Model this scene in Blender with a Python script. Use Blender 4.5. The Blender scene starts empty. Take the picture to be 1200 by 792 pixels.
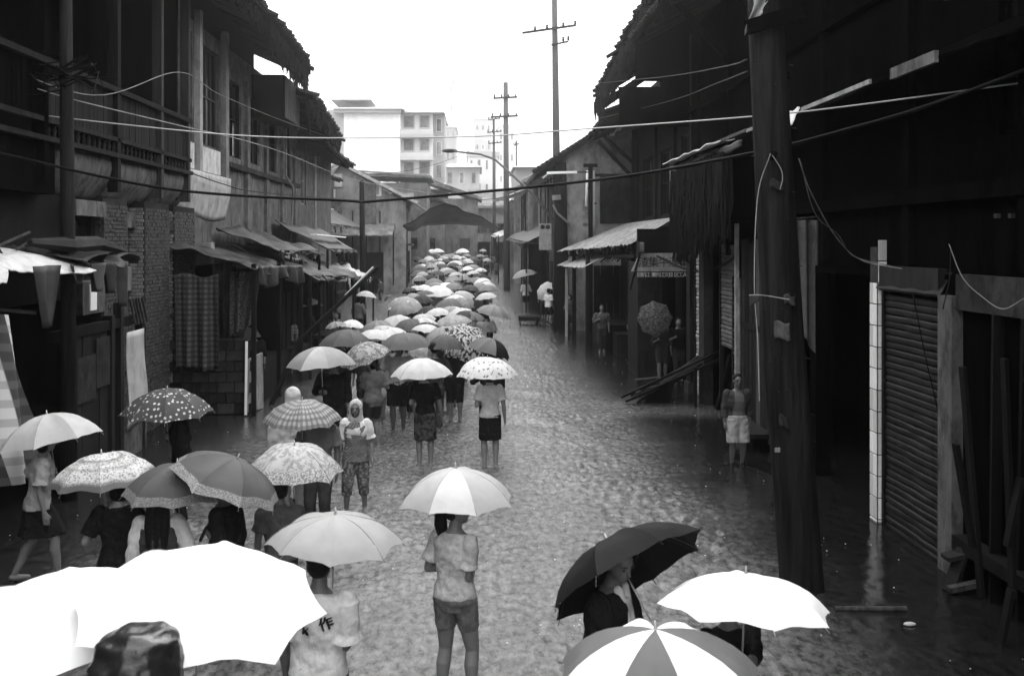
import bpy, bmesh, math, random
import numpy as np
from mathutils import Vector, Matrix, noise
PI = math.pi
R = math.radians
rnd = random.Random(7)
scene = bpy.context.scene
COL = scene.collection

# ---------------------------------------------------------------- camera, sky, sun, exposure
F, H, HY, CXP = 1167.0, 4.0, 284.0, 600.0      # focal length in photo pixels, eye height, horizon row, centre column
TH = math.atan(40.0 / F)                        # the street runs 2 degrees left of the lens axis
cam_data = bpy.data.cameras.new("camera")
cam = bpy.data.objects.new("camera", cam_data)
COL.objects.link(cam)
cam.location = (0, 0, H)
cam.rotation_euler = (PI / 2, 0, -TH)
cam_data.sensor_width = 36
cam_data.lens = F / 1200 * 36
cam_data.shift_y = -(396 - HY) / 1200
cam_data.clip_end = 2000
cam_data.dof.use_dof = True
cam_data.dof.focus_distance = 20
cam_data.dof.aperture_fstop = 4.0
scene.camera = cam

SUN_EL, SUN_AZ = R(62), R(15)
world = bpy.data.worlds.new("World")
scene.world = world
world.use_nodes = True
nt = world.node_tree
bg = nt.nodes["Background"]
sky = nt.nodes.new("ShaderNodeTexSky")
sky.sky_type = 'NISHITA'
sky.sun_disc = False
sky.sun_elevation = SUN_EL
sky.sun_rotation = SUN_AZ
sky.dust_density = 6
sky.air_density = 1.5
bw = nt.nodes.new("ShaderNodeRGBToBW")
mx = nt.nodes.new("ShaderNodeMix")              # overcast: the blue gradient flattened towards an even white cover
mx.data_type = 'FLOAT'
mx.inputs[0].default_value = 0.72
mx.inputs[3].default_value = 19.0
nt.links.new(sky.outputs[0], bw.inputs[0])
nt.links.new(bw.outputs[0], mx.inputs[2])
# an overcast sky is about three times as bright overhead as at the horizon
geo = nt.nodes.new("ShaderNodeNewGeometry"); sxyz = nt.nodes.new("ShaderNodeSeparateXYZ")
nt.links.new(geo.outputs['Incoming'], sxyz.inputs[0])
ab = nt.nodes.new("ShaderNodeMath"); ab.operation = 'ABSOLUTE'; nt.links.new(sxyz.outputs[2], ab.inputs[0])
ma = nt.nodes.new("ShaderNodeMath"); ma.operation = 'MULTIPLY_ADD'; ma.inputs[1].default_value = 1.25; ma.inputs[2].default_value = 0.62
nt.links.new(ab.outputs[0], ma.inputs[0])
mu = nt.nodes.new("ShaderNodeMath"); mu.operation = 'MULTIPLY'
nt.links.new(mx.outputs[0], mu.inputs[0]); nt.links.new(ma.outputs[0], mu.inputs[1])
nt.links.new(mu.outputs[0], bg.inputs[0])
bg.inputs[1].default_value = 0.15

sun_data = bpy.data.lights.new("sun", 'SUN')
sun_data.energy = 0.6
sun_data.angle = R(25)
sun = bpy.data.objects.new("sun", sun_data)
COL.objects.link(sun)
sun.rotation_euler = (PI / 2 - SUN_EL, 0, PI - SUN_AZ)

scene.view_settings.view_transform = 'Standard'
scene.view_settings.look = 'None'
scene.view_settings.exposure = 0.05
scene.view_settings.gamma = 1.0
scene.render.engine = 'CYCLES'
scene.cycles.use_denoising = True
scene.cycles.filter_width = 1.5
scene.cycles.max_bounces = 6
scene.cycles.diffuse_bounces = 3
scene.cycles.glossy_bounces = 2
scene.cycles.transmission_bounces = 3
scene.cycles.volume_bounces = 1
scene.cycles.transparent_max_bounces = 6

# ---------------------------------------------------------------- photo coordinates to places on the street
def ang(px): return math.atan((px - CXP) / F) + TH
def W(px, py, Y):
    X = Y * math.tan(ang(px))
    d = X * math.sin(TH) + Y * math.cos(TH)
    return Vector((X, Y, H - (py - HY) * d / F))
def WX(px, py, X): return W(px, py, X / math.tan(ang(px)))
def G(px, py, z=0.0):
    d = (H - z) * F / (py - HY)
    r = (px - CXP) / F * d
    return Vector((r * math.cos(TH) + d * math.sin(TH), -r * math.sin(TH) + d * math.cos(TH), z))
def YX(px, X): return X / math.tan(ang(px))
def gz(Y): return max(0.0, (Y - 50) * 0.022)

# ---------------------------------------------------------------- materials
MATS = {}
def new_mat(name):
    m = bpy.data.materials.new(name)
    m.use_nodes = True
    return m, m.node_tree, m.node_tree.nodes["Principled BSDF"]
def N(t, typ, **kw):
    n = t.nodes.new(typ)
    for k, v in kw.items(): setattr(n, k, v)
    return n
def L(t, a, b): t.links.new(a, b)
def g3(v): return (v, v, v, 1)
def mapping(t, scale, coord='Object'):
    tc = N(t, "ShaderNodeTexCoord"); mp = N(t, "ShaderNodeMapping")
    mp.inputs['Scale'].default_value = scale
    L(t, tc.outputs[coord], mp.inputs['Vector'])
    return mp.outputs[0]
def noise_tex(t, vec, scale, detail=5, rough=0.6):
    n = N(t, "ShaderNodeTexNoise")
    n.inputs['Scale'].default_value = scale; n.inputs['Detail'].default_value = detail; n.inputs['Roughness'].default_value = rough
    L(t, vec, n.inputs['Vector'])
    return n.outputs['Fac']
def ramp(t, fac, stops):
    r = N(t, "ShaderNodeValToRGB")
    e = r.color_ramp.elements
    e[0].position, e[0].color = stops[0][0], g3(stops[0][1])
    e[1].position, e[1].color = stops[-1][0], g3(stops[-1][1])
    for p, v in stops[1:-1]:
        x = e.new(p); x.color = g3(v)
    L(t, fac, r.inputs[0])
    return r.outputs[0]
def mixc(t, fac, a, b, mode='MIX'):
    m = N(t, "ShaderNodeMix", data_type='RGBA', blend_type=mode)
    for s, v in ((0, fac), (6, a), (7, b)):
        if isinstance(v, (int, float)): m.inputs[s].default_value = v if s == 0 else g3(v)
        else: L(t, v, m.inputs[s])
    return m.outputs[2]
def bump(t, p, h, strength, dist=0.02):
    b = N(t, "ShaderNodeBump")
    b.inputs['Strength'].default_value = strength; b.inputs['Distance'].default_value = dist
    L(t, h, b.inputs['Height']); L(t, b.outputs[0], p.inputs['Normal'])
def mat(name, c, rough=0.65, var=0.45, scale=(3, 3, 3), dirt=0.0, bs=30, bstr=0.3, spec=0.08, metal=0.0, bscale=None):
    if name in MATS: return MATS[name]
    m, t, p = new_mat(name)
    v = mapping(t, scale)
    n1 = noise_tex(t, v, 1.0, 8, 0.65)
    col = ramp(t, n1, [(0.3, c * (1 - var)), (0.52, c), (0.72, c * (1 + var))])
    if dirt:
        d = noise_tex(t, mapping(t, (scale[0] * 2.3, scale[1] * 2.3, scale[2] * 1.3)), 1.0, 6, 0.7)
        col = mixc(t, ramp(t, d, [(0.48, 0), (0.62, dirt)]), col, c * 0.3)
    oi = N(t, "ShaderNodeObjectInfo")
    col = mixc(t, 1.0, col, ramp(t, oi.outputs['Random'], [(0, 0.68), (1, 1.3)]), 'MULTIPLY')
    L(t, col, p.inputs['Base Color'])
    p.inputs['Roughness'].default_value = rough
    p.inputs['Specular IOR Level'].default_value = spec
    p.inputs['Metallic'].default_value = metal
    if bstr:
        v2 = mapping(t, bscale or (bs, bs, bs))
        bump(t, p, noise_tex(t, v2, 1.0, 4, 0.6), bstr, 0.01)
    MATS[name] = m
    return m

M_timber = mat('wet_dark_timber', 0.007, 0.75, 0.6, (5, 5, 0.7), bscale=(40, 40, 4), bstr=0.5)
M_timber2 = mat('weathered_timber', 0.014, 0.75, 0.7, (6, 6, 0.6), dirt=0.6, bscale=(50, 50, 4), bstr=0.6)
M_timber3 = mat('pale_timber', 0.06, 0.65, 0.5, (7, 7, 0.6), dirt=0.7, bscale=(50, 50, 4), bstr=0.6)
M_black = mat('shade_black_boards', 0.004, 0.9, 0.5, (4, 4, 1), bscale=(30, 30, 4), bstr=0.4, spec=0.0)  # black boards, deepened to take in shade under eaves and indoors
M_plaster = mat('stained_plaster', 0.13, 0.9, 0.5, (2.2, 2.2, 1.5), dirt=0.8, bs=18, bstr=0.4)
M_plaster_light = mat('pale_plaster', 0.30, 0.9, 0.35, (2.2, 2.2, 1.6), dirt=0.5, bs=18, bstr=0.4)
M_plaster_dark = mat('sooty_plaster', 0.028, 0.9, 0.6, (2.0, 2.0, 1.4), dirt=0.8, bs=16, bstr=0.5)
M_brick = mat('old_brick', 0.085, 0.8, 0.75, (7, 7, 13), dirt=0.5, bs=60, bstr=0.5)
M_brick_pale = mat('limewashed_brick', 0.24, 0.8, 0.6, (7, 7, 13), dirt=0.5, bs=60, bstr=0.5)
M_mortar = mat('dark_mortar', 0.03, 0.9, 0.4)
M_tile = mat('mossy_roof_tile', 0.016, 0.7, 0.7, (4, 4, 4), bs=30, bstr=0.5)
M_tile_pale = mat('weathered_roof_tile', 0.05, 0.7, 0.7, (4, 4, 4), bs=30, bstr=0.5)
M_gable = mat('gable_plaster', 0.24, 0.9, 0.4, (1.2, 1.2, 1.0), dirt=0.6, bs=18, bstr=0.4)
M_farwall = mat('far_weathered_hazed_wall', 0.20, 0.9, 0.5, (.7, .7, .5), dirt=0.6, bstr=0.2)  # far walls and tiles lightened so their colour carries the haze
M_fartile = mat('far_weathered_hazed_tile', 0.14, 0.9, 0.6, (1.5, 1.5, 1.5), bstr=0.3)
M_concrete = mat('concrete', 0.25, 0.75, 0.35, (2, 2, 1), dirt=0.5)
M_white = mat('white_wall_paint', 0.75, 0.7, 0.1, (0.4, 0.4, 0.2), dirt=0.12, bstr=0.1)
M_pole = mat('pole_timber', 0.014, 0.8, 0.8, (9, 9, 0.7), dirt=.6, bscale=(45, 45, 2.5), bstr=1.0)
M_pole_far = mat('concrete_pole', 0.06, 0.6, 0.3, (3, 3, 0.5))
M_metal = mat('rusted_shutter_steel', 0.014, 0.6, 0.6, (3, 3, 1.2), dirt=0.7, spec=0.15)
M_metal_pale = mat('grey_shutter_steel', 0.11, 0.5, 0.5, (3, 3, 1.2), dirt=0.6, spec=0.2)
M_tin = mat('corrugated_tin', 0.20, 0.5, 0.6, (2.5, 2.5, 2.5), dirt=0.8, spec=0.3)
M_tarp = mat('dark_tarpaulin', 0.025, 0.45, 0.5, (2, 2, 2), bs=6, bstr=0.6, spec=0.12)
M_tarp_grey = mat('grey_tarpaulin', 0.06, 0.5, 0.35, (1.5, 1.5, 1.5), dirt=0.5, bs=5, bstr=0.5, spec=0.15)
M_tarp_pale = mat('pale_tarpaulin', 0.55, 0.5, 0.25, (1.5, 1.5, 1.5), dirt=0.4, bs=5, bstr=0.5, spec=0.15)
M_wtile = mat('white_glazed_tile', 0.78, 0.25, 0.12, (6, 6, 6), dirt=0.25, bstr=0.05, spec=0.5)
M_grout = mat('dark_grout', 0.05, 0.9, 0.3)
M_cable = mat('black_cable', 0.008, 0.6, 0.2, bstr=0, spec=0.05)
M_cable_pale = mat('pale_wire', 0.40, 0.4, 0.1, bstr=0, spec=0.5)
M_straw = mat('rotten_straw', 0.012, 0.9, 0.7, (9, 9, 2))
M_mud = mat('mud_bank', 0.19, 0.7, 0.5, (3, 3, 3), bs=25, bstr=0.8)
M_steel = mat('umbrella_steel', 0.45, 0.3, 0.1, bstr=0, spec=0.5, metal=0.6)
M_handle = mat('umbrella_handle', 0.03, 0.4, 0.1, bstr=0)
M_skin = mat('skin', 0.18, 0.5, 0.15, (8, 8, 8), bs=90, bstr=0.1, spec=0.4)
M_skin_dark = mat('tanned_shaded_skin', 0.11, 0.5, 0.2, (8, 8, 8), bs=90, bstr=0.1, spec=0.4)
M_hair = mat('black_hair', 0.005, 0.5, 0.3, (30, 30, 3), bscale=(160, 160, 12), bstr=0.8, spec=0.12)
M_eye = mat('dark_eye', 0.01, 0.2, 0.1, bstr=0, spec=0.5)
M_lip = mat('lip', 0.09, 0.5, 0.1, bstr=0)
M_ink = mat('sign_ink', 0.02, 0.6, 0.2, bstr=0)
M_signboard = mat('sign_paint', 0.28, 0.6, 0.25, (3, 3, 3), dirt=0.4, bstr=0.1)
M_ink_white = mat('white_lettering', 0.55, 0.6, 0.1, bstr=0)
M_glass = mat('dark_window_glass', 0.012, 0.12, 0.3, bstr=0, spec=0.5)
M_metalbox = mat('painted_meter_box', 0.32, 0.5, 0.2, (4, 4, 4), dirt=0.4, bstr=0.1)

def cloth(tone, pat='plain', tr=0.0, rough=0.85):
    key = f'cloth_{pat}_{int(round(tone * 1000))}_{int(tr * 10)}'
    if key in MATS: return MATS[key]
    m, t, p = new_mat(key)
    v = mapping(t, (1, 1, 1))
    n1 = noise_tex(t, v, 9.0, 6, 0.6)
    col = ramp(t, n1, [(0.3, tone * 0.82), (0.7, min(0.85, tone * 1.15))])
    if pat == 'stripes':
        w = N(t, "ShaderNodeTexWave", wave_type='BANDS', bands_direction='Z'); w.inputs['Scale'].default_value = 7
        L(t, v, w.inputs['Vector'])
        col = mixc(t, ramp(t, w.outputs['Fac'], [(0.42, 0), (0.55, 1)]), col, 0.30)
    if pat == 'print2':
        w = noise_tex(t, v, 24, 2, 0.5)
        col = mixc(t, ramp(t, w, [(0.5, 0), (0.56, 0.35)]), col, tone * .45)
    if pat in ('camo', 'print'):
        w = noise_tex(t, v, 11 if pat == 'camo' else 26, 3, 0.5)
        col = mixc(t, ramp(t, w, [(0.5, 0), (0.56, 0.85)]), col, tone * 0.25 if pat == 'camo' else min(0.8, tone * 3))
    if pat == 'knit':
        w = N(t, "ShaderNodeTexWave", wave_type='BANDS', bands_direction='DIAGONAL'); w.inputs['Scale'].default_value = 16
        w.inputs['Distortion'].default_value = 2.5
        L(t, v, w.inputs['Vector'])
        col = mixc(t, ramp(t, w.outputs['Fac'], [(0.35, 0), (0.6, 0.8)]), col, tone * 0.35)
    if pat == 'check':
        cols = col
        for dr in 'XZ':
            w = N(t, "ShaderNodeTexWave", wave_type='BANDS', bands_direction=dr); w.inputs['Scale'].default_value = 2.6
            L(t, v, w.inputs['Vector'])
            cols = mixc(t, ramp(t, w.outputs['Fac'], [(0.45, 0), (0.55, 0.6)]), cols, tone * 0.2)
        col = cols
    if pat == 'denim':
        w = noise_tex(t, mapping(t, (14, 14, 8)), 1.0, 3, 0.6)
        col = mixc(t, ramp(t, w, [(0.4, 0), (0.65, 0.6)]), col, tone * 2.2)
    L(t, col, p.inputs['Base Color'])
    p.inputs['Roughness'].default_value = rough
    p.inputs['Specular IOR Level'].default_value = 0.05
    w2 = noise_tex(t, mapping(t, (14, 14, 9)), 1.0, 3, 0.5)
    bump(t, p, w2, 0.9, 0.03)
    MATS[key] = m
    return m

# ---------------------------------------------------------------- mesh building
class MB:
    def __init__(s): s.v = []; s.f = []; s.m = []; s.uv = None
    def add(s, vs, fs, mi=0):
        o = len(s.v)
        s.v.extend([Vector(x) for x in vs])
        for f in fs: s.f.append(tuple(i + o for i in f)); s.m.append(mi)
        return s
    def box(s, c, size, rot=None, mi=0):
        c = Vector(c); hx, hy, hz = size[0] / 2, size[1] / 2, size[2] / 2
        vs = [Vector((x, y, z)) for x in (-hx, hx) for y in (-hy, hy) for z in (-hz, hz)]
        if rot is not None: vs = [rot @ v for v in vs]
        return s.add([c + v for v in vs], [(0, 1, 3, 2), (4, 6, 7, 5), (0, 4, 5, 1), (2, 3, 7, 6), (0, 2, 6, 4), (1, 5, 7, 3)], mi)
    def bb(s, x0, x1, y0, y1, z0, z1, mi=0):
        return s.box(((x0 + x1) / 2, (y0 + y1) / 2, (z0 + z1) / 2), (abs(x1 - x0), abs(y1 - y0), abs(z1 - z0)), None, mi)
    def beam(s, p0, p1, w, h, mi=0):
        p0, p1 = Vector(p0), Vector(p1); d = p1 - p0
        rot = d.to_track_quat('X', 'Z').to_matrix()
        return s.box((p0 + p1) / 2, (d.length, w, h), rot, mi)
    def tube(s, pts, rad, seg=8, cap=True, mi=0, flat=1.0):
        pts = [Vector(p) for p in pts]
        n = len(pts)
        if not hasattr(rad, '__len__'): rad = [rad] * n
        rings = []; up = None
        for i, p in enumerate(pts):
            d = (pts[min(i + 1, n - 1)] - pts[max(i - 1, 0)]).normalized()
            if up is None:
                a = Vector((0, 0, 1)) if abs(d.z) < 0.9 else Vector((0, 1, 0))
                up = (a - d * a.dot(d)).normalized()
            else: up = (up - d * up.dot(d)).normalized()
            sd = d.cross(up)
            rings.append([p + (up * math.cos(2 * PI * k / seg) + sd * math.sin(2 * PI * k / seg) * flat) * rad[i] for k in range(seg)])
        vs = [v for r in rings for v in r]; fs = []
        for i in range(n - 1):
            for k in range(seg):
                a = i * seg + k; b = i * seg + (k + 1) % seg
                fs.append((a, b, b + seg, a + seg))
        if cap:
            fs.append(tuple(range(seg - 1, -1, -1))); fs.append(tuple(range((n - 1) * seg, n * seg)))
        return s.add(vs, fs, mi)
    def caps(s, p0, p1, r0, r1, seg=12):
        p0, p1 = Vector(p0), Vector(p1); d = (p1 - p0)
        if d.length < 1e-6: d = Vector((0, 0, 1e-5))
        u = d.normalized()
        pts = [p0 - u * r0 * 0.95, p0 - u * r0 * 0.7, p0, p1, p1 + u * r1 * 0.7, p1 + u * r1 * 0.95]
        return s.tube(pts, [r0 * 0.3, r0 * 0.72, r0, r1, r1 * 0.72, r1 * 0.3], seg)
    def ell(s, c, r, seg=16, rings=10, rot=None):
        c = Vector(c); vs = []; fs = []
        for i in range(1, rings):
            a = PI * i / rings
            for k in range(seg):
                b = 2 * PI * k / seg
                v = Vector((r[0] * math.sin(a) * math.cos(b), r[1] * math.sin(a) * math.sin(b), r[2] * math.cos(a)))
                vs.append(c + (rot @ v if rot else v))
        t = Vector((0, 0, r[2])); 
        if rot: t = rot @ t
        vs += [c + t, c - t]
        for i in range(rings - 2):
            for k in range(seg):
                a = i * seg + k; b = i * seg + (k + 1) % seg
                fs.append((a, a + seg, b + seg, b))
        T_, B_ = len(vs) - 2, len(vs) - 1
        for k in range(seg):
            fs.append((T_, k, (k + 1) % seg)); fs.append((B_, (rings - 2) * seg + (k + 1) % seg, (rings - 2) * seg + k))
        return s.add(vs, fs)
    def loft(s, rings, seg=20, fold=None):
        """rings: (x, y, z, rx, ry)"""
        vs = []; fs = []
        for j, (x, y, z, rx, ry) in enumerate(rings):
            for k in range(seg):
                a = 2 * PI * k / seg
                q = 1.0 + (fold(a, j) if fold else 0)
                ca, sa = math.cos(a), math.sin(a)
                ca = math.copysign(abs(ca) ** 0.85, ca); sa = math.copysign(abs(sa) ** 0.85, sa)
                vs.append(Vector((x + rx * ca * q, y + ry * sa * q, z)))
        n = len(rings)
        for i in range(n - 1):
            for k in range(seg):
                a = i * seg + k; b = i * seg + (k + 1) % seg
                fs.append((a, b, b + seg, a + seg))
        fs.append(tuple(range(seg - 1, -1, -1))); fs.append(tuple(range((n - 1) * seg, n * seg)))
        return s.add(vs, fs)
    def grid(s, fn, nu, nv, thick=None, mi=0):
        """fn(u, v) -> point, u, v in 0..1; thick closes it into a slab"""
        P = [[Vector(fn(i / nu, j / nv)) for j in range(nv + 1)] for i in range(nu + 1)]
        w = nv + 1
        vs = [p for row in P for p in row]; fs = [(i * w + j, (i + 1) * w + j, (i + 1) * w + j + 1, i * w + j + 1) for i in range(nu) for j in range(nv)]
        if thick:
            n0 = len(vs)
            vs += [p - Vector(thick) for p in vs]
            fs += [tuple(n0 + q for q in reversed(f)) for f in list(fs)]
            edge = [(i, 0) for i in range(nu)] + [(nu, j) for j in range(nv)] + [(i, nv) for i in range(nu, 0, -1)] + [(0, j) for j in range(nv, 0, -1)]
            for q in range(len(edge)):
                a = edge[q]; b = edge[(q + 1) % len(edge)]
                ia, ib = a[0] * w + a[1], b[0] * w + b[1]
                fs.append((ib, ia, ia + n0, ib + n0))
        return s.add(vs, fs, mi)
    def mesh(s, name, off=None, smooth=False):
        me = bpy.data.meshes.new(name)
        o = Vector(off) if off is not None else Vector((0, 0, 0))
        me.from_pydata([tuple(v - o) for v in s.v], [], s.f)
        if any(s.m): me.polygons.foreach_set('material_index', s.m)
        if smooth: me.polygons.foreach_set('use_smooth', [True] * len(me.polygons))
        me.update()
        return me

def link(name, data, parent=None, loc=(0, 0, 0)):
    o = bpy.data.objects.new(name, data)
    COL.objects.link(o)
    if parent is not None: o.parent = parent
    o.location = loc
    return o
def setmat(me, ms):
    if not isinstance(ms, (list, tuple)): ms = [ms]
    for m in ms: me.materials.append(m)
class Thing:
    """an Empty at the thing's base with its parts as children; parts are given in street coordinates"""
    def __init__(s, name, label, cat, base, group=None, kind=None):
        s.e = link(name, None, None, base); s.b = Vector(base)
        s.e['label'] = label; s.e['category'] = cat
        if group: s.e['group'] = group
        if kind: s.e['kind'] = kind
    def part(s, name, mb, m, parent=None, smooth=False, stuff=False, label=None):
        me = mb.mesh(name, s.b, smooth); setmat(me, m)
        o = link(name, me, parent or s.e)
        if stuff: o['kind'] = 'stuff'
        if label: o['label'] = label
        return o
    def inst(s, name, me, loc, rot=None, parent=None, scale=None):
        o = link(name, me, parent or s.e, Vector(loc) - s.b)
        if rot: o.rotation_euler = rot
        if scale: o.scale = scale
        return o
def single(name, mb, m, label, cat, group=None, kind=None, smooth=False, base=None):
    b = Vector(base) if base is not None else Vector((0, 0, 0))
    me = mb.mesh(name, b, smooth); setmat(me, m)
    o = link(name, me, None, b)
    if kind: o['kind'] = kind
    if kind != 'structure':
        o['label'] = label; o['category'] = cat
    if group: o['group'] = group
    return o
def boxmesh(name, sx, sy, sz, m, bevel=0.0):
    """box with chamfered front edges, centred"""
    mb = MB()
    if bevel:
        b = bevel
        mb.add([(x * (sx / 2 - bx), y * (sy / 2 - by), z * (sz / 2 - bz)) for x in (-1, 1) for y in (-1, 1) for z in (-1, 1) for bx, by, bz in ((0, b, b), (b, 0, b), (b, b, 0))], [])
        bm = bmesh.new()
        for v in mb.v: bm.verts.new(v)
        bmesh.ops.convex_hull(bm, input=bm.verts)
        me = bpy.data.meshes.new(name); bm.to_mesh(me); bm.free()
    else:
        mb.box((0, 0, 0), (sx, sy, sz)); me = mb.mesh(name)
    setmat(me, m)
    return me
def voxel(mb, size, smooth=3, disp=None):
    """join overlapping closed shapes into one continuous surface"""
    me = mb.mesh('tmp')
    o = bpy.data.objects.new('tmp', me); COL.objects.link(o)
    r = o.modifiers.new('r', 'REMESH'); r.mode = 'VOXEL'; r.voxel_size = size; r.use_smooth_shade = True
    if smooth:
        sm = o.modifiers.new('s', 'SMOOTH'); sm.factor = 0.5; sm.iterations = smooth
    dg = bpy.context.evaluated_depsgraph_get()
    out = bpy.data.meshes.new_from_object(o.evaluated_get(dg))
    bpy.data.objects.remove(o); bpy.data.meshes.remove(me)
    if disp:
        amp, sc = disp
        n = len(out.vertices)
        co = np.empty(n * 3, 'f'); out.vertices.foreach_get('co', co); co = co.reshape(-1, 3)
        no = np.empty(n * 3, 'f'); out.vertices.foreach_get('normal', no); no = no.reshape(-1, 3)
        q = pnoise(co[:, 0] * sc + co[:, 2] * sc * 0.55 + 7.3, co[:, 1] * sc + 3.1 + co[:, 2] * sc * 1.5) + 0.5 * pnoise(co[:, 0] * sc * 2.2 + 1.7 - co[:, 2] * sc, co[:, 2] * sc * 2.4 + co[:, 1] * sc * 2)
        co = co + no * (q * amp)[:, None]
        out.vertices.foreach_set('co', co.reshape(-1)); out.update()
    return out
_perm = np.random.RandomState(3).permutation(512)
_perm = np.concatenate([_perm, _perm])
_gr = np.random.RandomState(4).uniform(0, 2 * PI, 512)
_gx, _gy = np.cos(_gr), np.sin(_gr)
def pnoise(x, y):
    xi = np.floor(x).astype(int); yi = np.floor(y).astype(int)
    xf = x - xi; yf = y - yi
    u = xf * xf * xf * (xf * (xf * 6 - 15) + 10); v = yf * yf * yf * (yf * (yf * 6 - 15) + 10)
    def g(ix, iy, fx, fy):
        h = _perm[(_perm[ix & 511] + iy) & 511]
        return _gx[h] * fx + _gy[h] * fy
    a = g(xi, yi, xf, yf); b = g(xi + 1, yi, xf - 1, yf); c = g(xi, yi + 1, xf, yf - 1); d = g(xi + 1, yi + 1, xf - 1, yf - 1)
    return (a + u * (b - a)) + v * ((c + u * (d - c)) - (a + u * (b - a)))
HAZE = 0.0012
# ---------------------------------------------------------------- umbrellas
def umb_mat(pat, a, b):
    key = f'canopy_{pat}_{int(a*100)}_{int(b*100)}'
    if key in MATS: return MATS[key]
    m, t, p = new_mat(key)
    v = mapping(t, (1, 1, 1))
    uvn = N(t, "ShaderNodeTexCoord"); sep = N(t, "ShaderNodeSeparateXYZ"); L(t, uvn.outputs['UV'], sep.inputs[0])
    U, V = sep.outputs[0], sep.outputs[1]
    col = ramp(t, noise_tex(t, v, 3.5, 5, 0.6), [(0.3, a * 0.9), (0.7, min(a * 1.1, 0.88))])
    if pat == 'dots' or pat == 'bigdots':
        vo = N(t, "ShaderNodeTexVoronoi"); vo.inputs['Scale'].default_value = 15 if pat == 'dots' else 5
        vo.inputs['Randomness'].default_value = 0.55
        L(t, v, vo.inputs['Vector'])
        col = mixc(t, ramp(t, vo.outputs['Distance'], [(0.24, 1), (0.32, 0)]), col, b)
    if pat == 'sprigs':
        vo = N(t, "ShaderNodeTexVoronoi"); vo.inputs['Scale'].default_value = 12; vo.inputs['Randomness'].default_value = 0.45
        L(t, v, vo.inputs['Vector'])
        d = mixc(t, 1.0, vo.outputs['Distance'], noise_tex(t, v, 42, 2), 'MULTIPLY')
        col = mixc(t, ramp(t, d, [(0.10, 0.9), (0.16, 0)]), col, b)
    if pat == 'floral':
        n = noise_tex(t, v, 16, 2, 0.5)
        col = mixc(t, ramp(t, n, [(0.46, 0), (0.54, 1)]), col, b)
    if pat == 'softfloral':
        n = noise_tex(t, v, 20, 2, 0.5)
        col = mixc(t, ramp(t, n, [(0.48, 0), (0.58, 0.8)]), col, b)
        w = N(t, "ShaderNodeMath", operation='GREATER_THAN'); L(t, V, w.inputs[0]); w.inputs[1].default_value = 0.80
        col = mixc(t, w.outputs[0], col, mixc(t, ramp(t, noise_tex(t, v, 60, 1, 0.4), [(0.45, 0), (0.55, 1)]), a * 1.15, b))
    if pat == 'swirl':
        n = noise_tex(t, v, 5.5, 4, 0.7)
        col = mixc(t, ramp(t, n, [(0.44, 0), (0.5, 1), (0.58, 0.1)]), col, b)
    if pat == 'border':
        w = ramp(t, V, [(0.875, 0), (0.885, 1)])
        col = mixc(t, w, col, mixc(t, ramp(t, noise_tex(t, v, 90, 1, 0.4), [(0.4, 0), (0.6, 1)]), b, a * 1.4))
    if pat == 'bands':
        w = ramp(t, V, [(0.0, 0), (0.30, 0), (0.36, 0.8), (0.44, 0.1), (0.55, 0.0), (0.60, 0.5), (0.68, 0), (0.85, 0.1), (0.92, 1)])
        col = mixc(t, w, mixc(t, ramp(t, noise_tex(t, v, 55, 1, 0.4), [(0.5, 0), (0.6, 0.7)]), col, b), b)
    if pat == 'check':
        cc = col
        for ax in (0, 1):
            src = U if ax == 0 else V
            w = N(t, "ShaderNodeMath", operation='MULTIPLY'); L(t, src, w.inputs[0]); w.inputs[1].default_value = (5 if ax == 0 else 6.5) * 2 * PI
            s_ = N(t, "ShaderNodeMath", operation='SINE'); L(t, w.outputs[0], s_.inputs[0])
            cc = mixc(t, ramp(t, s_.outputs[0], [(0.0, 0.0), (0.25, 0.62)]), cc, b)
        col = cc
    L(t, col, p.inputs['Base Color'])
    p.inputs['Roughness'].default_value = 0.6
    p.inputs['Specular IOR Level'].default_value = 0.06 if a < 0.2 else 0.2
    tr = N(t, "ShaderNodeBsdfTranslucent"); L(t, col, tr.inputs['Color'])
    ms = N(t, "ShaderNodeMixShader"); ms.inputs[0].default_value = 0.08 if a > 0.78 else 0.25 if a > 0.1 else 0.06
    out = t.nodes["Material Output"]
    L(t, p.outputs[0], ms.inputs[1]); L(t, tr.outputs[0], ms.inputs[2]); L(t, ms.outputs[0], out.inputs['Surface'])
    wv = noise_tex(t, v, 6, 3, 0.5)
    bump(t, p, wv, 0.5, 0.02)
    MATS[key] = m
    return m
CANOPY = {}
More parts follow.
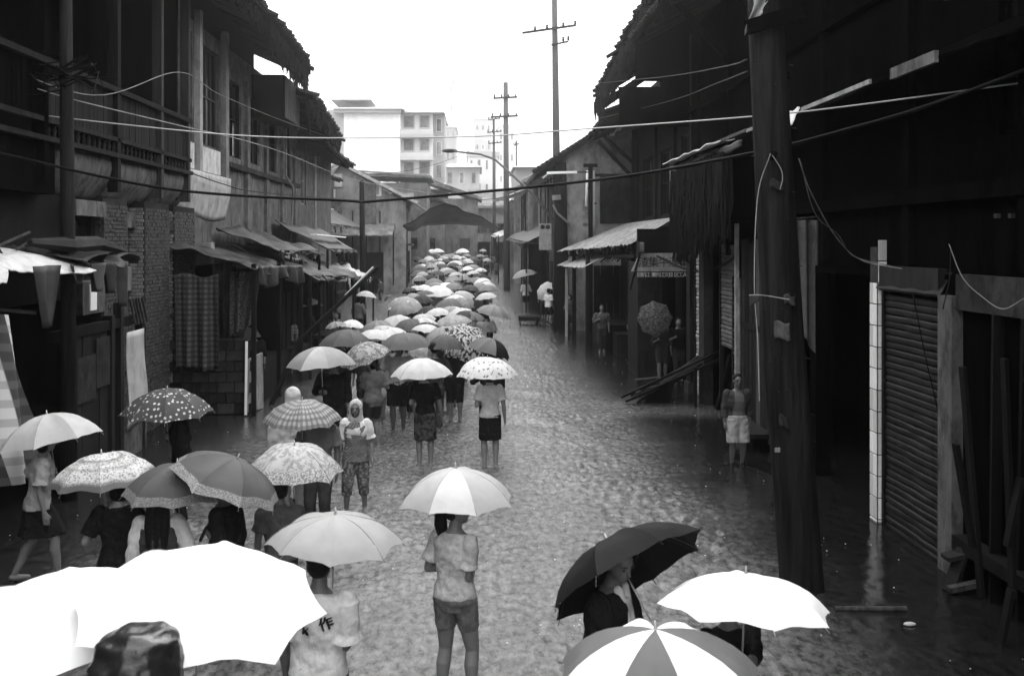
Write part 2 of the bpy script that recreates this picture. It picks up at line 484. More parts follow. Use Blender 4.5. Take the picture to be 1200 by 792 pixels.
def canopy_mesh(D, depth, seed, detail, mats, curve=2.0, rot0=0.0, pattern=None):
    """eight cloth panels stretched between the ribs"""
    rr = random.Random(seed); R_ = D / 2
    nt_, ns = (8, 6) if detail else (4, 2)
    n = 8; vs = []; fs = []; uv = []; mi = []
    ribk = [1 + rr.uniform(-0.03, 0.02) for _ in range(n)]; ribz = [rr.uniform(-0.025, 0.025) for _ in range(n)]
    def rib(k, t):
        k %= n; a = 2 * PI * k / n + rot0
        r = R_ * t * ribk[k]
        z = -depth * (0.72 * t ** curve + 0.28 * t ** (curve * 2.2)) + ribz[k] * t
        return Vector((r * math.cos(a), r * math.sin(a), z))
    for k in range(n):
        o = len(vs)
        for i in range(nt_ + 1):
            t = i / nt_
            for j in range(ns + 1):
                s = j / ns
                p = rib(k, t).lerp(rib(k + 1, t), s)
                q = 4 * s * (1 - s)
                p.z += -(0.022 + .012 * math.sin(k * 2.3 + seed)) * q * t * math.sin(PI * min(1, t * 1.1)) * D
                if t > 0.6: p.xy = p.xy * (1 - 0.05 * q * ((t - 0.6) / 0.4) ** 2); p.z += 0.012 * q * ((t - 0.6) / 0.4) ** 2
                if detail: p.z += 0.011 * noise.noise(Vector((p.x * 5, p.y * 5, seed * 3.1))) + .006 * t * math.sin(s * 9 + k + seed)
                vs.append(p); uv.append((s, t))
        for i in range(nt_):
            for j in range(ns):
                a = o + i * (ns + 1) + j
                fs.append((a, a + ns + 1, a + ns + 2, a + 1)); mi.append(pattern[k] if pattern else 0)
    me = bpy.data.meshes.new('canopy')
    me.from_pydata([tuple(v) for v in vs], [], fs)
    me.polygons.foreach_set('use_smooth', [True] * len(fs)); me.polygons.foreach_set('material_index', mi)
    lay = me.uv_layers.new(name='uv')
    arr = np.array([uv[l.vertex_index] for l in me.loops], 'f').reshape(-1)
    lay.data.foreach_set('uv', arr)
    setmat(me, mats)
    return me
def tubemesh(pts, rad, seg, m, name):
    me = MB().tube(pts, rad, seg).mesh(name, None, True); setmat(me, m); return me
SHAFT = {}
def umbrella(label, apex, D, axis=(0, 0, 1), depth=0.25, pat='plain', a=0.5, b=0.1, seed=0, near=False, group='umbrellas held over the people in the street', rot0=0.0, alt=None, curve=2.0, cat='umbrella', ribs=None, grip_z=1.24):
    ax = Vector(axis).normalized(); apex = Vector(apex)
    LS = min(.95, max(.5, (apex.z - gz(apex.y) - grip_z) / max(.4, ax.z)))
    ribs = near if ribs is None else ribs
    base = apex - ax * LS
    e = link('umbrella', None, None, base)
    e.rotation_mode = 'QUATERNION'
    q = Vector((0, 0, 1)).rotation_difference(ax)
    e.rotation_quaternion = q
    e['label'] = label; e['category'] = cat; e['group'] = group
    mats = [umb_mat(pat, a, b)]; pattern = None
    if alt is not None:
        mats.append(umb_mat('plain', alt[0], alt[0])); pattern = alt[1]
    dd = depth * D
    key = (round(D, 2), round(depth, 2), near, pat, a, b, str(alt), seed if near else seed % 3, round(rot0, 1))
    if key not in CANOPY: CANOPY[key] = canopy_mesh(D, dd, seed, near, mats, curve, rot0, pattern)
    c = link('canopy', CANOPY[key], e, (0, 0, LS))
    det = 'n' if near else 'f'
    if det not in SHAFT:
        SHAFT[det] = tubemesh([(0, 0, 0.08), (0, 0, 0.62)], 0.007 if near else 0.011, 6, M_steel, 'shaft')
        SHAFT['h' + det] = tubemesh([(0, 0, -0.07), (0, 0, -0.05), (0, 0, 0.07), (0, 0, 0.09)], [0.011, 0.016, 0.015, 0.009], 8, M_handle, 'handle')
        SHAFT['f' + det] = tubemesh([(0, 0, -0.01), (0, 0, 0.02), (0, 0, 0.05)], [0.016, 0.008, 0.004], 6, M_steel, 'ferrule')
    sh = link('shaft', SHAFT[det], e); sh.scale = (1, 1, LS / 0.62)
    link('handle', SHAFT['h' + det], e)
    if ribs is not None and D < 1.3: link('ferrule', SHAFT['f' + det], e, (0, 0, LS))
    if ribs:
        rm_ = M_handle if a < .02 else M_steel
        ak = ('rib', round(D, 2), round(dd, 2), a < .02)
        if ak not in SHAFT:
            pts = [(D / 2 * t, 0, -dd * (0.72 * t ** 2 + 0.28 * t ** 4.4) - 0.026) for t in (0.02, 0.3, 0.55, 0.8, 1.0)]
            SHAFT[ak] = tubemesh(pts, 0.003, 5, rm_, 'rib')
            SHAFT[ak + (1,)] = tubemesh([(0.012, 0, -0.3 * 1.0), (D * 0.24, 0, -dd * 0.2 - 0.012)], 0.003, 5, rm_, 'stretcher')
        for k in range(8):
            r_ = link('rib', SHAFT[ak], e, (0, 0, LS)); r_.rotation_euler = (0, 0, 2 * PI * k / 8 + rot0)
            s_ = link('stretcher', SHAFT[ak + (1,)], r_)
    return e, base, ax
# ---------------------------------------------------------------- people
def ik(a, b, l1, l2, hint):
    """middle joint of a two-bone limb from a to b bending towards hint; returns joint and reachable end"""
    a, b, hint = Vector(a), Vector(b), Vector(hint)
    d = b - a; dist = d.length
    mx_ = (l1 + l2) * 0.985
    if dist > mx_: b = a + d.normalized() * mx_; d = b - a; dist = mx_
    if dist < abs(l1 - l2) + 0.02: dist = abs(l1 - l2) + 0.02; b = a + d.normalized() * dist; d = b - a
    x = (l1 * l1 - l2 * l2 + dist * dist) / (2 * dist)
    hh = math.sqrt(max(1e-6, l1 * l1 - x * x))
    u = d.normalized(); n = (hint - u * hint.dot(u))
    if n.length < 1e-4: n = Vector((0, -1, 0)) - u * Vector((0, -1, 0)).dot(u)
    return a + u * x + n.normalized() * hh, b
def skeleton(s):
    """joint positions (front is +Y) for a standing figure of height h"""
    h = s['h']; fem = s.get('fem', False)
    J = {}
    sw = (0.098 if fem else 0.112) * h; hw = 0.050 * h
    lean = s.get('lean', 0.0); twist = s.get('twist', 0.0)
    hipz = 0.51 * h - s.get('drop', 0.0)
    J['pelvis'] = Vector((0, 0, hipz + 0.01 * h))
    def up(z, x=0, y=0):
        dz = (z - 0.51) * h
        p = Vector((x, y, dz)); p = Matrix.Rotation(-lean, 3, 'X') @ p
        p = Matrix.Rotation(twist * min(1, max(0, (z - 0.5) / 0.3)), 3, 'Z') @ p
        return p + Vector((0, 0, hipz))
    J['up'] = up
    J['chest'] = up(0.72); J['neck'] = up(0.835, 0, -0.005 * h); J['neck2'] = up(0.878, 0, 0.008 * h)
    hr = Matrix.Rotation(s.get('hturn', 0.0), 3, 'Z') @ Matrix.Rotation(-lean * 0.4 - s.get('hdown', 0.0), 3, 'X') @ Matrix.Rotation(s.get('htilt', 0.0), 3, 'Y')
    J['hr'] = Matrix.Rotation(twist, 3, 'Z') @ hr
    J['head'] = J['neck2'] + J['hr'] @ Vector((0, 0.008 * h, 0.056 * h))
    for sd, nm in ((1, 'R'), (-1, 'L')):
        J['sh' + nm] = up(0.806, sd * sw, -0.004 * h)
        tgt = s.get('arm' + nm, None)
        if tgt is None: tgt = Vector((sd * 0.15 * h, 0.03 * h, 0.485 * h))
        hint = s.get('hint' + nm, Vector((sd * 0.35, -0.8, -0.5)))
        el, wr = ik(J['sh' + nm], tgt, 0.172 * h, 0.15 * h, hint)
        J['el' + nm], J['wr' + nm] = el, wr
        ft = s.get('leg' + nm, Vector((sd * 0.055 * h, 0, 0.0)))
        ft = Vector(ft); hip = Vector((sd * hw, 0, hipz))
        kn, an = ik(hip, ft + Vector((0, -0.01 * h, 0.045 * h)), 0.235 * h, 0.235 * h, Vector((sd * 0.12, 1, 0)))
        J['hip' + nm], J['kn' + nm], J['an' + nm] = hip, kn, an
    return J
def hand_shapes(mb, J, s, nm, grip, k):
    wr, el = J['wr' + nm], J['el' + nm]; h = s['h']
    d = (wr - el).normalized(); sd = 1 if nm == 'R' else -1
    if grip is not None:
        ax = Vector(grip).normalized()
        side = d.cross(ax).normalized() * sd
        palm0, palm1 = wr, wr + d * 0.045 * h / 1.7 * 1.7
        mb.caps(wr, wr + d * 0.05, 0.024 * k, 0.027 * k)
        c = wr + d * 0.075                                   # the shaft passes here
        for i in range(4):                                    # fingers wrapped round the handle
            o = ax * (0.03 - i * 0.02)
            b0 = wr + d * 0.055 + o - side * 0.018
            b1 = c + o + side * -0.026 + d * 0.012
            b2 = c + o + d * 0.028; b3 = c + o + side * 0.026 + d * 0.008; b4 = c + o + side * 0.018 - d * 0.012
            for p, q in ((b0, b1), (b1, b2), (b2, b3), (b3, b4)): mb.caps(p, q, 0.0095 * k, 0.009 * k, 8)
        mb.caps(wr + d * 0.03 + side * 0.02, c + ax * 0.045 + side * 0.02, 0.012 * k, 0.010 * k, 8)
    else:
        side = Vector((0, 1, 0)) - d * d.y
        side = side.normalized() if side.length > 0.1 else Vector((1, 0, 0))
        nrm = d.cross(side).normalized() * sd
        mb.caps(wr, wr + d * 0.065, 0.022 * k, 0.026 * k)
        mb.caps(wr + side * 0.015, wr + d * 0.08 + side * 0.022, 0.017 * k, 0.013 * k)
        mb.caps(wr - side * 0.012, wr + d * 0.08 - side * 0.024, 0.017 * k, 0.013 * k)
        for i, ln in enumerate((0.072, 0.08, 0.075, 0.058)):
            o = side * (0.031 - i * 0.0205)
            p = wr + d * 0.078 + o; q = p + (d + nrm * -0.15 * (i + 1) * 0.6).normalized() * ln * 0.5; r_ = q + (d + nrm * -0.5).normalized() * ln * 0.5
            mb.caps(p, q, 0.0095 * k, 0.009 * k, 8); mb.caps(q, r_, 0.009 * k, 0.0078 * k, 8)
        mb.caps(wr + d * 0.02 + side * 0.022, wr + d * 0.055 + side * 0.052, 0.013 * k, 0.011 * k, 8)
        mb.caps(wr + d * 0.055 + side * 0.052, wr + d * 0.085 + side * 0.055, 0.011 * k, 0.009 * k, 8)
def body_parts(s):
    """meshes of one figure; s: h, fem, pose, clothing. returns list of (part name, mesh, material, parent part)"""
    h = s['h']; J = skeleton(s); up = J['up']; fem = s.get('fem', False); vox = s.get('vox', 0.014)
    b = s.get('bulk', 1.0)
    out = []
    mb = MB()
    hx, wx, cx, sx = (0.100, 0.074, 0.090, 0.088) if fem else (0.092, 0.082, 0.102, 0.098)
    def torso(zs, add=0.0, seg=22, fold=None, hem=None):
        T = []
        prof = [(0.47, 0.072, 0.056, 0), (0.52, hx, 0.066, -0.006), (0.57, (hx + wx) / 2, 0.060, -0.003), (0.615, wx, 0.052, 0), (0.67, (wx + cx) / 2, 0.057, 0.004), (0.725, cx, 0.064, 0.006), (0.775, cx, 0.058, 0.0), (0.80, sx * 0.95, 0.047, -0.004), (0.825, sx * 0.62, 0.038, -0.006), (0.842, 0.036, 0.034, -0.004)]
        for z, rx, ry, yo in prof:
            if zs[0] - 1e-4 <= z <= zs[1]:
                p = up(z, 0, yo * h); k = 1.0
                T.append((p.x, p.y, p.z, rx * h * b + add, ry * h * b + add))
        return T
    mb.loft(torso((0.47, 0.9)), 22)
    mb.caps(J['neck'], J['neck2'], 0.034 * h, 0.030 * h)
    hc, hr = J['head'], J['hr']
    def hp(x, y, z): return hc + hr @ Vector((x * h, y * h, z * h))
    mb.ell(hc + hr @ Vector((0, -0.004 * h, 0.010 * h)), (0.045 * h, 0.056 * h, 0.054 * h), 18, 12, hr)
    mb.ell(hp(0, 0.010, -0.024), (0.036 * h, 0.040 * h, 0.038 * h), 16, 10, hr)
    mb.caps(hp(0, 0.030, -0.050), hp(0, 0.034, -0.044), 0.015 * h, 0.014 * h, 10)
    mb.tube([hp(0, 0.048, 0.008), hp(0, 0.054, -0.006), hp(0, 0.062, -0.016), hp(0, 0.050, -0.021)], [0.005 * h, 0.006 * h, 0.0085 * h, 0.007 * h], 8)
    mb.caps(hp(-0.022, 0.045, 0.013), hp(0.022, 0.045, 0.013), 0.007 * h, 0.007 * h, 8)
    mb.caps(hp(-0.012, 0.0455, -0.032), hp(0.012, 0.0455, -0.032), 0.0055 * h, 0.0055 * h, 8)
    for sd in (-1, 1): mb.ell(hp(sd * 0.046, -0.004, -0.006), (0.006 * h, 0.012 * h, 0.019 * h), 8, 6, hr)
    for nm in 'RL':
        k = 0.92 if fem else 1.0
        mb.caps(J['sh' + nm], J['el' + nm], 0.030 * h * k, 0.024 * h * k)
        mb.tube([J['el' + nm], J['el' + nm].lerp(J['wr' + nm], 0.3), J['wr' + nm]], [0.023 * h * k, 0.024 * h * k, 0.0155 * h * k], 12)
        mb.caps(J['wr' + nm], J['wr' + nm] + (J['wr' + nm] - J['el' + nm]).normalized() * 0.01, 0.0165 * h * k, 0.017 * h * k)
        hand_shapes(mb, J, s, nm, s.get('grip' + nm), 0.95 if fem else 1.0)
        hip, kn, an = J['hip' + nm], J['kn' + nm], J['an' + nm]
        mb.tube([hip + Vector((0, 0, 0.02 * h)), hip.lerp(kn, 0.35), kn], [0.056 * h, 0.050 * h, 0.033 * h], 14)
        mb.caps(kn, kn + Vector((0, 0, 0.001)), 0.033 * h, 0.033 * h)
        mb.tube([kn, kn.lerp(an, 0.3) + Vector((0, -0.008 * h, 0)), kn.lerp(an, 0.6), an], [0.032 * h, 0.035 * h, 0.027 * h, 0.020 * h], 14)
        ft = s.get('foot' + nm, 0.0)
        mb.caps(an + Vector((0, -0.015 * h, -0.02 * h)), an + Vector((0, 0.02 * h, -0.025 * h)), 0.020 * h, 0.022 * h)
        mb.caps(an + Vector((0, 0.02 * h, -0.026 * h)), an + Vector((0.01 * h * (1 if nm == 'R' else -1), 0.085 * h, -0.034 * h)), 0.022 * h, 0.016 * h)
    body = voxel(mb, vox, 2)
    setmat(body, s.get('skin', M_skin))
    out.append(('body', body, None))
    cv = vox * 1.15
    # ---- top
    top = s.get('top')
    if top:
        t = MB(); add = top.get('loose', 0.014); z0 = top.get('hem', 0.50)
        rings = torso((0.47, 0.9), add)
        rings = [r for r in rings if r[2] >= up(z0).z - 0.001]
        p = up(z0); r0 = rings[0]
        rings = [(p.x, p.y - 0.004 * h, p.z, r0[3] * 1.03, r0[4] * 1.06)] + rings[:-1]
        rings.append((J['neck'].x, J['neck'].y, J['neck'].z - 0.002 * h, 0.040 * h, 0.038 * h))
        t.loft(rings, 24)
        sl = top.get('sleeve', 0.55)
        for nm in 'RL':
            S, E, Wr = J['sh' + nm], J['el' + nm], J['wr' + nm]
            if sl > 0:
                if sl <= 1:
                    q = S.lerp(E, sl)
                    t.tube([S.lerp(E, sl * .8), S.lerp(E, sl * 1.05)], [0.031 * h + add, 0.034 * h + add * 1.5], 14)
                    t.caps(S - Vector((0, 0, 0.003)), S.lerp(E, sl * 0.6), 0.033 * h + add * 0.6, 0.033 * h + add * 0.7)
                    t.tube([S, S.lerp(E, sl * 0.5), q], [0.030 * h + add, 0.031 * h + add, 0.031 * h + add * 1.1], 14)
                else:
                    t.caps(S, E, 0.030 * h + add, 0.027 * h + add)
                    t.tube([E, E.lerp(Wr, sl - 1)], [0.027 * h + add, 0.023 * h + add * 0.9], 14)
                    t.caps(E, E + Vector((0, 0, 0.001)), 0.027 * h + add, 0.027 * h + add)
        if top.get('collar'):
            t.tube([J['neck'] + Vector((0, 0, -0.01 * h)), J['neck'] + Vector((0, 0.002 * h, 0.018 * h))], [0.046 * h, 0.042 * h], 16)
        me = voxel(t, cv, 2, (0.013, 7.0))
        if top.get('open'):                        # jacket hanging open: cut the front strip away
            bm = bmesh.new(); bm.from_mesh(me); ow = top['open'] * h
            kill = [v for v in bm.verts if v.co.y > 0.015 * h and abs(v.co.x) < ow * (0.55 + 0.45 * min(1, max(0, (up(0.83).z - v.co.z) / (0.3 * h)))) and v.co.z > up(z0).z - 0.02]
            bmesh.ops.delete(bm, geom=kill, context='VERTS')
            bm.to_mesh(me); bm.free()
        setmat(me, cloth(*top['m'])); out.append((top.get('name', 'shirt'), me, None))
    # ---- inner panel (undershirt)
    # ---- legs
    bot = s.get('bot')
    if bot:
        t = MB(); add = bot.get('loose', 0.016); ln = bot['len']; kind = bot['kind']
        zt = bot.get('waist', 0.60)
        if kind == 'skirt':
            mid = (J['hipR'] + J['hipL']) / 2; fk = (J['knR'] + J['knL']) / 2
            zb = ln * h; spread = abs(J['knR'].y - J['knL'].y) * 0.5
            rings = [(mid.x, fk.y * 0.9, zb, 0.098 * h + add * 1.6, 0.075 * h + add + spread), (mid.x, fk.y * 0.5, (zb + J['pelvis'].z) / 2, 0.100 * h + add, 0.074 * h + add + spread * 0.5),
                     (mid.x, 0, J['pelvis'].z + 0.01 * h, hx * h + add, 0.070 * h + add), (0, 0, up(0.57).z, (hx + wx) / 2 * h + add * 0.6, 0.060 * h + add * 0.6), (0, 0, up(zt).z, wx * h + add * 0.5, 0.054 * h + add * 0.5)]
            t.loft(rings, 36, lambda a, j: (0.05 if j < 2 else 0.0) * math.sin(a * 7 + 1))
        else:
            r = torso((0.47, zt), add)
            t.loft(r, 22)
            for nm in 'RL':
                hip, kn, an = J['hip' + nm], J['kn' + nm], J['an' + nm]
                def leg(u): return hip.lerp(kn, u) if u <= 1 else kn.lerp(an, u - 1)
                # ln is the length along the leg: 1 = knee, 2 = ankle
                us = [0, 0.35 * min(ln, 1), 0.75 * min(ln, 1), min(ln, 1)] + ([1 + (ln - 1) * 0.5, ln] if ln > 1 else [])
                def rad(u): return (0.058 - 0.021 * min(u, 1) * (1 if not bot.get('wide') else 0.35) - (0.010 * max(0, u - 1) * (0 if bot.get('wide') else 1))) * h + add
                pts = [leg(u) for u in us]; pts[0] = pts[0] + Vector((0, 0, 0.015 * h))
                t.tube(pts, [rad(u) for u in us], 16)
        me = voxel(t, cv, 2, (0.008, 8.0))
        setmat(me, cloth(*bot['m'])); out.append((kind, me, None))
    # ---- hair
    hair = s.get('hair', 'short')
    if hair and hair != 'none':
        t = MB()
        g = 0.0
        t.ell(hp(0, -0.016, 0.022), (0.0505 * h, 0.057 * h, 0.055 * h), 20, 12, hr)
        t.ell(hp(0, -0.030, -0.004), (0.046 * h, 0.038 * h, 0.046 * h), 16, 10, hr)
        if hair == 'bob':
            t.ell(hp(0, -0.024, -0.028), (0.058 * h, 0.040 * h, 0.055 * h), 16, 10, hr)
        if hair == 'pony':
            base = hp(0, -0.062, 0.0)
            pts = [base, hp(-0.008, -0.082, -0.02), hp(-0.014, -0.082, -0.07), hp(-0.016, -0.072, -0.12), hp(-0.012, -0.066, -0.155)]
            t.tube(pts, [0.020 * h, 0.029 * h, 0.032 * h, 0.026 * h, 0.008 * h], 12)
        if hair == 'long':
            for xo in (-0.034, 0.0, 0.034):
                pts = [hp(xo, -0.035, 0), hp(xo, -0.058, -0.06), hp(xo * 1.1, -0.070, -0.14), hp(xo * 1.1, -0.074, -0.24), hp(xo * 0.9, -0.07, -0.30)]
                t.tube(pts, [0.024 * h, 0.028 * h, 0.030 * h, 0.024 * h, 0.008 * h], 12)
        me = voxel(t, vox * 0.9, 1, (0.004, 22.0)); setmat(me, M_hair); out.append(('hair', me, 0))
    if s.get('face'):
        for sd in (-1, 1):
            e = MB().ell(hp(sd * 0.0175, 0.0465, 0.000), (0.0065 * h, 0.004 * h, 0.0035 * h), 10, 6, hr).mesh('eye', None, True); setmat(e, M_eye); out.append(('eye', e, 0))
            e = MB().tube([hp(sd * 0.008, 0.0525, 0.0125), hp(sd * 0.018, 0.0515, 0.0155), hp(sd * 0.028, 0.046, 0.0125)], [0.0018 * h, 0.0026 * h, 0.0015 * h], 6).mesh('eyebrow'); setmat(e, M_hair); out.append(('eyebrow', e, 0))
        e = MB().tube([hp(-0.014, 0.0475, -0.033), hp(0, 0.052, -0.032), hp(0.014, 0.0475, -0.033)], [0.001 * h, 0.0028 * h, 0.001 * h], 6).mesh('mouth'); setmat(e, M_lip); out.append(('mouth', e, 0))
    for fn in s.get('extra', ()): out += fn(s, J, hp, up)
    return out, J
def hood_part(tone, low=-0.10):
    def fn(s, J, hp, up):
        h = s['h']; t = MB()
        t.ell(hp(0, -0.014, 0.016), (0.062 * h, 0.066 * h, 0.066 * h), 20, 12, J['hr'])
        t.loft([(*tuple(J['neck'] + Vector((0, -0.01 * h, -0.03 * h))), 0.078 * h, 0.062 * h), (*tuple(J['neck2'] + Vector((0, -0.006 * h, 0.0))), 0.060 * h, 0.058 * h), (*tuple(hp(0, -0.010, 0.01)), 0.060 * h, 0.060 * h)], 20)
        t.ell(hp(0, -0.030, 0.055), (0.035 * h, 0.035 * h, 0.03 * h), 12, 8, J['hr'])
        me = voxel(t, s.get('vox', .014), 1, (0.004, 16))
        bm = bmesh.new(); bm.from_mesh(me)
        hc, hri = J['head'], J['hr'].inverted()
        kill = []
        for v in bm.verts:
            q = hri @ (v.co - hc)
            if q.y > 0.022 * h and (q.x / (0.038 * h)) ** 2 + ((q.z + 0.012 * h) / (0.060 * h)) ** 2 < 1: kill.append(v)
        bmesh.ops.delete(bm, geom=kill, context='VERTS'); bm.to_mesh(me); bm.free()
        setmat(me, cloth(tone)); return [('hood', me, None)]
    return fn
def cap_part(tone):
    def fn(s, J, hp, up):
        h = s['h']; t = MB()
        t.ell(hp(0, -0.006, 0.030), (0.053 * h, 0.062 * h, 0.044 * h), 18, 10, J['hr'])
        t.tube([hp(0, 0.03, 0.026), hp(0, 0.085, 0.018)], [0.04 * h, 0.03 * h], 12, flat=1.0)
        mb2 = MB(); mb2.ell(hp(0, -0.006, 0.034), (0.053 * h, 0.062 * h, 0.040 * h), 18, 10, J['hr'])
        mb2.ell(hp(0, 0.052, 0.020), (0.040 * h, 0.040 * h, 0.005 * h), 18, 6, J['hr'])
        me = voxel(mb2, 0.008, 1); setmat(me, cloth(tone)); return [('cap', me, None)]
    return fn
def vest_part(tone, pat, hem=0.40, open_=False):
    def fn(s, J, hp, up):
        h = s['h']; t = MB(); P = lambda z, y=0: up(z, 0, y)
        rg = []
        for z, rx, ry in ((hem, 0.125, 0.092), (0.52, 0.112, 0.082), (0.62, 0.098, 0.074), (0.72, 0.108, 0.080), (0.78, 0.100, 0.072), (0.815, 0.072, 0.052)):
            p = P(z); rg.append((p.x, p.y, p.z, rx * h, ry * h))
        t.loft(rg, 28, lambda a, j: 0.03 * math.sin(a * 9) if j < 2 else 0)
        me = voxel(t, s.get('vox', .014), 1, (0.006, 10)); setmat(me, cloth(tone, pat)); return [('vest', me, None)]
    return fn
def bag_part(nm, tone):
    def fn(s, J, hp, up):
        w = J['wr' + nm] + (J['wr' + nm] - J['el' + nm]).normalized() * 0.08; t = MB()
        t.ell(w + Vector((0, 0, -0.20)), (0.10, 0.06, 0.13), 14, 10); t.caps(w, w + Vector((0, 0, -0.12)), 0.012, 0.03)
        me = voxel(t, 0.012, 1, (0.01, 12)); setmat(me, cloth(tone)); return [('carrier_bag', me, None)]
    return fn
def place_person(label, spec, loc, rotz, group=None, cache=None):
    if cache is not None and cache in PCACHE: parts = PCACHE[cache]
    else:
        parts, _ = body_parts(spec)
        if cache is not None: PCACHE[cache] = parts
    if loc[1] < 34: WADERS.append((loc[0], loc[1]))
    e = link('person', None, None, loc); e.rotation_euler = (0, 0, rotz)
    e['label'] = label; e['category'] = 'person'
    if group: e['group'] = group
    objs = []
    for nm, me, par in parts:
        o = link(nm, me, e if par is None else objs[par]); objs.append(o)
    return e, objs
PCACHE = {}
WADERS = []
# ---------------------------------------------------------------- flooded street
def water():
    nx, ys = 400, [-8.0]
    y = -8.0
    while y < 6: y += 0.5; ys.append(y)
    while y < 210: y += max(0.042, y * y / 4668 * 1.15, ); ys.append(y)
    ys = np.array(ys); NY = len(ys)
    u = np.linspace(0, 1, nx)
    xs = -9.8 + 19.0 * u
    xs[:24] -= np.linspace(1, 0, 24) ** 2 * 8
    X, Y = np.meshgrid(xs, ys)
    far = np.clip((Y - 50) / 80, 0, 1)
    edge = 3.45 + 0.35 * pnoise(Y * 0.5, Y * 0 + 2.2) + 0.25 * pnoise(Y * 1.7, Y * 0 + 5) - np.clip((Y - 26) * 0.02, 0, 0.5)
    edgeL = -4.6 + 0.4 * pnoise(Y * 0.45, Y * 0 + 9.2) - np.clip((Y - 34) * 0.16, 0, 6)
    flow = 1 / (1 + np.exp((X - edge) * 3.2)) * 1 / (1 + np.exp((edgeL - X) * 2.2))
    q = np.clip((X + 0.6) / 4.0, 0, 1)
    wx = X + 0.22 * pnoise(X * 1.3, Y * 0.7); wy = Y + 0.4 * pnoise(X * 0.9 + 9, Y * 0.5)
    n1 = pnoise(wx * 6.8, wy * 3.3); n2 = pnoise(wx * 13 + 3, wy * 6.6); n3 = pnoise(wx * 1.2, wy * 0.7 + 4); n4 = pnoise(wx * 19, wy * 11 + 8)
    rid = 1 - 2 * np.abs(n1)
    patch = np.clip(0.75 + 0.9 * pnoise(X * 0.45, Y * 0.22), 0.25, 1.5)
    Z = (0.034 * rid * (0.45 + 0.75 * q) + 0.027 * n2 * (0.6 + 0.5 * q) + 0.04 * n3 + 0.013 * n4) * flow * patch * 1.3
    Z += (1 - flow) * (0.0035 * n2 + 0.0016 * n4 + 0.005 * n1)
    for (ax_, ay_) in WADERS:                      # rings and a short wake round every pair of legs
        for ox in (-.09, .09):
            j = np.where(np.abs(ys - ay_) < 1.1)[0]
            if not len(j): continue
            sl = slice(j[0], j[-1] + 1)
            dx = X[sl] - ax_ - ox; dy = Y[sl] - ay_
            r = np.sqrt(dx * dx + dy * dy) + 1e-4
            Z[sl] += 0.026 * np.cos(r * 34) * np.exp(-r / .22) * (r > .05) + 0.035 * np.exp(-((np.abs(dx) - np.clip(-dy, 0, 2) * .35) / .05) ** 2) * np.exp(-np.clip(-dy, 0, 3) / .4) * (dy < 0)
    Z *= np.clip(1.0 - 0.004 * Y, 0.5, 1)
    Z += np.maximum(0, (Y - 50) * 0.022)
    co = np.stack([X, Y, Z], -1).reshape(-1, 3)
    idx = np.arange(NY * nx).reshape(NY, nx)
    f = np.stack([idx[:-1, :-1], idx[:-1, 1:], idx[1:, 1:], idx[1:, :-1]], -1).reshape(-1, 4)
    me = bpy.data.meshes.new('flood_water')
    me.vertices.add(len(co)); me.vertices.foreach_set('co', co.astype('f').reshape(-1))
    me.loops.add(f.size); me.loops.foreach_set('vertex_index', f.astype('i').reshape(-1))
    me.polygons.add(len(f)); me.polygons.foreach_set('loop_start', np.arange(0, f.size, 4, dtype='i')); me.polygons.foreach_set('loop_total', np.full(len(f), 4, 'i'))
    me.polygons.foreach_set('use_smooth', [True] * len(f))
    me.update(calc_edges=True)
    # shallow silty shoal in front of the timber stack
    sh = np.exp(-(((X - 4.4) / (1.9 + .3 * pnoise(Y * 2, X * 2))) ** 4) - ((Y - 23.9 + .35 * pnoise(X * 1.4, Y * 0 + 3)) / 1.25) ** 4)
    silt_shade_val = np.clip(flow + 0.62 * sh, 0, 1)
    at = me.attributes.new('silt_shade', 'FLOAT', 'POINT'); at.data.foreach_set('value', silt_shade_val.astype('f').reshape(-1))
    m, t, p = new_mat('muddy_flood_water')
    a = N(t, "ShaderNodeAttribute", attribute_name='silt_shade')
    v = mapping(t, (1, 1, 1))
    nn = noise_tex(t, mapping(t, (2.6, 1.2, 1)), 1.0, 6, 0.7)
    silt_shade = mixc(t, 1.0, a.outputs['Fac'], ramp(t, nn, [(0.3, 0.62), (0.7, 1.15)]), 'MULTIPLY')
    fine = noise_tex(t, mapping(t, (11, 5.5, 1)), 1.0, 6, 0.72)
    c2 = mixc(t, silt_shade, 0.010, 0.14)  # water painted dark at the sides as if shaded, silt-pale midstream
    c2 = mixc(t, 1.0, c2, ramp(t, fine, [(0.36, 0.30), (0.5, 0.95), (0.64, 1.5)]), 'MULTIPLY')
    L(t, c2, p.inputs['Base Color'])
    L(t, ramp(t, a.outputs['Fac'], [(0, 0.05), (1, 0.20)]), p.inputs['Roughness'])
    p.inputs['IOR'].default_value = 1.33
    p.inputs['Specular IOR Level'].default_value = 0.5
    b1 = noise_tex(t, mapping(t, (22, 12, 1)), 1.0, 5, 0.7)
    hb = mixc(t, 1.0, b1, ramp(t, a.outputs['Fac'], [(0, 0.10), (1, 1.0)]), 'MULTIPLY')
    bump(t, p, hb, 0.42, 0.03)
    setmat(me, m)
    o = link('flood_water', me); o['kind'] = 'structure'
# street bed under the water, out to the horizon
gb = MB()
gb.grid(lambda u, v: (-400 + 800 * u, -60 + 1000 * v, (0.022 * max(0, -60 + 1000 * v - 50) if -60 + 1000 * v < 210 else 3.5) - 0.35), 8, 60)
o = single('ground', gb, M_mud, '', '', kind='structure')
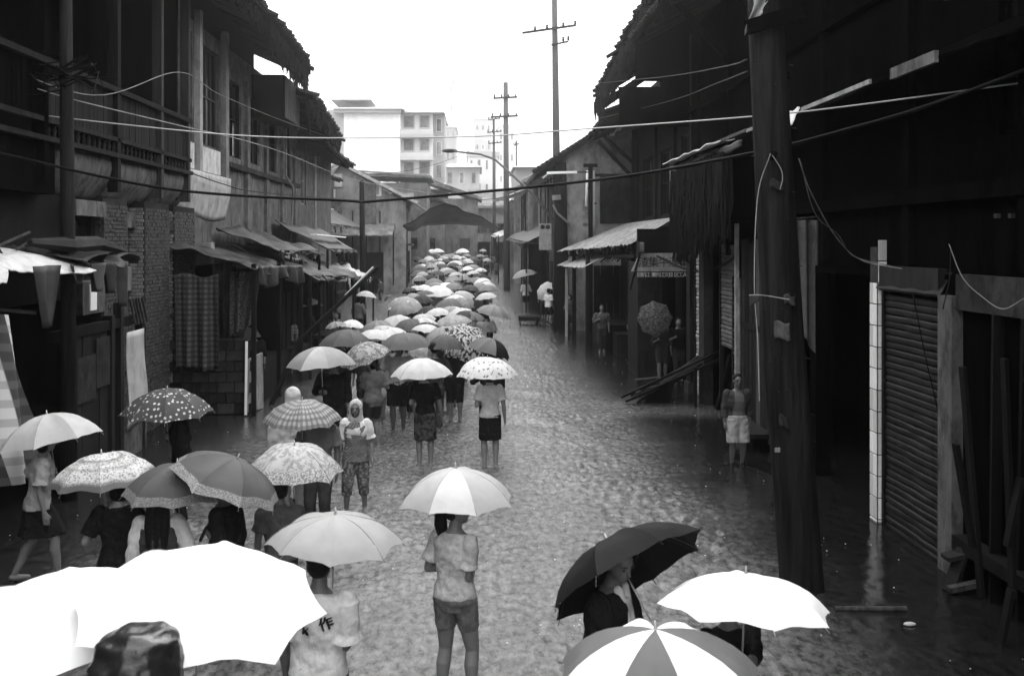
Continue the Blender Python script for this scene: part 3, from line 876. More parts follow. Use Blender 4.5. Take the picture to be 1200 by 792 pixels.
# ---------------------------------------------------------------- building helpers
def tile_roof(T, x_eave, z_eave0, z_eave1, y0, y1, x_ridge, rise, m=None, pitch=0.17, seed=1, thick=0.16, sag=0.1, under=None, over=0.35):
    """slab with rows of barrel tiles running up the slope; eave along the street with ragged tile ends"""
    m = m or M_tile
    rr = random.Random(seed); sgn = 1 if x_ridge > x_eave else -1
    def zr(y):
        u = (y - y0) / (y1 - y0)
        return z_eave0 + (z_eave1 - z_eave0) * u - sag * math.sin(PI * u)
    deck = MB()
    ny = max(4, int((y1 - y0) / 1.2))
    deck.grid(lambda u, v: (x_eave + (x_ridge - x_eave) * v, y0 + (y1 - y0) * u, zr(y0 + (y1 - y0) * u) + rise * v), ny, 3, (0, 0, thick))
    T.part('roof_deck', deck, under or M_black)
    tl = MB(); n = int((y1 - y0) / pitch)
    length = abs(x_ridge - x_eave)
    for i in range(n + 1):
        y = y0 + i * pitch + rr.uniform(-0.02, 0.02)
        ov = rr.uniform(0.02, over * .45) * (1 if rr.random() < 0.9 else 1.8)
        ps = []; k = 7
        for j in range(k + 1):
            u = -ov / length + (1 + ov / length) * j / k
            w = rr.uniform(-0.015, 0.015)
            ps.append((x_eave + (x_ridge - x_eave) * u, y + w, zr(y) + rise * u + 0.04 + rr.uniform(-0.012, 0.012)))
        tl.tube(ps, [rr.uniform(0.055, 0.075) for _ in ps], 6)
    T.part('tile_row', tl, m, stuff=True)
    # verge tiles on the far and near ends
    for ye in (y0, y1):
        for j in range(int(length / 0.3)):
            u = j * 0.3 / length
            tl2 = None
    raf = MB().box((0, 0, 0), (0.001, 0.001, 0.001))
    rm = boxmesh('rafter', math.hypot(length, rise) * 0.98, 0.09, 0.12, M_timber)
    an = math.atan2(rise, (x_ridge - x_eave)) if sgn > 0 else math.atan2(rise, -(x_ridge - x_eave))
    for i in range(int((y1 - y0) / 1.1)):
        y = y0 + 0.5 + i * 1.1
        o = T.inst('rafter', rm, ((x_eave + x_ridge) / 2, y, zr(y) + rise / 2 - thick - 0.07), (0, -an if sgn > 0 else an, 0))
def fringe(T, name, p0, p1, n, lo, hi, m, seed=0, w=0.05):
    rr = random.Random(seed); mb = MB(); p0, p1 = Vector(p0), Vector(p1)
    for i in range(n):
        p = p0.lerp(p1, rr.random()); l = rr.uniform(lo, hi)
        off = Vector((rr.uniform(-0.12, 0.12), rr.uniform(-0.05, 0.05), rr.uniform(-0.05, 0.05)))
        mb.tube([p + off, p + off + Vector((rr.uniform(-.05, .05), rr.uniform(-.05, .05), -l * 0.6)), p + off + Vector((rr.uniform(-.1, .1), rr.uniform(-.1, .1), -l))], [w, w * 0.8, 0.01], 4)
    T.part(name, mb, m, stuff=True)
BRK = {}
def brick_face(T, name, o, ux, uz, w, h, m, nrm, seed=0, bw=0.24, bh=0.065, proud=0.012, skip=0.0):
    """brick courses laid on a face: origin o (lower corner), along ux, up z; joined because each course is only 3 px high"""
    rr = random.Random(seed); mb = MB(); o = Vector(o); ux = Vector(ux).normalized(); nrm = Vector(nrm).normalized()
    rows = int(h / (bh + 0.012)); rot = Matrix((ux, nrm, Vector((0, 0, 1)))).transposed()
    for r in range(rows):
        x = -(bw / 2 if r % 2 else 0.0)
        while x < w:
            x0 = max(0, x); x1 = min(w, x + bw)
            if x1 - x0 > 0.05 and rr.random() > skip:
                c = o + ux * ((x0 + x1) / 2) + Vector((0, 0, (r + 0.5) * (bh + 0.012)))
                pr = proud + rr.uniform(-0.006, 0.012)
                mb.box(c + nrm * (pr / 2), (x1 - x0 - 0.012, pr + 0.02, bh), rot)
            x += bw + 0.0
    return T.part(name, mb, m, stuff=True)
def planks(T, o, ux, total, h, n, m, nrm=(1, 0, 0), name='plank', seed=0, th=0.03, gap=0.012, ragged=0.0, z0=None, parent=None, ms=None):
    """upright boards side by side, each an object sharing one mesh per width"""
    rr = random.Random(seed); o = Vector(o); ux = Vector(ux).normalized(); w = total / n
    nrm = Vector(nrm).normalized(); rotz = math.atan2(ux.y, ux.x)
    me = [boxmesh(name, w - gap, th, h, mm) for mm in (ms or [m])]
    for i in range(n):
        c = o + ux * (w * (i + 0.5)) + Vector((0, 0, h / 2 + rr.uniform(-ragged, 0))) + nrm * rr.uniform(0, 0.012)
        ob = T.inst(name, me[rr.randrange(len(me))], c, (rr.uniform(-0.004, 0.004), rr.uniform(-0.006, 0.006), rotz), parent)
def shutter(label, x, ya, yb, z0, z1, m, pitch=0.085, group='roller shutters of the right-hand shops', box=True, top=None):
    """roller shutter: every slat a part, held between guide rails"""
    T = Thing('roller_shutter', label, 'shutter', (x, (ya + yb) / 2, 0), group)
    n = int((z1 - z0) / pitch); w = abs(yb - ya)
    mb = MB()
    prof = [(0, 0), (-0.018, 0.2), (-0.022, 0.5), (-0.018, 0.8), (0, 0.98), (0.012, 0.98), (0.012, 0)]
    vs = []
    for e in (-w / 2, w / 2):
        for px_, pz in prof: vs.append((px_, e, pz * pitch))
    k = len(prof)
    mb.add(vs, [(i, (i + 1) % k, (i + 1) % k + k, i + k) for i in range(k)] + [tuple(range(k - 1, -1, -1)), tuple(range(k, 2 * k))])
    me = mb.mesh('slat'); setmat(me, m)
    rr = random.Random(int(ya * 10)); rr_ = rr.uniform
    mes = [me]
    for q in range(3):                                 # dented slats
        b2 = MB(); ns = 6; vs = []
        for e in range(ns + 1):
            yy = -w / 2 + w * e / ns; dn = rr_(-.018, .010) if 0 < e < ns else 0
            for px_, pz in prof: vs.append((px_ + dn, yy, pz * pitch + dn * .4))
        fs = [(e * k + i, e * k + (i + 1) % k, (e + 1) * k + (i + 1) % k, (e + 1) * k + i) for e in range(ns) for i in range(k)] + [tuple(range(k - 1, -1, -1)), tuple(range(ns * k, ns * k + k))]
        b2.add(vs, fs); m2 = b2.mesh('slat'); setmat(m2, m); mes.append(m2)
    for i in range(n):
        T.inst('slat', mes[rr.randrange(4)], (x + rr.uniform(-0.008, 0.008), (ya + yb) / 2, z0 + i * pitch), (rr.uniform(-.006, .006), rr.uniform(-0.09, 0.09), 0))
    for y in (ya, yb):
        T.part('guide_rail', MB().bb(x - 0.05, x + 0.05, y - 0.035, y + 0.035, -0.3, z1 + 0.05), M_metal)
    if box: T.part('shutter_box', MB().bb(x - 0.10, x + 0.3, min(ya, yb), max(ya, yb), z1, z1 + 0.35), M_metal)
    return T
def tin_sheet(T, name, c00, c10, c11, c01, m, waves=12, amp=0.02, th=0.012, sag=0.0, seed=0, ragged=0.06, nu=None, crumple=0.0, stuff=False):
    """corrugated or cloth sheet between four corners; u runs c00 to c10, v runs c00 to c01"""
    a, b, c, d = map(Vector, (c00, c10, c11, c01)); rr = random.Random(seed)
    nu = nu or waves * 4; jag = [rr.uniform(0, ragged) for _ in range(nu + 1)]
    nrm = (b - a).cross(d - a).normalized()
    if nrm.z < 0: nrm = -nrm
    mb = MB()
    def fn(u, v):
        i = int(round(u * nu))
        vv = v * (1 + jag[i]) if v > 0.99 else v
        p = a.lerp(b, u).lerp(d.lerp(c, u), vv)
        off = amp * math.sin(2 * PI * waves * u)
        if crumple: off += crumple * noise.noise(Vector((p.x * 1.3, p.y * 1.1, seed + p.z))) + crumple * 0.5 * noise.noise(Vector((p.x * 3.7, p.y * 3.1, seed + 3)))
        return p + nrm * off - Vector((0, 0, sag * math.sin(PI * u) * math.sin(PI * min(1, v) * 0.85)))
    mb.grid(fn, nu, 10 if crumple or sag else 3, nrm * th)
    return T.part(name, mb, m, smooth=bool(crumple))
def wall_with_openings(T, name, x, y0, y1, z0, z1, holes, m, th=0.22, side=1):
    """street-parallel wall at x with rectangular openings (ya, yb, za, zb); thickness goes away from the street (side=-1 left, +1 right)"""
    ys = sorted({y0, y1, *[h[0] for h in holes], *[h[1] for h in holes]}); zs = sorted({z0, z1, *[h[2] for h in holes], *[h[3] for h in holes]})
    mb = MB(); x2 = x + side * th
    for i in range(len(ys) - 1):
        run = None
        for j in range(len(zs) - 1):
            cy, cz = (ys[i] + ys[i + 1]) / 2, (zs[j] + zs[j + 1]) / 2
            if any(h[0] < cy < h[1] and h[2] < cz < h[3] for h in holes):
                if run is not None: mb.bb(x, x2, ys[i], ys[i + 1], run, zs[j]); run = None
            elif run is None: run = zs[j]
        if run is not None: mb.bb(x, x2, ys[i], ys[i + 1], run, zs[-1])
    bm = bmesh.new()
    me = mb.mesh(name, T.b); bm.from_mesh(me); bmesh.ops.remove_doubles(bm, verts=bm.verts, dist=1e-4)
    # drop interior faces shared by neighbouring blocks
    seen = {}
    for f in bm.faces:
        k = tuple(sorted(v.index for v in f.verts)); seen.setdefault(k, []).append(f)
    bmesh.ops.delete(bm, geom=[f for fs in seen.values() if len(fs) > 1 for f in fs], context='FACES_ONLY')
    bm.to_mesh(me); bm.free(); setmat(me, m)
    return link(name, me, T.e)
def window_at(T, x, ya, yb, za, zb, side, m=None, bars=2, rails=2, depth=0.10):
    """frame, pane and glazing bars set back in an opening of a street-parallel wall"""
    xx = x + side * depth; m = m or M_timber2; fw = 0.06
    mb = MB()
    mb.bb(xx - .03, xx + .03, ya, ya + fw, za, zb); mb.bb(xx - .03, xx + .03, yb - fw, yb, za, zb)
    mb.bb(xx - .028, xx + .028, ya + fw, yb - fw, za, za + fw); mb.bb(xx - .028, xx + .028, ya + fw, yb - fw, zb - fw, zb)
    w = T.part('window', mb, m)
    b = MB()
    for i in range(1, bars): y = ya + (yb - ya) * i / bars; b.bb(xx - .02, xx + .02, y - .018, y + .018, za + fw, zb - fw)
    for i in range(1, rails): z = za + (zb - za) * i / rails; b.bb(xx - .017, xx + .017, ya + fw, yb - fw, z - .018, z + .018)
    if bars > 1 or rails > 1: T.part('glazing_bar', b, m, w)
    T.part('pane', MB().bb(xx + side * .022, xx + side * .03, ya + fw, yb - fw, za + fw, zb - fw), M_glass, w)
def cable(label, pts, r, m=None, name='power_cable', group='overhead wires across the street', n=40, sag=None):
    """smooth curve through the given points"""
    P = [Vector(p) for p in pts]; out = []
    if len(P) == 2:
        for i in range(n + 1):
            u = i / n; q = P[0].lerp(P[1], u); q.z -= (sag or 0) * 4 * u * (1 - u); out.append(q)
    else:
        Q = [P[0] * 2 - P[1]] + P + [P[-1] * 2 - P[-2]]
        for k in range(1, len(Q) - 2):
            for i in range(10):
                t = i / 10; a, b, c, d = Q[k - 1], Q[k], Q[k + 1], Q[k + 2]
                out.append(0.5 * ((2 * b) + (c - a) * t + (2 * a - 5 * b + 4 * c - d) * t * t + (3 * b - a - 3 * c + d) * t ** 3))
        out.append(P[-1])
    return single(name, MB().tube(out, r, 5), m or M_cable, label, 'cable', group, smooth=True, base=out[0])
def text_mesh(s, size, m, depth=0.006):
    cu = bpy.data.curves.new('lettering', 'FONT'); cu.body = s; cu.size = size; cu.extrude = depth; cu.align_x = 'CENTER'; cu.align_y = 'CENTER'
    cu.resolution_u = 2
    o = bpy.data.objects.new('lettering', cu); COL.objects.link(o)
    me = bpy.data.meshes.new_from_object(o.evaluated_get(bpy.context.evaluated_depsgraph_get()))
    bpy.data.objects.remove(o)
    me.materials.clear(); setmat(me, m)
    return me
# ================================================================ LEFT SIDE
XL = -7.2
# ---- house with the railed gallery (near left)
T = Thing('timber_house', 'dark two-storey house with brick piers and boarded gallery rail, nearest on the left', 'house', (-8.5, 14, 0))
y0, y1 = -8.0, 23.7
T.part('back_wall', MB().bb(-12.0, -11.8, y0, y1, -0.3, 9.6), M_timber)
T.part('gable_wall', MB().bb(-11.8, XL - 0.3, y0, y0 + .2, -0.3, 9.6), M_timber)
wall_with_openings(T, 'ground_wall', XL, y0, 19.0, -0.3, 4.8, [(-6, -2, -.3, 3), (0, 4, -.3, 3), (6, 10, -.3, 3), (11, 15.5, -0.3, 3.0), (17.6, 18.8, 3.35, 4.45)], M_timber, 0.2, -1)
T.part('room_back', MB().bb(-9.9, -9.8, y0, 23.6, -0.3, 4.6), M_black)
T.part('floor_slab', MB().bb(-11.8, XL - 0.02, y0, y1, 4.82, 5.0), M_timber)
# rounded plaster cornice under the gallery
mb = MB()
mb.grid(lambda u, v: (XL - 0.05 + 0.34 * math.sin(v * PI * 0.62) + 0.02 * noise.noise(Vector((u * 20, v * 3, 1))), 16.6 + (y1 - 16.25) * u, 4.78 + 0.82 * v), 60, 8, (0.12, 0, 0))
T.part('cornice', mb, M_plaster, smooth=True)
T.part('cornice_board', MB().bb(XL - .1, XL + .28, y0, 16.55, 4.78, 5.59), M_black)  # near stretch black, painting in the deep shade there
T.part('gallery_sill', MB().bb(XL - 0.2, XL + 0.42, y0, y1 + 0.3, 5.6, 5.68), M_timber2)
bm_ = MB().tube([(0, 0, -0.11), (0, 0, -0.06), (0, 0, 0), (0, 0, 0.06), (0, 0, 0.11)], [0.07, 0.035, 0.055, 0.035, 0.07], 8).mesh('baluster', None, True); setmat(bm_, M_plaster_dark)
y = 16.2
while y < y1: T.inst('baluster', bm_, (XL + 0.30, y, 5.79)); y += 0.24
T.part('lower_rail', MB().bb(XL + 0.2, XL + 0.4, y0, y1 + .25, 5.90, 5.98), M_timber2)
T.part('handrail', MB().bb(XL + 0.16, XL + 0.42, y0, y1 + .25, 6.82, 6.92), M_timber2)
for a, b_ in ((11.0, 13.4), (13.5, 15.9), (16.0, 19.05), (19.25, 21.65), (21.85, 23.6)):
    planks(T, (XL + 0.30, a, 5.98), (0, 1, 0), b_ - a, 0.84, int((b_ - a) / 0.16), M_timber2, name='rail_board', seed=int(a), ms=[M_timber2, M_timber2, M_timber] if a > 15.9 else [M_black])  # nearest spans coloured black in place of shade
for yp in (10.9, 13.45, 15.95, 19.15, 21.75, 23.75):
    T.part('post', MB().beam((XL + 0.30, yp, 4.95), (XL + 0.30, yp, 10.1), 0.16, 0.2), M_black if yp < 16 else M_timber2 if yp < 20 else M_timber3)  # posts blackened towards the near end as if shaded
T.part('gallery_wall', MB().bb(-9.2, -9.1, y0, y1, 5.0, 9.9), M_black)
T.part('end_partition', MB().bb(-9.1, XL + .15, y1 - .14, y1 - .04, 5.0, 9.9), M_timber)
T.part('gallery_ceiling', MB().bb(-9.1, XL + .45, y0, y1 - .02, 9.86, 9.94), M_black)
tile_roof(T, -5.65, 10.9, 10.25, y0, 27.0, -12.4, 3.0, seed=3, over=0.25)
fringe(T, 'hanging_thatch', (-5.9, 17, 10.45), (-5.9, 27, 10.1), 190, 0.1, 0.5, M_straw, 5, 0.045)
# brick piers with recesses between them
for i, (a, b_, xx) in enumerate(((19.05, 20.35, XL + 0.12), (21.1, 22.75, XL + 0.22), (23.5, 25.2, XL + 0.10))):
    T.part('pier', MB().bb(xx - 0.5, xx, a, b_, -0.3, 4.85), M_mortar)
    brick_face(T, 'brickwork', (xx, b_, -0.28), (0, -1, 0), None, b_ - a, 5.05, M_brick, (1, 0, 0), i)
    brick_face(T, 'brickwork', (xx - 0.5, a, -0.28), (1, 0, 0), None, 0.5, 5.05, M_brick_pale if i else M_brick, (0, -1, 0), i + 9)
T.part('infill_wall', MB().bb(XL - 0.25, XL - 0.1, 20.35, 21.1, -0.3, 4.8), M_mortar)
brick_face(T, 'brickwork', (XL - 0.1, 21.1, -0.28), (0, -1, 0), None, 0.75, 5.0, M_brick, (1, 0, 0), 31, skip=0.03)
T.part('vent_panel', MB().bb(XL - 0.12, XL - 0.02, 20.4, 21.05, 3.0, 3.5), M_concrete)
T.part('lintel', MB().bb(XL - 0.12, XL + 0.05, 20.38, 21.08, 4.3, 4.62), M_plaster)
T.part('recess_board', MB().bb(XL - 0.3, XL - 0.2, 22.75, 23.5, -0.3, 4.3), M_timber2)
T.part('recess_sill', MB().bb(XL - 0.2, XL + 0.12, 22.78, 23.47, 2.35, 2.47), M_concrete)
T.part('lintel', MB().bb(XL - 0.2, XL + 0.1, 22.78, 23.47, 4.25, 4.5), M_plaster_dark)
T.part('window_hood', MB().bb(XL - 0.1, XL + 0.25, 17.5, 18.9, 4.47, 4.75), M_plaster)
window_at(T, XL, 17.62, 18.78, 3.37, 4.43, -1, bars=2, rails=1)
T.part('window_box', MB().bb(XL, XL + 0.28, 17.7, 18.75, 2.72, 3.3), M_plaster)
T.part('window_box_panel', MB().bb(XL + 0.281, XL + 0.30, 18.0, 18.3, 2.78, 3.25), M_white)

# ---- plastered house with tall windows
T = Thing('plastered_house', 'pale plastered two-storey house with tall barred windows, beside the gallery house', 'house', (-8.5, 32, 0))
wl = [(24.35, 25.35, 6.55, 9.3), (25.95, 27.95, 6.55, 9.2), (29.0, 30.6, 6.5, 8.75), (31.8, 33.1, 6.5, 8.6), (34.6, 35.9, 6.45, 8.5), (37.3, 38.6, 6.4, 8.4), (24.3, 28.4, -0.3, 3.4), (29.4, 33.4, -.3, 3.2), (34.5, 38.5, -.3, 3.2)]
wall_with_openings(T, 'front_wall', XL, 23.8, 40.0, -0.3, 9.6, wl, M_plaster, 0.3, -1)
T.part('wall_head', MB().bb(XL - .3, XL - .02, 23.8, 32.4, 9.602, 10.5), M_timber)
for w in wl[:2]: window_at(T, XL, *w[:4], -1, m=M_timber3, bars=4, rails=2)
for w in wl[2:6]: window_at(T, XL, *w[:4], -1, m=M_timber, bars=2, rails=2)
for yc, wd in ((24.1, 0.22), (25.65, 0.26), (28.3, 0.34)):
    T.part('column', MB().bb(XL + 0.003, XL + 0.16, yc - wd / 2, yc + wd / 2, 5.75, 9.9), M_plaster_light)
mb = MB()
mb.grid(lambda u, v: (XL + 0.02 + 0.16 * math.sin(min(1, v * 1.15) * PI * 0.5), 24.0 + 4.6 * u, 4.95 + .12 * (1 - v) * math.cos(u * 4.5) + 0.85 * v - .25 * (1 - v)), 24, 10, (0.1, 0, 0))
T.part('plaster_apron', mb, mat('whitewash', .5, .9, .3, (2, 2, 1.6), dirt=.5), smooth=True)
for a, b_ in ((24.4, 25.4), (25.95, 27.95)): T.part('white_panel', MB().bb(XL + 0.003, XL + 0.05, a, b_, 5.85, 6.5), MATS['whitewash'])
T.part('string_course', MB().bb(XL + 0.003, XL + 0.14, 28.7, 40.0, 6.15, 6.3), M_plaster_dark)
for yy in (31.2, 34.0, 36.7, 39.2): T.part('pilaster', MB().bb(XL + 0.004, XL + 0.10, yy - 0.18, yy + 0.18, 3.6, 9.4), M_plaster)
T.part('downpipe', MB().tube([(XL + .2, 36.6, 8.2), (XL + .2, 36.6, 6.4), (XL + .4, 37.0, 6.0), (XL + .22, 37.4, 4.0)], 0.05, 6), M_concrete)
T.part('back_wall', MB().bb(-11.9, -11.7, 23.8, 40, -.3, 9.5), M_timber)
T.part('room_back', MB().bb(-9.6, -9.5, 23.8, 40, -.3, 9.3), M_black)
T.part('end_wall', MB().bb(-11.7, XL - .31, 39.8, 40, -.3, 9.4), M_plaster_dark)
tile_roof(T, -5.6, 10.15, 9.75, 27.0, 33.6, -12.4, 3.2, seed=8, over=0.5, sag=-0.1)
fringe(T, 'hanging_thatch', (-5.7, 27.0, 9.95), (-5.75, 33.4, 9.6), 150, 0.15, 0.75, M_straw, 6, 0.06)
T.part('gable_board', MB().grid(lambda u, v: (-5.7 - 5.5 * u, 33.62, 9.3 + 0.2 * (1 - u) + 2.6 * u + 0.35 * v), 12, 1, (0, 0.08, 0)), M_timber)
tile_roof(T, -5.6, 9.0, 8.15, 33.9, 41.2, -11.4, 1.6, m=M_tile_pale, seed=11, over=0.5, sag=0.0)
fringe(T, 'hanging_thatch', (-5.7, 34.0, 8.9), (-5.7, 41.0, 8.1), 120, 0.15, 0.6, M_straw, 7, 0.06)
T.part('roof_brace', MB().beam((-5.75, 33.0, 10.0), (-6.05, 36.0, 7.9), 0.1, 0.14), M_timber)
# boxed attic bay under the roof edge
T2 = Thing('attic_box', 'boarded box bay jutting out under the left roof edge, its narrow end coloured as lit', 'bay', (-7.2, 33, 8.2))
T2.part('carcass', MB().bb(-8.9, -6.2, 32.05, 34.6, 8.0, 9.35), M_timber)
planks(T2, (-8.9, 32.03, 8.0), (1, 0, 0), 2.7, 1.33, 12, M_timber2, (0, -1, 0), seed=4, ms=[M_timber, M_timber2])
planks(T2, (-6.18, 32.05, 8.0), (0, 1, 0), 2.55, 1.33, 8, M_timber3, (1, 0, 0), seed=5, ms=[M_timber3])  # end boards paler, painting in the light on that side
# ---- third house
T = Thing('plastered_house', 'narrow grey plastered house past the ragged tiled eave on the left, with a lone drainpipe', 'house', (-8, 45, 0))
wl = [(42.0, 43.2, 5.6, 7.6), (45.0, 46.2, 5.6, 7.5)]
wall_with_openings(T, 'front_wall', XL - .2, 40.1, 50.5, -.3, 8.0, wl + [(41, 44, -.3, 3), (45.5, 49, -.3, 3)], M_plaster, .3, -1)
for w in wl: window_at(T, XL - .2, *w, -1, m=M_plaster_light, bars=3, rails=2)
T.part('room_back', MB().bb(-9.6, -9.5, 40.1, 50.5, -.3, 7.9), M_black)
T.part('downpipe', MB().tube([(XL, 44.4, 7.8), (XL, 44.4, 4.2)], 0.06, 6), M_concrete)
T.part('end_wall', MB().bb(-12, XL - .51, 50.3, 50.5, -.3, 8.0), M_plaster)
tile_roof(T, -6.3, 8.2, 7.9, 41.3, 50.8, -12.0, 1.8, m=M_tile_pale, seed=13, over=0.3)
# ---- gabled house facing us, side on to the street
T = Thing('gabled_house', 'low gabled house with a pale sloping verge and a white window, left background', 'house', (-8.5, 71, 1))
yg = 70.0
A_, B_, C_ = W(400, 192, yg), W(484, 236, yg), W(384, 200, yg)
mb = MB(); mb.add([(-14, yg, -.3), (B_.x - .5, yg, -.3), (B_.x - .5, yg, B_.z - .1), (A_.x, yg, A_.z - .15), (-14, yg, C_.z - 1.2),
                   (-14, yg + .3, -.3), (B_.x - .5, yg + .3, -.3), (B_.x - .5, yg + .3, B_.z - .1), (A_.x, yg + .3, A_.z - .15), (-14, yg + .3, C_.z - 1.2)],
                  [(0, 1, 2, 3, 4), (9, 8, 7, 6, 5), (0, 5, 6, 1), (1, 6, 7, 2), (2, 7, 8, 3), (3, 8, 9, 4), (4, 9, 5, 0)])
T.part('gable_wall', mb, M_farwall)
mb = MB(); mb.grid(lambda u, v: (A_.x + (B_.x + .3 - A_.x) * u, yg - .5 + 17 * v, A_.z + (B_.z - .15 - A_.z) * u), 4, 4, (0, 0, 0.12)); T.part('roof', mb, M_fartile)
mb = MB(); mb.grid(lambda u, v: (A_.x + (-11 - A_.x) * u, yg - .5 + 17 * v, A_.z + .002 - 2.0 * u), 4, 4, (0, 0, 0.12)); T.part('roof', mb, M_fartile)
T.part('verge_board', MB().beam((A_.x - .05, yg - .53, A_.z + .03), (B_.x + .35, yg - .53, B_.z - .12), 0.06, 0.20), M_plaster_light)
for k in range(9):
    x_ = -12.6 + k * .95; T.part('wall_batten', MB().bb(x_, x_ + .09, yg - .06, yg - .004, 1.0, 6.2 if x_ < -6.5 else 5.2), M_timber2)
T.part('lean_to_roof', MB().grid(lambda u, v: (-13 + 7.2 * u, yg - 2.2 * v - .05, 5.3 - .8 * v + .08 * noise.noise(Vector((u * 22, v * 4, 3)))), 40, 4, (0, 0, .1)), M_fartile)
for x0_, x1_ in ((-12, -10.4), (-9.8, -8.4), (-7.9, -6.6)): T.part('door', MB().bb(x0_, x1_, yg - .05, yg - .004, .3, 3.3), M_timber)
for x0_, x1_ in ((-11.8, -11), (-10.2, -9.5)): face_rect_ = T.part('window', MB().bb(x0_, x1_, yg - .06, yg - .004, 5.9, 6.9), M_plaster)
T.part('verge_board', MB().beam((A_.x + .05, yg - .53, A_.z), (-13, yg - .53, A_.z - 1.6), 0.06, 0.2), M_concrete)
a, b_ = W(428, 212, yg - .02), W(441, 262, yg - .02)
T.part('pilaster', MB().bb(a.x, b_.x, yg - .2, yg - .01, b_.z, a.z), M_plaster)
def face_rect(T, name, px0, py0, px1, py1, Y, m, th=0.08, parent=None):
    a, b_ = W(px0, py0, Y), W(px1, py1, Y)
    return T.part(name, MB().bb(a.x, b_.x, Y - th, Y, b_.z, a.z), m, parent)
w_ = face_rect(T, 'window', 431, 214, 447, 230, yg - .02, M_white)  # white frame with a pale pane
face_rect(T, 'pane', 433, 216, 444, 228, yg - .11, M_plaster_light, 0.02, w_)
w_ = face_rect(T, 'window', 392, 204, 401, 219, yg - .02, M_white)
face_rect(T, 'drain', 391, 222, 393, 232, yg - .02, M_white)
# far lower roofs behind it
for i, (pa, pb, Y, lab) in enumerate((((425, 203), (500, 213), 88, 'low tiled roof with a ragged ridge just behind the pale verge, in haze'), ((470, 213), (520, 236), 94, 'small sloping roof with a white triangular bracket in the haze'), ((495, 208), (560, 232), 100, 'broad pale roof sloping right behind the hanging canopy'))):
    a, b_ = W(pa[0], pa[1], Y), W(pb[0], pb[1], Y)
    T = Thing('distant_house', lab, 'house', ((a.x + b_.x) / 2, Y + 3, gz(Y)))
    T.part('wall', MB().bb(a.x, b_.x, Y, Y + 7, 0, b_.z - .1), M_farwall)
    T.part('roof', MB().grid(lambda u, v: (a.x - .4 + (b_.x - a.x + .8) * u, Y - .6 + 8 * v, a.z + (b_.z - a.z) * u * (1 if i else .3) + .1 * noise.noise(Vector((u * 9, v * 5, i)))), 14, 5, (0, 0, .25)), M_fartile)
    T.part('ridge', MB().beam((a.x - .3, Y - .62, a.z + .12), (b_.x, Y - .62, b_.z + (.1 if i else (a.z - b_.z) * .7)), .2, .16), M_fartile)
    T.part('door', MB().bb(a.x + .8, a.x + 2, Y - .05, Y - .003, 0, 2.8), M_timber)
    T.part('window', MB().bb(b_.x - 1.8, b_.x - .8, Y - .05, Y - .003, 3.4, 4.4), M_glass)

T = Thing('shophouse', 'dim two-storey row set back behind the open water on the left, in haze', 'house', (-11, 60, 0))
wl = [(52, 53.4, 5.4, 7.0), (56, 57.4, 5.4, 7.0), (60, 61.4, 5.4, 7.0), (64, 65.4, 5.4, 7.0)]
wall_with_openings(T, 'front_wall', -10.2, 50.6, 69.9, -.3, 8.2, wl + [(51.5, 54, -.3, 3.4), (55.5, 58.5, -.3, 3.4), (60, 63, -.3, 3.4)], M_farwall, .3, -1)
for w in wl: window_at(T, -10.2, *w, -1, m=M_timber2)
T.part('room_back', MB().bb(-12.6, -12.5, 50.6, 69.9, -.3, 8.1), M_black)
tile_roof(T, -9.3, 8.4, 8.3, 50.9, 69.0, -13.5, 1.8, m=M_fartile, seed=17)
# dark stalls at the foot of the gabled house
T = Thing('market_stall', 'dark squat stall under the gabled house, behind the small shop sign', 'stall', (-7, 77, .6))
a, b_ = W(432, 288, 76), W(478, 328, 76)
T.part('side_wall', MB().bb(a.x, b_.x, 76, 76.2, .2, a.z), M_timber2)
T.part('roof', MB().bb(a.x - .3, b_.x + .3, 75.4, 79, a.z + .01, a.z + .15), M_tarp)
T.part('door', MB().bb(a.x + .9, a.x + 1.7, 75.93, 75.99, .3, a.z - .5), M_black)
# ---- near-left shack with the torn awning
T = Thing('shack', 'patched wooden shack with a torn bright-edged awning at the left edge', 'shack', (-6.6, 17, 0))
XS = -6.55
planks(T, (XS, 15.9, 0.0), (0, 1, 0), 0.0 + 1.9, 2.45, 5, M_timber2, (1, 0, 0), seed=6, z0=0, ms=[M_timber2, M_timber3, M_timber2], name='wall_board')
T.part('corner_post', MB().bb(XS - .1, XS + .08, 17.85, 18.0, -.3, 2.7), M_timber2)
T.part('wall_panel', MB().bb(XS + .025, XS + .05, 16.4, 17.2, 1.35, 2.1), M_plaster_dark)
T.part('wall_panel', MB().bb(XS + .026, XS + .052, 17.22, 17.9, 1.5, 2.35), M_plaster_dark)
T.part('post', MB().bb(XS - .08, XS + .06, 19.5, 19.68, -.3, 2.9), M_timber2)
T.part('post', MB().bb(XS - .08, XS + .06, 18.35, 18.5, -.3, 2.9), M_timber2)
T.part('interior', MB().bb(XS - .62, XS - .55, 14.5, 19.9, -.3, 3.0), M_black)
T.part('header', MB().bb(XS - .06, XS + .05, 15.5, 19.7, 2.45, 2.62), M_timber)
sheet = MB().grid(lambda u, v: (XS + .10 + .06 * math.sin(v * 5) * (1 - v), 18.55 + 0.95 * u + .12 * (1 - v) * u, 0.62 + 1.72 * v - 0.1 * (1 - u) * (1 - v)), 10, 14, (.01, 0, 0))
T.part('plastic_sheet', sheet, M_tarp_pale, smooth=True)
T.part('lower_panel', MB().bb(XS + .02, XS + .06, 18.55, 19.75, -.3, 0.55), M_plaster)
for k in range(5):
    T.part('grille_bar', MB().beam((XS + .1, 18.7 + k * .17, 2.95), (XS + .12, 18.95 + k * .17, 2.45), .03, .03), M_timber3)
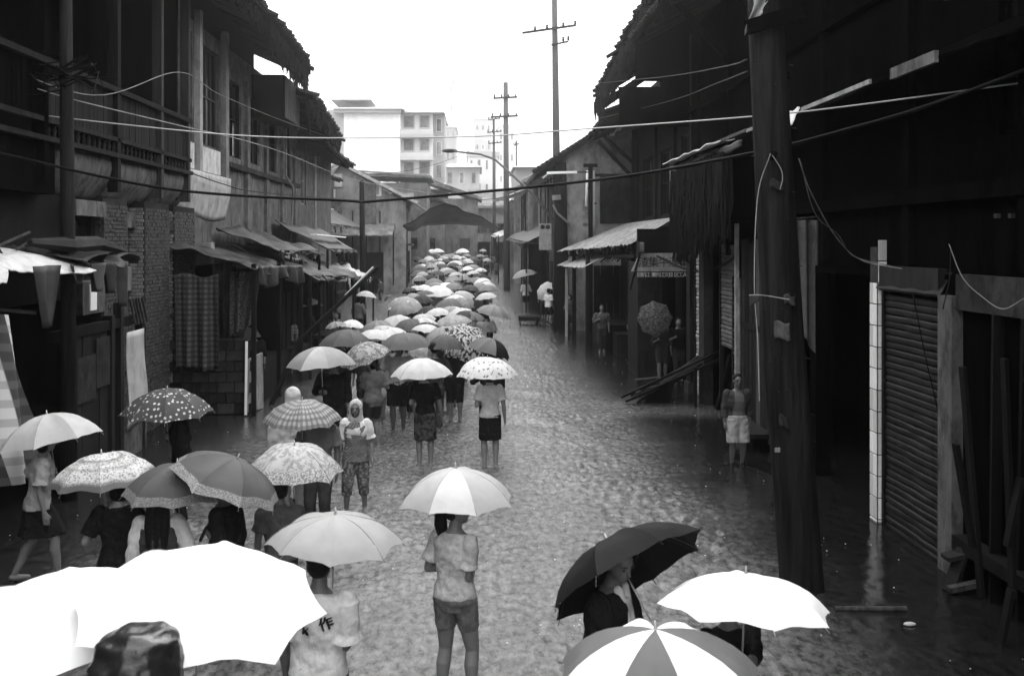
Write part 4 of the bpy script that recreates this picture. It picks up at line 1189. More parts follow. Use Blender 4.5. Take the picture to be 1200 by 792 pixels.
T.part('awning_frame', MB().beam((XS + .1, 11.0, 3.5), (XS + .1, 17.6, 3.6), .08, .08), M_timber)
def awn(u, v):
    y = 10.8 + 4.3 * u
    x = XS - .7 + (1.35 + .3 * math.sin(u * 7)) * v
    z = 3.86 + .06 * u - .30 * v * v + .06 * math.sin(u * 9 + v * 3) * v + .05 * noise.noise(Vector((u * 14, v * 6, 0)))
    return (x, y, z)
T.part('awning', MB().grid(awn, 40, 12, (0, 0, .02)), M_tarp_pale, smooth=True, label='torn plastic awning sheet with a bright wet upper side')
def awn2(u, v):
    return (XS - .5 + 1.15 * v + .1 * math.sin(u * 22), 14.9 + 2.6 * u, 3.95 - .05 * u - .20 * v - .10 * math.sin(u * 13) * v + .06 * noise.noise(Vector((u * 12, v * 5, 4))))
T.part('awning', MB().grid(awn2, 40, 10, (0, 0, .02)), M_tarp, smooth=True)
for i, (y_, w_, d_) in enumerate(((13.9, .8, .85), (14.9, .6, .3), (15.7, .7, .45), (16.3, .6, .5), (16.9, .55, .75))):
    T.part('awning_flap', MB().grid(lambda u, v: (XS + .62 + .06 * math.sin(u * 7 + i), y_ + w_ * (u - .5) * (1 - v * .75), 3.68 - d_ * v), 8, 8, (.01, 0, 0)), M_tarp_grey if i != 0 else M_tarp_grey, smooth=True)
T.part('roof_clutter', MB().tube([(XS, 14.8, 4.0), (XS + .2, 15.7, 3.95), (XS + .3, 16.6, 3.98), (XS + .5, 17.3, 3.85)], [.05, .14, .12, .04], 7), M_tarp)
for i, (a, b_) in enumerate((((XS - .1, 14.2, 3.8), (XS - .6, 13.9, 4.9)), ((XS - .1, 14.6, 3.9), (XS - .1, 15.2, 4.05)), ((XS, 13.6, 3.9), (XS, 14.8, 4.15)))):
    T.part('stick', MB().beam(a, b_, .03, .03), M_timber3)
# striped cloth curtain at the left edge
a = WX(2, 372, -5.9); 
T = Thing('striped_curtain', 'boldly striped awning cloth hanging in folds at the left edge', 'cloth', (-6, 12.3, 0))
m, t, p = new_mat('bold_striped_cloth')
sx_ = N(t, "ShaderNodeSeparateXYZ"); tc = N(t, "ShaderNodeTexCoord"); L(t, tc.outputs['UV'], sx_.inputs[0])
def saw(src, k, lo, hi, t=t):
    w = N(t, "ShaderNodeMath", operation='MULTIPLY'); L(t, src, w.inputs[0]); w.inputs[1].default_value = k
    f_ = N(t, "ShaderNodeMath", operation='FRACT'); L(t, w.outputs[0], f_.inputs[0]); return ramp(t, f_.outputs[0], [(lo, 0), (hi, 1)])
c_ = mixc(t, saw(sx_.outputs[0], 5, .5, .54), .5, .03)
c_ = mixc(t, mixc(t, 1.0, saw(sx_.outputs[1], 9, .55, .6), .45, 'MULTIPLY'), c_, .12)
L(t, c_, p.inputs['Base Color']); p.inputs['Roughness'].default_value = .7
def cur(u, v):
    yb = 11.0
    y = yb + (1.75 + .55 * v) * u + .25 * (1 - v)
    return (-5.98 + (.08 + .10 * v) * math.sin(u * 17 + v * 3) + .3 * v * u, y, 3.30 - 2.15 * v - .25 * u * (1 - v) - .2 * u * v)
nu_, nv_ = 44, 16
mb = MB().grid(cur, nu_, nv_)
me = mb.mesh('curtain', T.b, True); setmat(me, m)
lay = me.uv_layers.new(name='uv')
for l in me.loops:
    i, j = divmod(l.vertex_index, nv_ + 1); lay.data[l.index].uv = (i / nu_, j / nv_)
link('curtain', me, T.e)
T.part('curtain_rail', MB().beam((-5.95, 10.8, 3.36), (-5.95, 13.6, 3.05), .04, .04), M_timber)

# ---- left utility pole
pb = WX(81, 300, -6.35); 
T = Thing('utility_pole', 'slim weathered wooden pole in front of the gallery, at the upper left', 'pole', (pb.x, pb.y, 0), 'poles along the street')
tp = W(76, -10, pb.y)
T.part('shaft', MB().tube([(pb.x, pb.y, -.3), (pb.x - .02, pb.y, 4), (tp.x, tp.y, tp.z + 1.6)], [.13, .11, .085], 10), M_pole, smooth=True)
T.part('insulator', MB().beam((tp.x - .35, pb.y - .1, 6.55), (tp.x + .45, pb.y - .1, 6.75), .05, .05), M_timber2)
mb = MB(); rr = random.Random(4)
for i in range(14):
    p0 = Vector((tp.x + .05, pb.y - .1, 6.3 + rr.uniform(0, .5))); mb.tube([p0, p0 + Vector((rr.uniform(-.4, .5), rr.uniform(-.3, .3), rr.uniform(-.1, .35))), p0 + Vector((rr.uniform(-.7, .8), rr.uniform(-.3, .3), rr.uniform(-.3, .3)))], .012, 4)
T.part('wire_tangle', mb, M_cable, stuff=True)

# ---- meter box
T = Thing('meter_box', 'pale painted metal box with arched lettering on the brick pier', 'box', (-6.9, 25.6, 3.2))
a, b_ = W(230, 284, 25.3), W(247, 309, 25.3)
T.part('housing', MB().bb(a.x, b_.x, 25.3, 25.65, b_.z, a.z), M_metalbox)
T.part('door', MB().bb(a.x + .03, b_.x - .02, 25.27, 25.297, b_.z + .03, a.z - .03), M_metalbox)
cx_, cz_ = (a.x + b_.x) / 2, a.z - .30
for k, ch in enumerate('安全用电'):
    an = R(150 - k * 40); me = text_mesh(ch, .075, M_ink)
    o = T.inst('lettering', me, (cx_ + .12 * math.cos(an), 25.263, cz_ + .12 * math.sin(an) + .02), (PI / 2, an * -1 + PI / 2, 0)); o.rotation_euler = (PI / 2, -(an - PI / 2), 0)
T.part('lock', MB().box((b_.x - .05, 25.262, cz_ + .02), (.035, .02, .05)), M_ink)

# ---- stall with dark tarp roof, block wall, hanging cloth and white board
T = Thing('market_stall', 'stall with sagging dark tarpaulin roof in front of the plastered house', 'stall', (-6.2, 26, 0))
def st(u, v):
    y = 22.9 + 6.1 * u
    return (-7.15 + 2.05 * v + .05 * math.sin(u * 8), y, 3.98 - .55 * v - .12 * u - .14 * math.sin(u * PI) * v + .13 * noise.noise(Vector((u * 11, v * 4.5, 2))))
T.part('tarpaulin', MB().grid(st, 60, 20, (0, 0, .03)), M_tarp, smooth=True)
T.part('valance', MB().grid(lambda u, v: (-5.05 + .10 * math.sin(u * 26) * v + .05 * noise.noise(Vector((u * 15, v, 0))), 23.2 + 5.7 * u, 3.45 - .12 * u - (.42 + .12 * math.sin(u * 9)) * v), 60, 8, (.02, 0, 0)), M_tarp, smooth=True)
for x_, y_ in ((-5.15, 23.1), (-5.15, 26.0), (-5.1, 28.9), (-7.0, 28.9)): T.part('post', MB().beam((x_, y_, -.3), (x_, y_, 3.5), .1, .1), M_timber)
T.part('front_beam', MB().beam((-5.15, 23.0, 3.3), (-5.12, 29.0, 3.22), .1, .1), M_timber)
T.part('shelf', MB().bb(-6.6, -5.4, 24.6, 28.6, .85, .92), M_timber)
T.part('counter_front', MB().bb(-5.45, -5.4, 24.6, 28.4, -.3, .85), M_timber2)
T = Thing('block_wall', 'low wall of large dark blocks under the stall, left of the white board', 'wall', (-6, 24, 0))
T.part('core', MB().bb(-7.1, -5.36, 23.45, 23.6, -.3, 1.75), M_mortar)
bme = [boxmesh('block', .385, .12, .235, mm, .012) for mm in (M_plaster_dark, mat('dark_block', .045, .8, .6, (5, 5, 5), dirt=.5), M_plaster_dark)]
rr = random.Random(8)
for r_ in range(8):
    for c_i in range(5):
        x_ = -7.08 + .17 + c_i * .4 - (.2 if r_ % 2 else 0) + .05
        if -7.1 < x_ < -5.4: T.inst('block', bme[rr.randrange(3)], (x_, 23.42 + rr.uniform(-.012, .012), -.12 + r_ * .247), (0, rr.uniform(-.008, .008), 0))
T = Thing('leaning_board', 'tall whitish panel standing at the end of the dark block wall', 'board', (-5.3, 23.3, 0))
a, b_, c_, d_ = W(288, 484, 23.2), W(309, 478, 24.2), W(308, 413, 24.2), W(290, 422, 23.2)
T.part('panel', MB().add([a, b_, c_, d_, a + Vector((-.05, .03, 0)), b_ + Vector((-.05, .03, 0)), c_ + Vector((-.05, .03, 0)), d_ + Vector((-.05, .03, 0))], [(0, 1, 2, 3), (7, 6, 5, 4), (0, 4, 5, 1), (1, 5, 6, 2), (2, 6, 7, 3), (3, 7, 4, 0)]), M_plaster_light)
T.part('stile', MB().beam(W(288, 486, 23.1), W(289, 400, 23.1), .05, .05), M_white)
T.part('stile', MB().beam(W(297, 420, 24.3), W(298, 398, 24.3), .07, .05), M_plaster_light)
T = Thing('checked_cloth', 'dark checked cloth hanging from the stall roof over the block wall', 'cloth', (-6.6, 23.2, 3))
T.part('cloth', MB().grid(lambda u, v: (-6.95 + 1.0 * u + .03 * v, 23.1 + .08 * math.sin(u * 17) * (.3 + v), 3.25 - 2.15 * v + .05 * math.sin(u * 7)), 36, 24, (0, .01, 0)), cloth(.10, 'check'), smooth=True)
T = Thing('checked_cloth', 'small dark patched cloth hanging from the stall roof beside the big one', 'cloth', (-6, 24, 3))
T.part('cloth', MB().grid(lambda u, v: (-5.9 + .75 * u - .2 * v * u, 23.9 + .07 * math.sin(u * 13), 3.3 - 1.55 * v + .3 * u * v), 24, 16, (0, .01, 0)), cloth(.05, 'print'), smooth=True)
a, b_ = W(312, 478, 24.6), W(443, 313, 27.5)
T = Thing('leaning_beam', 'long dark beam rising diagonally from the water past the left awnings', 'beam', a)
T.part('timber', MB().beam(a + Vector((0, 0, -.2)), W(352, 396, 25.6), .08, .10), M_timber)
T.part('timber', MB().beam(W(350, 400, 25.6), b_, .07, .09), M_timber)
T.part('plastic_strip', MB().beam(W(405, 353, 26.8) + Vector((0, 0, .12)), W(438, 319, 27.5) + Vector((0, 0, .12)), .04, .10), M_tarp_pale)

# ---- row of awnings down the left side: (corner pixels with X) wall-near, wall-far, front-far, front-near
def awning(label, near_wall, far_wall, far_front, near_front, m, sag=.1, crumple=.1, posts=True, seed=0, cat='awning', lip=None):
    T = Thing('awning', label, cat, ((near_front[0] + far_front[0]) / 2, (near_front[1] + far_front[1]) / 2, 0), 'awnings over the shop fronts')
    tin_sheet(T, 'sheet', near_wall, far_wall, far_front, near_front, m, waves=0, amp=0, sag=sag, crumple=crumple * 1.7, nu=44, seed=seed, ragged=.13, th=.03)
    if posts:
        for p in (near_front, far_front):
            p = Vector(p); g = gz(p.y); T.part('post', MB().beam((p.x, p.y, g - .3), (p.x, p.y, p.z - .03), .08, .08), M_timber)
    T.part('front_rail', MB().beam(near_front, far_front, .06, .06), M_timber)
    r2 = random.Random(seed * 7 + 1); nf, ff = Vector(near_front), Vector(far_front)
    for k in range(6):                                  # torn flaps hanging along the lip
        p = nf.lerp(ff, r2.uniform(.02, .95)); w_ = r2.uniform(.25, .9); l_ = r2.uniform(.15, .6); ph = r2.uniform(0, 6)
        T.part('torn_flap', MB().grid(lambda u, v: (p.x + .05 * math.sin(u * 7 + ph) * v + .04, p.y + w_ * (u - .5) * (1 - .4 * v), p.z + .02 - l_ * v * (.7 + .3 * math.sin(u * 5 + ph))), 8, 6, (.012, 0, 0)), r2.choice((M_tarp, m, M_straw)), smooth=True)
    if lip: T.part('lip', MB().beam(Vector(lip[0]), Vector(lip[1]), .22, .05), M_white)
    return T
def nw(px, py, X): return tuple(WX(px, py, X))
awning('big grey tarpaulin awning sagging low on the left, over a row of dark stalls', (-6.9, 27.5, 4.0), (-6.9, 37.5, 3.7), (-4.6, 37.0, 2.75), (-4.9, 29.3, 3.0), M_tarp_grey, .12, .16, seed=1)
awning('greenish-grey tarp with torn corner above the sagging awning', (-7.0, 27.0, 4.45), (-7.0, 33.5, 4.3), (-5.3, 33.5, 3.7), (-5.6, 28.5, 3.75), M_tarp_grey, .06, .1, seed=2)
awning('white-topped corrugated awning, middle of the left side', (-7.1, 35.0, 4.75), (-7.1, 45.0, 4.6), (-5.5, 45.0, 3.65), (-5.4, 36.0, 3.75), M_tarp_grey, .03, .05, seed=3, lip=((-5.9, 36.0, 4.28), (-5.9, 44.0, 4.22)))
awning('long pale-edged roof sheet in front of the gabled house', (-9.9, 51, 6.2), (-9.6, 66, 6.2), (-7.4, 65, 4.9), (-8.7, 51, 5.1), M_tarp_grey, .03, .05, seed=4, lip=((-9.6, 51.2, 6.1), (-9.3, 64, 6.1)))
awning('small bright white tarp poking out beyond the diagonal beam', (-6.2, 38.5, 3.3), (-5.3, 44.5, 2.8), (-4.6, 44.0, 2.4), (-5.4, 38.0, 2.75), M_tarp_pale, .05, .14, seed=5, posts=True)
# stall fronts below the awnings
for i, (y_, w_) in enumerate(((29.5, 3.4), (33.6, 3.8), (38.2, 4), (50.5, 4.5), (58, 7))):
    XF = (-5.75, -5.65, -6.1, -8.9, -8.6)[i]; zg = gz(y_ + 3)
    T = Thing('stall_front', ['dark boarded stall front under the near end of the sagging awning', 'dark boarded stall front under the far end of the sagging awning', 'boarded stall front under the white-topped awning', 'plank stall front further up, beneath the long pale-edged roof sheet', 'boarded shop front at the foot of the gabled house'][i], 'stall', (XF, y_, 0))
    planks(T, (XF, y_, -.2 + zg), (0, 1, 0), w_, 2.7, int(w_ / .3), M_timber, (1, 0, 0), seed=20 + i, ms=[M_timber, M_timber2, M_black])
    T.part('counter', MB().bb(XF + .05, XF + .5, y_ + .2, y_ + w_ * .6, .75 + gz(y_), .85 + gz(y_)), M_timber2)
    T.part('side_wall', MB().bb(XF - 1.4, XF - .03, y_ - .05, y_, -.2, 2.9 + zg), M_timber)
# dark pole left middle
T = Thing('utility_pole', 'dark wooden pole standing among the awnings in front of the gabled house', 'pole', (-5.1, 44, 0), 'poles along the street')
a = W(424, 214, 44.0); b_ = W(426, 320, 44.0)
T.part('shaft', MB().tube([(b_.x, 44, -.3), (a.x, 44, a.z)], [.14, .11], 8), M_pole, smooth=True)
T.part('cap', MB().tube([(a.x, 44, a.z), (a.x, 44, a.z + .1)], [.12, .05], 8), M_pole)
# hanging shop sign
T = Thing('shop_sign', 'small pale shop sign on a post at the far left of the crowd', 'sign', (-5.6, 74, 0))
a, b_ = W(460, 270, 74), W(478, 286, 74)
T.part('board', MB().bb(a.x, b_.x, 74, 74.1, b_.z, a.z), M_plaster_light)
me = text_mesh('IATV', .5, M_ink); T.inst('lettering', me, ((a.x + b_.x) / 2, 73.985, (a.z + b_.z) / 2), (PI / 2, 0, 0))
T.part('post', MB().beam((a.x - .1, 74.05, 0), (a.x - .1, 74.05, a.z + .6), .1, .1), M_timber)
T.part('bracket', MB().beam((a.x - .1, 74.05, a.z + .04), (b_.x, 74.05, a.z + .04), .05, .05), M_timber)
# ================================================================ RIGHT SIDE
XR = 5.8
T = Thing('timber_house', 'black timber house with deep eaves filling the near right', 'house', (7, 12, 0))
y0, y1 = -8.0, 27.0
wall_with_openings(T, 'upper_wall', XR + .05, y0, y1, 3.6, 9.8, [(8.5, 11, 5.2, 7.2), (18.5, 20.5, 5.2, 7.2)], M_black, .2, 1)
for w in ((8.5, 11, 5.2, 7.2), (18.5, 20.5, 5.2, 7.2)): window_at(T, XR + .05, *w, 1, m=M_black, bars=4, rails=2)
wall_with_openings(T, 'ground_wall', XR, y0, 24.9, -.3, 3.6, [(12.2, 14.05, -.3, 3.3), (14.35, 16.9, -.3, 3.5), (17.2, 20.6, -.3, 3.3), (22.1, 24.4, -.3, 3.59), (5, 9.5, -.3, 3.2), (-4, 2, -.3, 3.2)], M_black, .25, 1)
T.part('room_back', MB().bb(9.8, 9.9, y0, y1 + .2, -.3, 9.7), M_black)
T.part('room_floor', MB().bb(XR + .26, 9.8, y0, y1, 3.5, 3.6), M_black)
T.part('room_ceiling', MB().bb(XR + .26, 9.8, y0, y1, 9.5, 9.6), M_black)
T.part('end_wall', MB().bb(XR + .02, 9.8, y1, y1 + .2, -.3, 9.7), M_timber)
T.part('end_wall', MB().bb(XR + .26, 9.8, y0, y0 + .2, -.3, 9.7), M_timber)
for yy in (10.3, 13.2, 16.5, 19.6, 22.8, 26.0): T.part('wall_post', MB().bb(XR - .06, XR + .046, yy - .1, yy + .1, 3.7, 9.7), M_black)
T.part('wall_beam', MB().bb(XR - .1, XR + .045, y0, y1, 4.5, 4.7), M_black)
T.part('wall_beam', MB().bb(XR - .09, XR + .044, y0, y1, 7.5, 7.66), M_black)
tile_roof(T, 4.25, 9.9, 9.6, y0, 27.2, 11, 3.6, seed=21, over=.3, thick=.2)
for yy in (10.4, 13.3, 16.6, 19.7, 22.9): T.part('brace', MB().beam((XR, yy, 8.2), (4.6, yy, 9.55), .1, .12), M_black)
mb = MB(); rz = lambda x: 9.6 + 3.6 * (x - 4.25) / 6.75 - .21
for xa, xb, za, zb_ in ((4.35, 11, None, 8.45), (5.05, 7.2, 8.45, 8.28), (3.9, 7.2, 8.28, 7.2)):
    ta, tb = (za or rz(xa)), (za or rz(xb))
    mb.add([(xa, 27.3, zb_), (xb, 27.3, zb_), (xb, 27.3, tb), (xa, 27.3, ta), (xa, 27.42, zb_), (xb, 27.42, zb_), (xb, 27.42, tb), (xa, 27.42, ta)], [(0, 1, 2, 3), (7, 6, 5, 4), (0, 4, 5, 1), (1, 5, 6, 2), (2, 6, 7, 3), (3, 7, 4, 0)])
T.part('gable_board', mb, M_black)
# shop awning with a pale drip edge
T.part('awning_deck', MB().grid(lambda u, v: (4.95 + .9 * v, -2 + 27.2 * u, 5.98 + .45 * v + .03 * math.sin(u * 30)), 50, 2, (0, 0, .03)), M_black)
for i, (a, b_, m_, t_, hgt) in enumerate(((10.55, 11.7, M_plaster, .05, .13), (12.35, 16.0, M_concrete, .03, .06), (16.05, 18.1, M_concrete, .03, .06), (18.15, 21.2, M_timber3, .03, .06))):
    T.part('drip_edge', MB().beam((4.93, a, 6.0 + .02 * i), (4.93, b_, 6.0 + .02 * i), t_, hgt), m_)
T.part('torn_strip', MB().grid(lambda u, v: (4.9 - .12 * v, 15.0 + 1.9 * u, 6.06 - .26 * v + .04 * noise.noise(Vector((u * 9, v * 3, 0)))), 16, 4, (0, 0, .02)), M_tarp_pale, smooth=True)
T.part('torn_strip', MB().grid(lambda u, v: (4.95 + .0 * v, 18.5 + 7.0 * u, 5.92 - (.12 + .22 * u) * v + .03 * noise.noise(Vector((u * 12, v * 3, 0)))), 30, 4, (.02, 0, 0)), M_tarp_grey, smooth=True)
T.part('torn_strip', MB().grid(lambda u, v: (4.7 + .5 * v, 20.0 + 5.2 * u, 6.0 + .10 * v + .06 * noise.noise(Vector((u * 7, v * 3, 0)))), 30, 4, (0, 0, .03)), M_tarp_pale, smooth=True)
fringe(T, 'hanging_thatch', (4.95, 19.8, 5.8), (5.0, 25.0, 5.75), 600, .5, 1.9, M_straw, 31, .035)
fringe(T, 'hanging_thatch', (5.0, 21.5, 4.9), (5.1, 25.6, 4.7), 260, .5, 1.3, M_straw, 32, .05)
# concrete lintel, post, and signboard stubs near right
T.part('concrete_post', MB().bb(XR - .14, XR + .1, 11.72, 12.08, -.3, 3.35), M_plaster)
T.part('lintel', MB().bb(XR - .10, XR + .1, 8.0, 11.7, 3.2, 3.62), M_plaster_dark)
tin_sheet(T, 'shutter_hood', (XR + .1, 12.1, 3.72), (XR + .1, 14.1, 3.72), (XR - .10, 14.1, 3.35), (XR - .10, 12.1, 3.35), M_metal, waves=3, amp=.006, ragged=.01)
for i in range(6):
    yy = 10.9 - i * .55
    T.part('wall_stave', MB().beam((XR - .05, yy, -.2), (XR - .06 + .03 * (i % 2), yy - .1, 3.2), .12 + .03 * (i % 3), .05), M_timber)
T.part('sill', MB().bb(XR - .2, XR + .1, 8, 11.6, .4, .55), M_timber)
for i, (px_, py_) in enumerate(((1128, 253), (1156, 253), (1188, 253))):
    p = W(px_, py_, 10.9 - i * .3); T.part('peg', MB().box((XR - .02, p.y, p.z), (.05, .06, .05)), M_timber3)
shutter('ribbed steel shutter just right of the white tiled pillar', XR + .02, 12.2, 14.02, -.25, 3.32, mat('oily_shutter_steel', .014, .6, .6, (1.2, 1.2, 2.5), dirt=.8, spec=.15), pitch=.095)
shutter('half-raised shutter behind the dark timber stack, with a dark gap below', XR + .02, 22.15, 23.6, 1.55, 4.0, M_metal_pale, pitch=.10, box=False)
shutter('narrow shutter beside the half-raised one, above the shirtless man', XR - .1, 21.25, 21.95, -.1, 3.2, M_metal_pale, pitch=.10, box=False)
shutter('bright narrow shutter coloured as if lit between two posts', XR - .05, 25.0, 26.0, -.1, 3.7, mat('lit_shutter_steel', .32, .45, .3, (3, 3, 1.2), dirt=.4, spec=.5), pitch=.10, box=False)  # brighter steel puts the light on these slats into their colour
T = Thing('shop_post', 'plain grey plastered post between the two corrugated shutters', 'post', (XR, 24.6, 0), 'posts between the shops')
T.part('shaft', MB().bb(XR - .25, XR - .02, 24.3, 24.85, -.3, 4.3), M_plaster_dark)
T.part('capital', MB().bb(XR - .3, XR + .02, 24.25, 24.9, 4.3, 4.42), M_timber2)
T = Thing('shop_post', 'dark timber post left of the bright narrow shutter', 'post', (XR, 26.4, 0), 'posts between the shops')
T.part('shaft', MB().bb(XR - .2, XR, 26.15, 26.6, -.3, 3.9), M_timber2)
T.part('plinth', MB().bb(XR - .25, XR + .02, 26.1, 26.65, -.3, .3), M_plaster_dark)
# plank screen right behind the shirtless man
T = Thing('plank_screen', 'rough pale-streaked planks behind the shirtless man, next to the big pole', 'screen', (XR - .3, 19.8, 0))
planks(T, (XR - .15, 18.9, .35), (0, 1, 0), 2.2, 3.9, 8, M_timber2, (-1, 0, 0), seed=14, ragged=.3, ms=[M_timber2, M_timber3, M_timber2, M_plaster_dark])
T.part('rail', MB().bb(XR - .19, XR - .17, 18.9, 21.1, 2.2, 2.32), M_timber2)
T.part('pale_batten', MB().beam((XR - .25, 21.15, .9), (XR - .25, 21.2, 4.4), .08, .1), M_plaster_light)
T.part('bench', MB().bb(XR - .75, XR - .2, 18.7, 20.4, .28, .36), M_timber2)
# tiled pillar
T = Thing('tiled_pillar', 'slim square pillar faced with white glazed tiles, standing in the flood', 'pillar', (5.75, 14.2, 0))
wd = .155
T.part('core', MB().bb(5.72, 5.72 + wd + .05, 14.08, 14.08 + wd + .1, -.3, 3.93), M_grout)
t1 = boxmesh('tile', wd + .03, .014, .292, M_wtile, .003); t2 = boxmesh('tile', .014, .115, .292, M_wtile, .003)
for k in range(14):
    z = -.12 + k * .308
    if z < 3.9: T.inst('tile', t1, (5.72 + (wd + .05) / 2 , 14.072, z))
    if z < 3.3: T.inst('tile', t2, (5.712, 14.14, z)); T.inst('tile', t2, (5.712, 14.262, z))
# hanging laundry
T = Thing('hanging_cloth', 'grey trousers hung from a pole in the dark doorway right of the big pole', 'cloth', (5.5, 16.9, 3))
Y_ = 17.0; a, b_ = W(932, 258, Y_), W(947, 405, Y_)
T.part('cloth', MB().grid(lambda u, v: (a.x + (.40 - .10 * v) * u + .09 * v, Y_ + .06 * math.sin(u * 12 + v), a.z + (b_.z - a.z) * v * (1 - .08 * math.cos(u * 3))), 16, 14, (0, .015, 0)), cloth(.10), smooth=True)
T.part('rail', MB().beam((a.x - .1, Y_, a.z + .02), (a.x + .6, Y_, a.z + .08), .03, .03), M_timber3)
T = Thing('hanging_cloth', 'narrow dark strip of cloth hanging beside the grey trousers', 'cloth', (5.9, 16.9, 3))
a, b_ = W(957, 268, Y_), W(958, 402, Y_)
T.part('cloth', MB().grid(lambda u, v: (a.x + .09 * u, Y_ + .03 * math.sin(u * 9 + v), a.z + (b_.z - a.z) * v), 6, 14, (0, .015, 0)), cloth(.05), smooth=True)
T.part('peg', MB().box((a.x + .05, Y_, a.z + .02), (.02, .03, .06)), M_timber3)
# big near pole
T = Thing('utility_pole', 'massive leaning wooden pole with a torn notice at its top, right foreground', 'pole', (3.85, 11.4, 0), 'poles along the street')
pb, pm, pt = W(941, 700, 11.4), W(918, 400, 11.4), W(897, 20, 11.4)
mb = MB(); pp = [pb + Vector((.02, 0, -.5)), pb, pm, pt, pt + Vector((-.05, 0, 1.8))]; zz = [p.z for p in pp]
def pole_pt(z): return Vector((np.interp(z, zz, [p.x for p in pp]), 11.4, z))
def pole_f(u, v):
    z = zz[0] + (zz[-1] - zz[0]) * v; c = pole_pt(z); r = np.interp(z, zz, [.255, .25, .235, .20, .19]); a = 2 * PI * u
    n = noise.noise(Vector((math.cos(a) * 2.2, math.sin(a) * 2.2, z * .5))) * .5 + noise.noise(Vector((math.cos(a) * 9, math.sin(a) * 9, z * .8))) * .4
    crack = -0.35 if abs(noise.noise(Vector((math.cos(a) * 5 + 4, math.sin(a) * 5, z * .35)))) < .03 else 0
    r *= 1 + .06 * n + .1 * crack
    return c + Vector((math.cos(a) * r, math.sin(a) * r, 0))
mb.grid(pole_f, 72, 110)
T.part('shaft', mb, M_pole, smooth=True)
nm_ = MB()
rr = random.Random(66)
for i in range(26):
    z = rr.uniform(.6, 6.2); a = rr.uniform(PI, 2 * PI); c = pole_pt(z) + Vector((math.cos(a), math.sin(a), 0)) * .235
    nm_.tube([c, c + Vector((math.cos(a), math.sin(a), -.2)) * .05], .006, 5)
T.part('nail', nm_, M_metal, stuff=True)
for i, (z, a, w_, h_, mm) in enumerate(((2.9, -1.9, .16, .2, M_plaster), (3.3, -1.5, .12, .10, M_tarp_grey), (1.9, -2.1, .10, .14, M_plaster_dark), (4.6, -1.8, .14, .10, M_plaster_dark))):
    T.part('notice_scrap', MB().grid(lambda u, v: pole_pt(z + h_ * v + .02 * math.sin(u * 6)) + Vector((math.cos(a + w_ * (u - .5) / .24), math.sin(a + w_ * (u - .5) / .24), 0)) * (.262 + .012 * math.sin(u * 9 + v * 4)), 8, 6, (0, .004, 0)), mm, smooth=True)
T.part('notice', MB().grid(lambda u, v: (pt.x - .26 + .2 * u + .05 * math.sin(v * 5), pt.y - .23 - .05 * math.sin(u * 4 + v * 3), pt.z + .28 - (.30 + .25 * (1 - u)) * v), 8, 8, (0, .006, 0)), M_tarp_pale, smooth=True)
T.part('bracket', MB().beam((pt.x - .28, pt.y - .24, pt.z - .18), (pt.x + .35, pt.y - .24, pt.z + .02), .1, .16), M_black)
T.part('metal_tag', MB().box(W(911, 527, 11.1), (.06, .012, .05)), M_concrete)
mb = MB()
q = [W(903, 180, 11.1), W(888, 230, 11.1), W(884, 330, 11.1), W(888, 400, 11.12), W(890, 470, 11.1)]
def smooth(P):
    Q = [P[0] * 2 - P[1]] + P + [P[-1] * 2 - P[-2]]; out = []
    for k in range(1, len(Q) - 2):
        for i in range(8):
            t_ = i / 8; a, b, c, d = Q[k - 1:k + 3]; out.append(0.5 * ((2 * b) + (c - a) * t_ + (2 * a - 5 * b + 4 * c - d) * t_ * t_ + (3 * b - a - 3 * c + d) * t_ ** 3))
    return out + [P[-1]]
mb.tube(smooth(q), .006, 5); mb.tube(smooth([W(905, 182, 11.1), W(915, 198, 11.1), W(917, 210, 11.1), W(914, 222, 11.1)]), .006, 5); mb.tube(smooth([W(878, 346, 11.1), W(893, 346, 11.1), W(925, 351, 11.1)]), .006, 5)
T.part('loose_wire', mb, M_concrete)
T.part('insulator', MB().tube([W(904, 186, 11.15), W(908, 178, 11.15)], [.045, .035], 10), M_black)
T.part('cloth_rag', MB().grid(lambda u, v: tuple(W(878 + 12 * u, 346 + 14 * v * (1 - .6 * u), 11.1)), 6, 6, (0, .01, 0)), M_tarp_grey, smooth=True)

# ---- second right house: black upper storey behind the awning
T = Thing('timber_house', 'tall black timber house with ragged tiled eave standing against the sky, right side', 'house', (8, 34, 0))
wall_with_openings(T, 'front_wall', 6.9, 27.3, 44.5, -.3, 10.2, [(28.4, 30.2, 5.0, 7.6), (31.5, 33.6, 5.0, 7.6), (35, 37.4, 5.0, 7.4), (39, 41.4, 5.0, 7.4), (28.2, 43.5, -.3, 3.4)], M_timber, .25, 1)
for w in ((28.4, 30.2, 5.0, 7.6), (31.5, 33.6, 5.0, 7.6), (35, 37.4, 5.0, 7.4), (39, 41.4, 5.0, 7.4)): window_at(T, 6.9, *w, 1, m=M_timber2, bars=3, rails=2)
for yy in (28, 31, 34.5, 38.2, 42.5): T.part('wall_post', MB().bb(6.78, 6.895, yy - .12, yy + .12, 4, 10), M_timber2)
T.part('board_panel', MB().bb(6.8, 6.89, 32.0, 33.4, 4.2, 5.0), M_plaster_dark)
T.part('room_back', MB().bb(10.4, 10.5, 27.3, 44.5, -.3, 10), M_black)
T.part('end_wall', MB().bb(7.15, 10.4, 44.3, 44.5, -.3, 10.2), M_timber)
tile_roof(T, 4.55, 10.55, 9.65, 26.6, 38.4, 11.5, 4.2, seed=33, over=.55, pitch=.26, sag=-.05)
fringe(T, 'hanging_thatch', (4.55, 26.6, 10.3), (4.6, 38.2, 9.4), 320, .1, .8, M_straw, 41, .06)
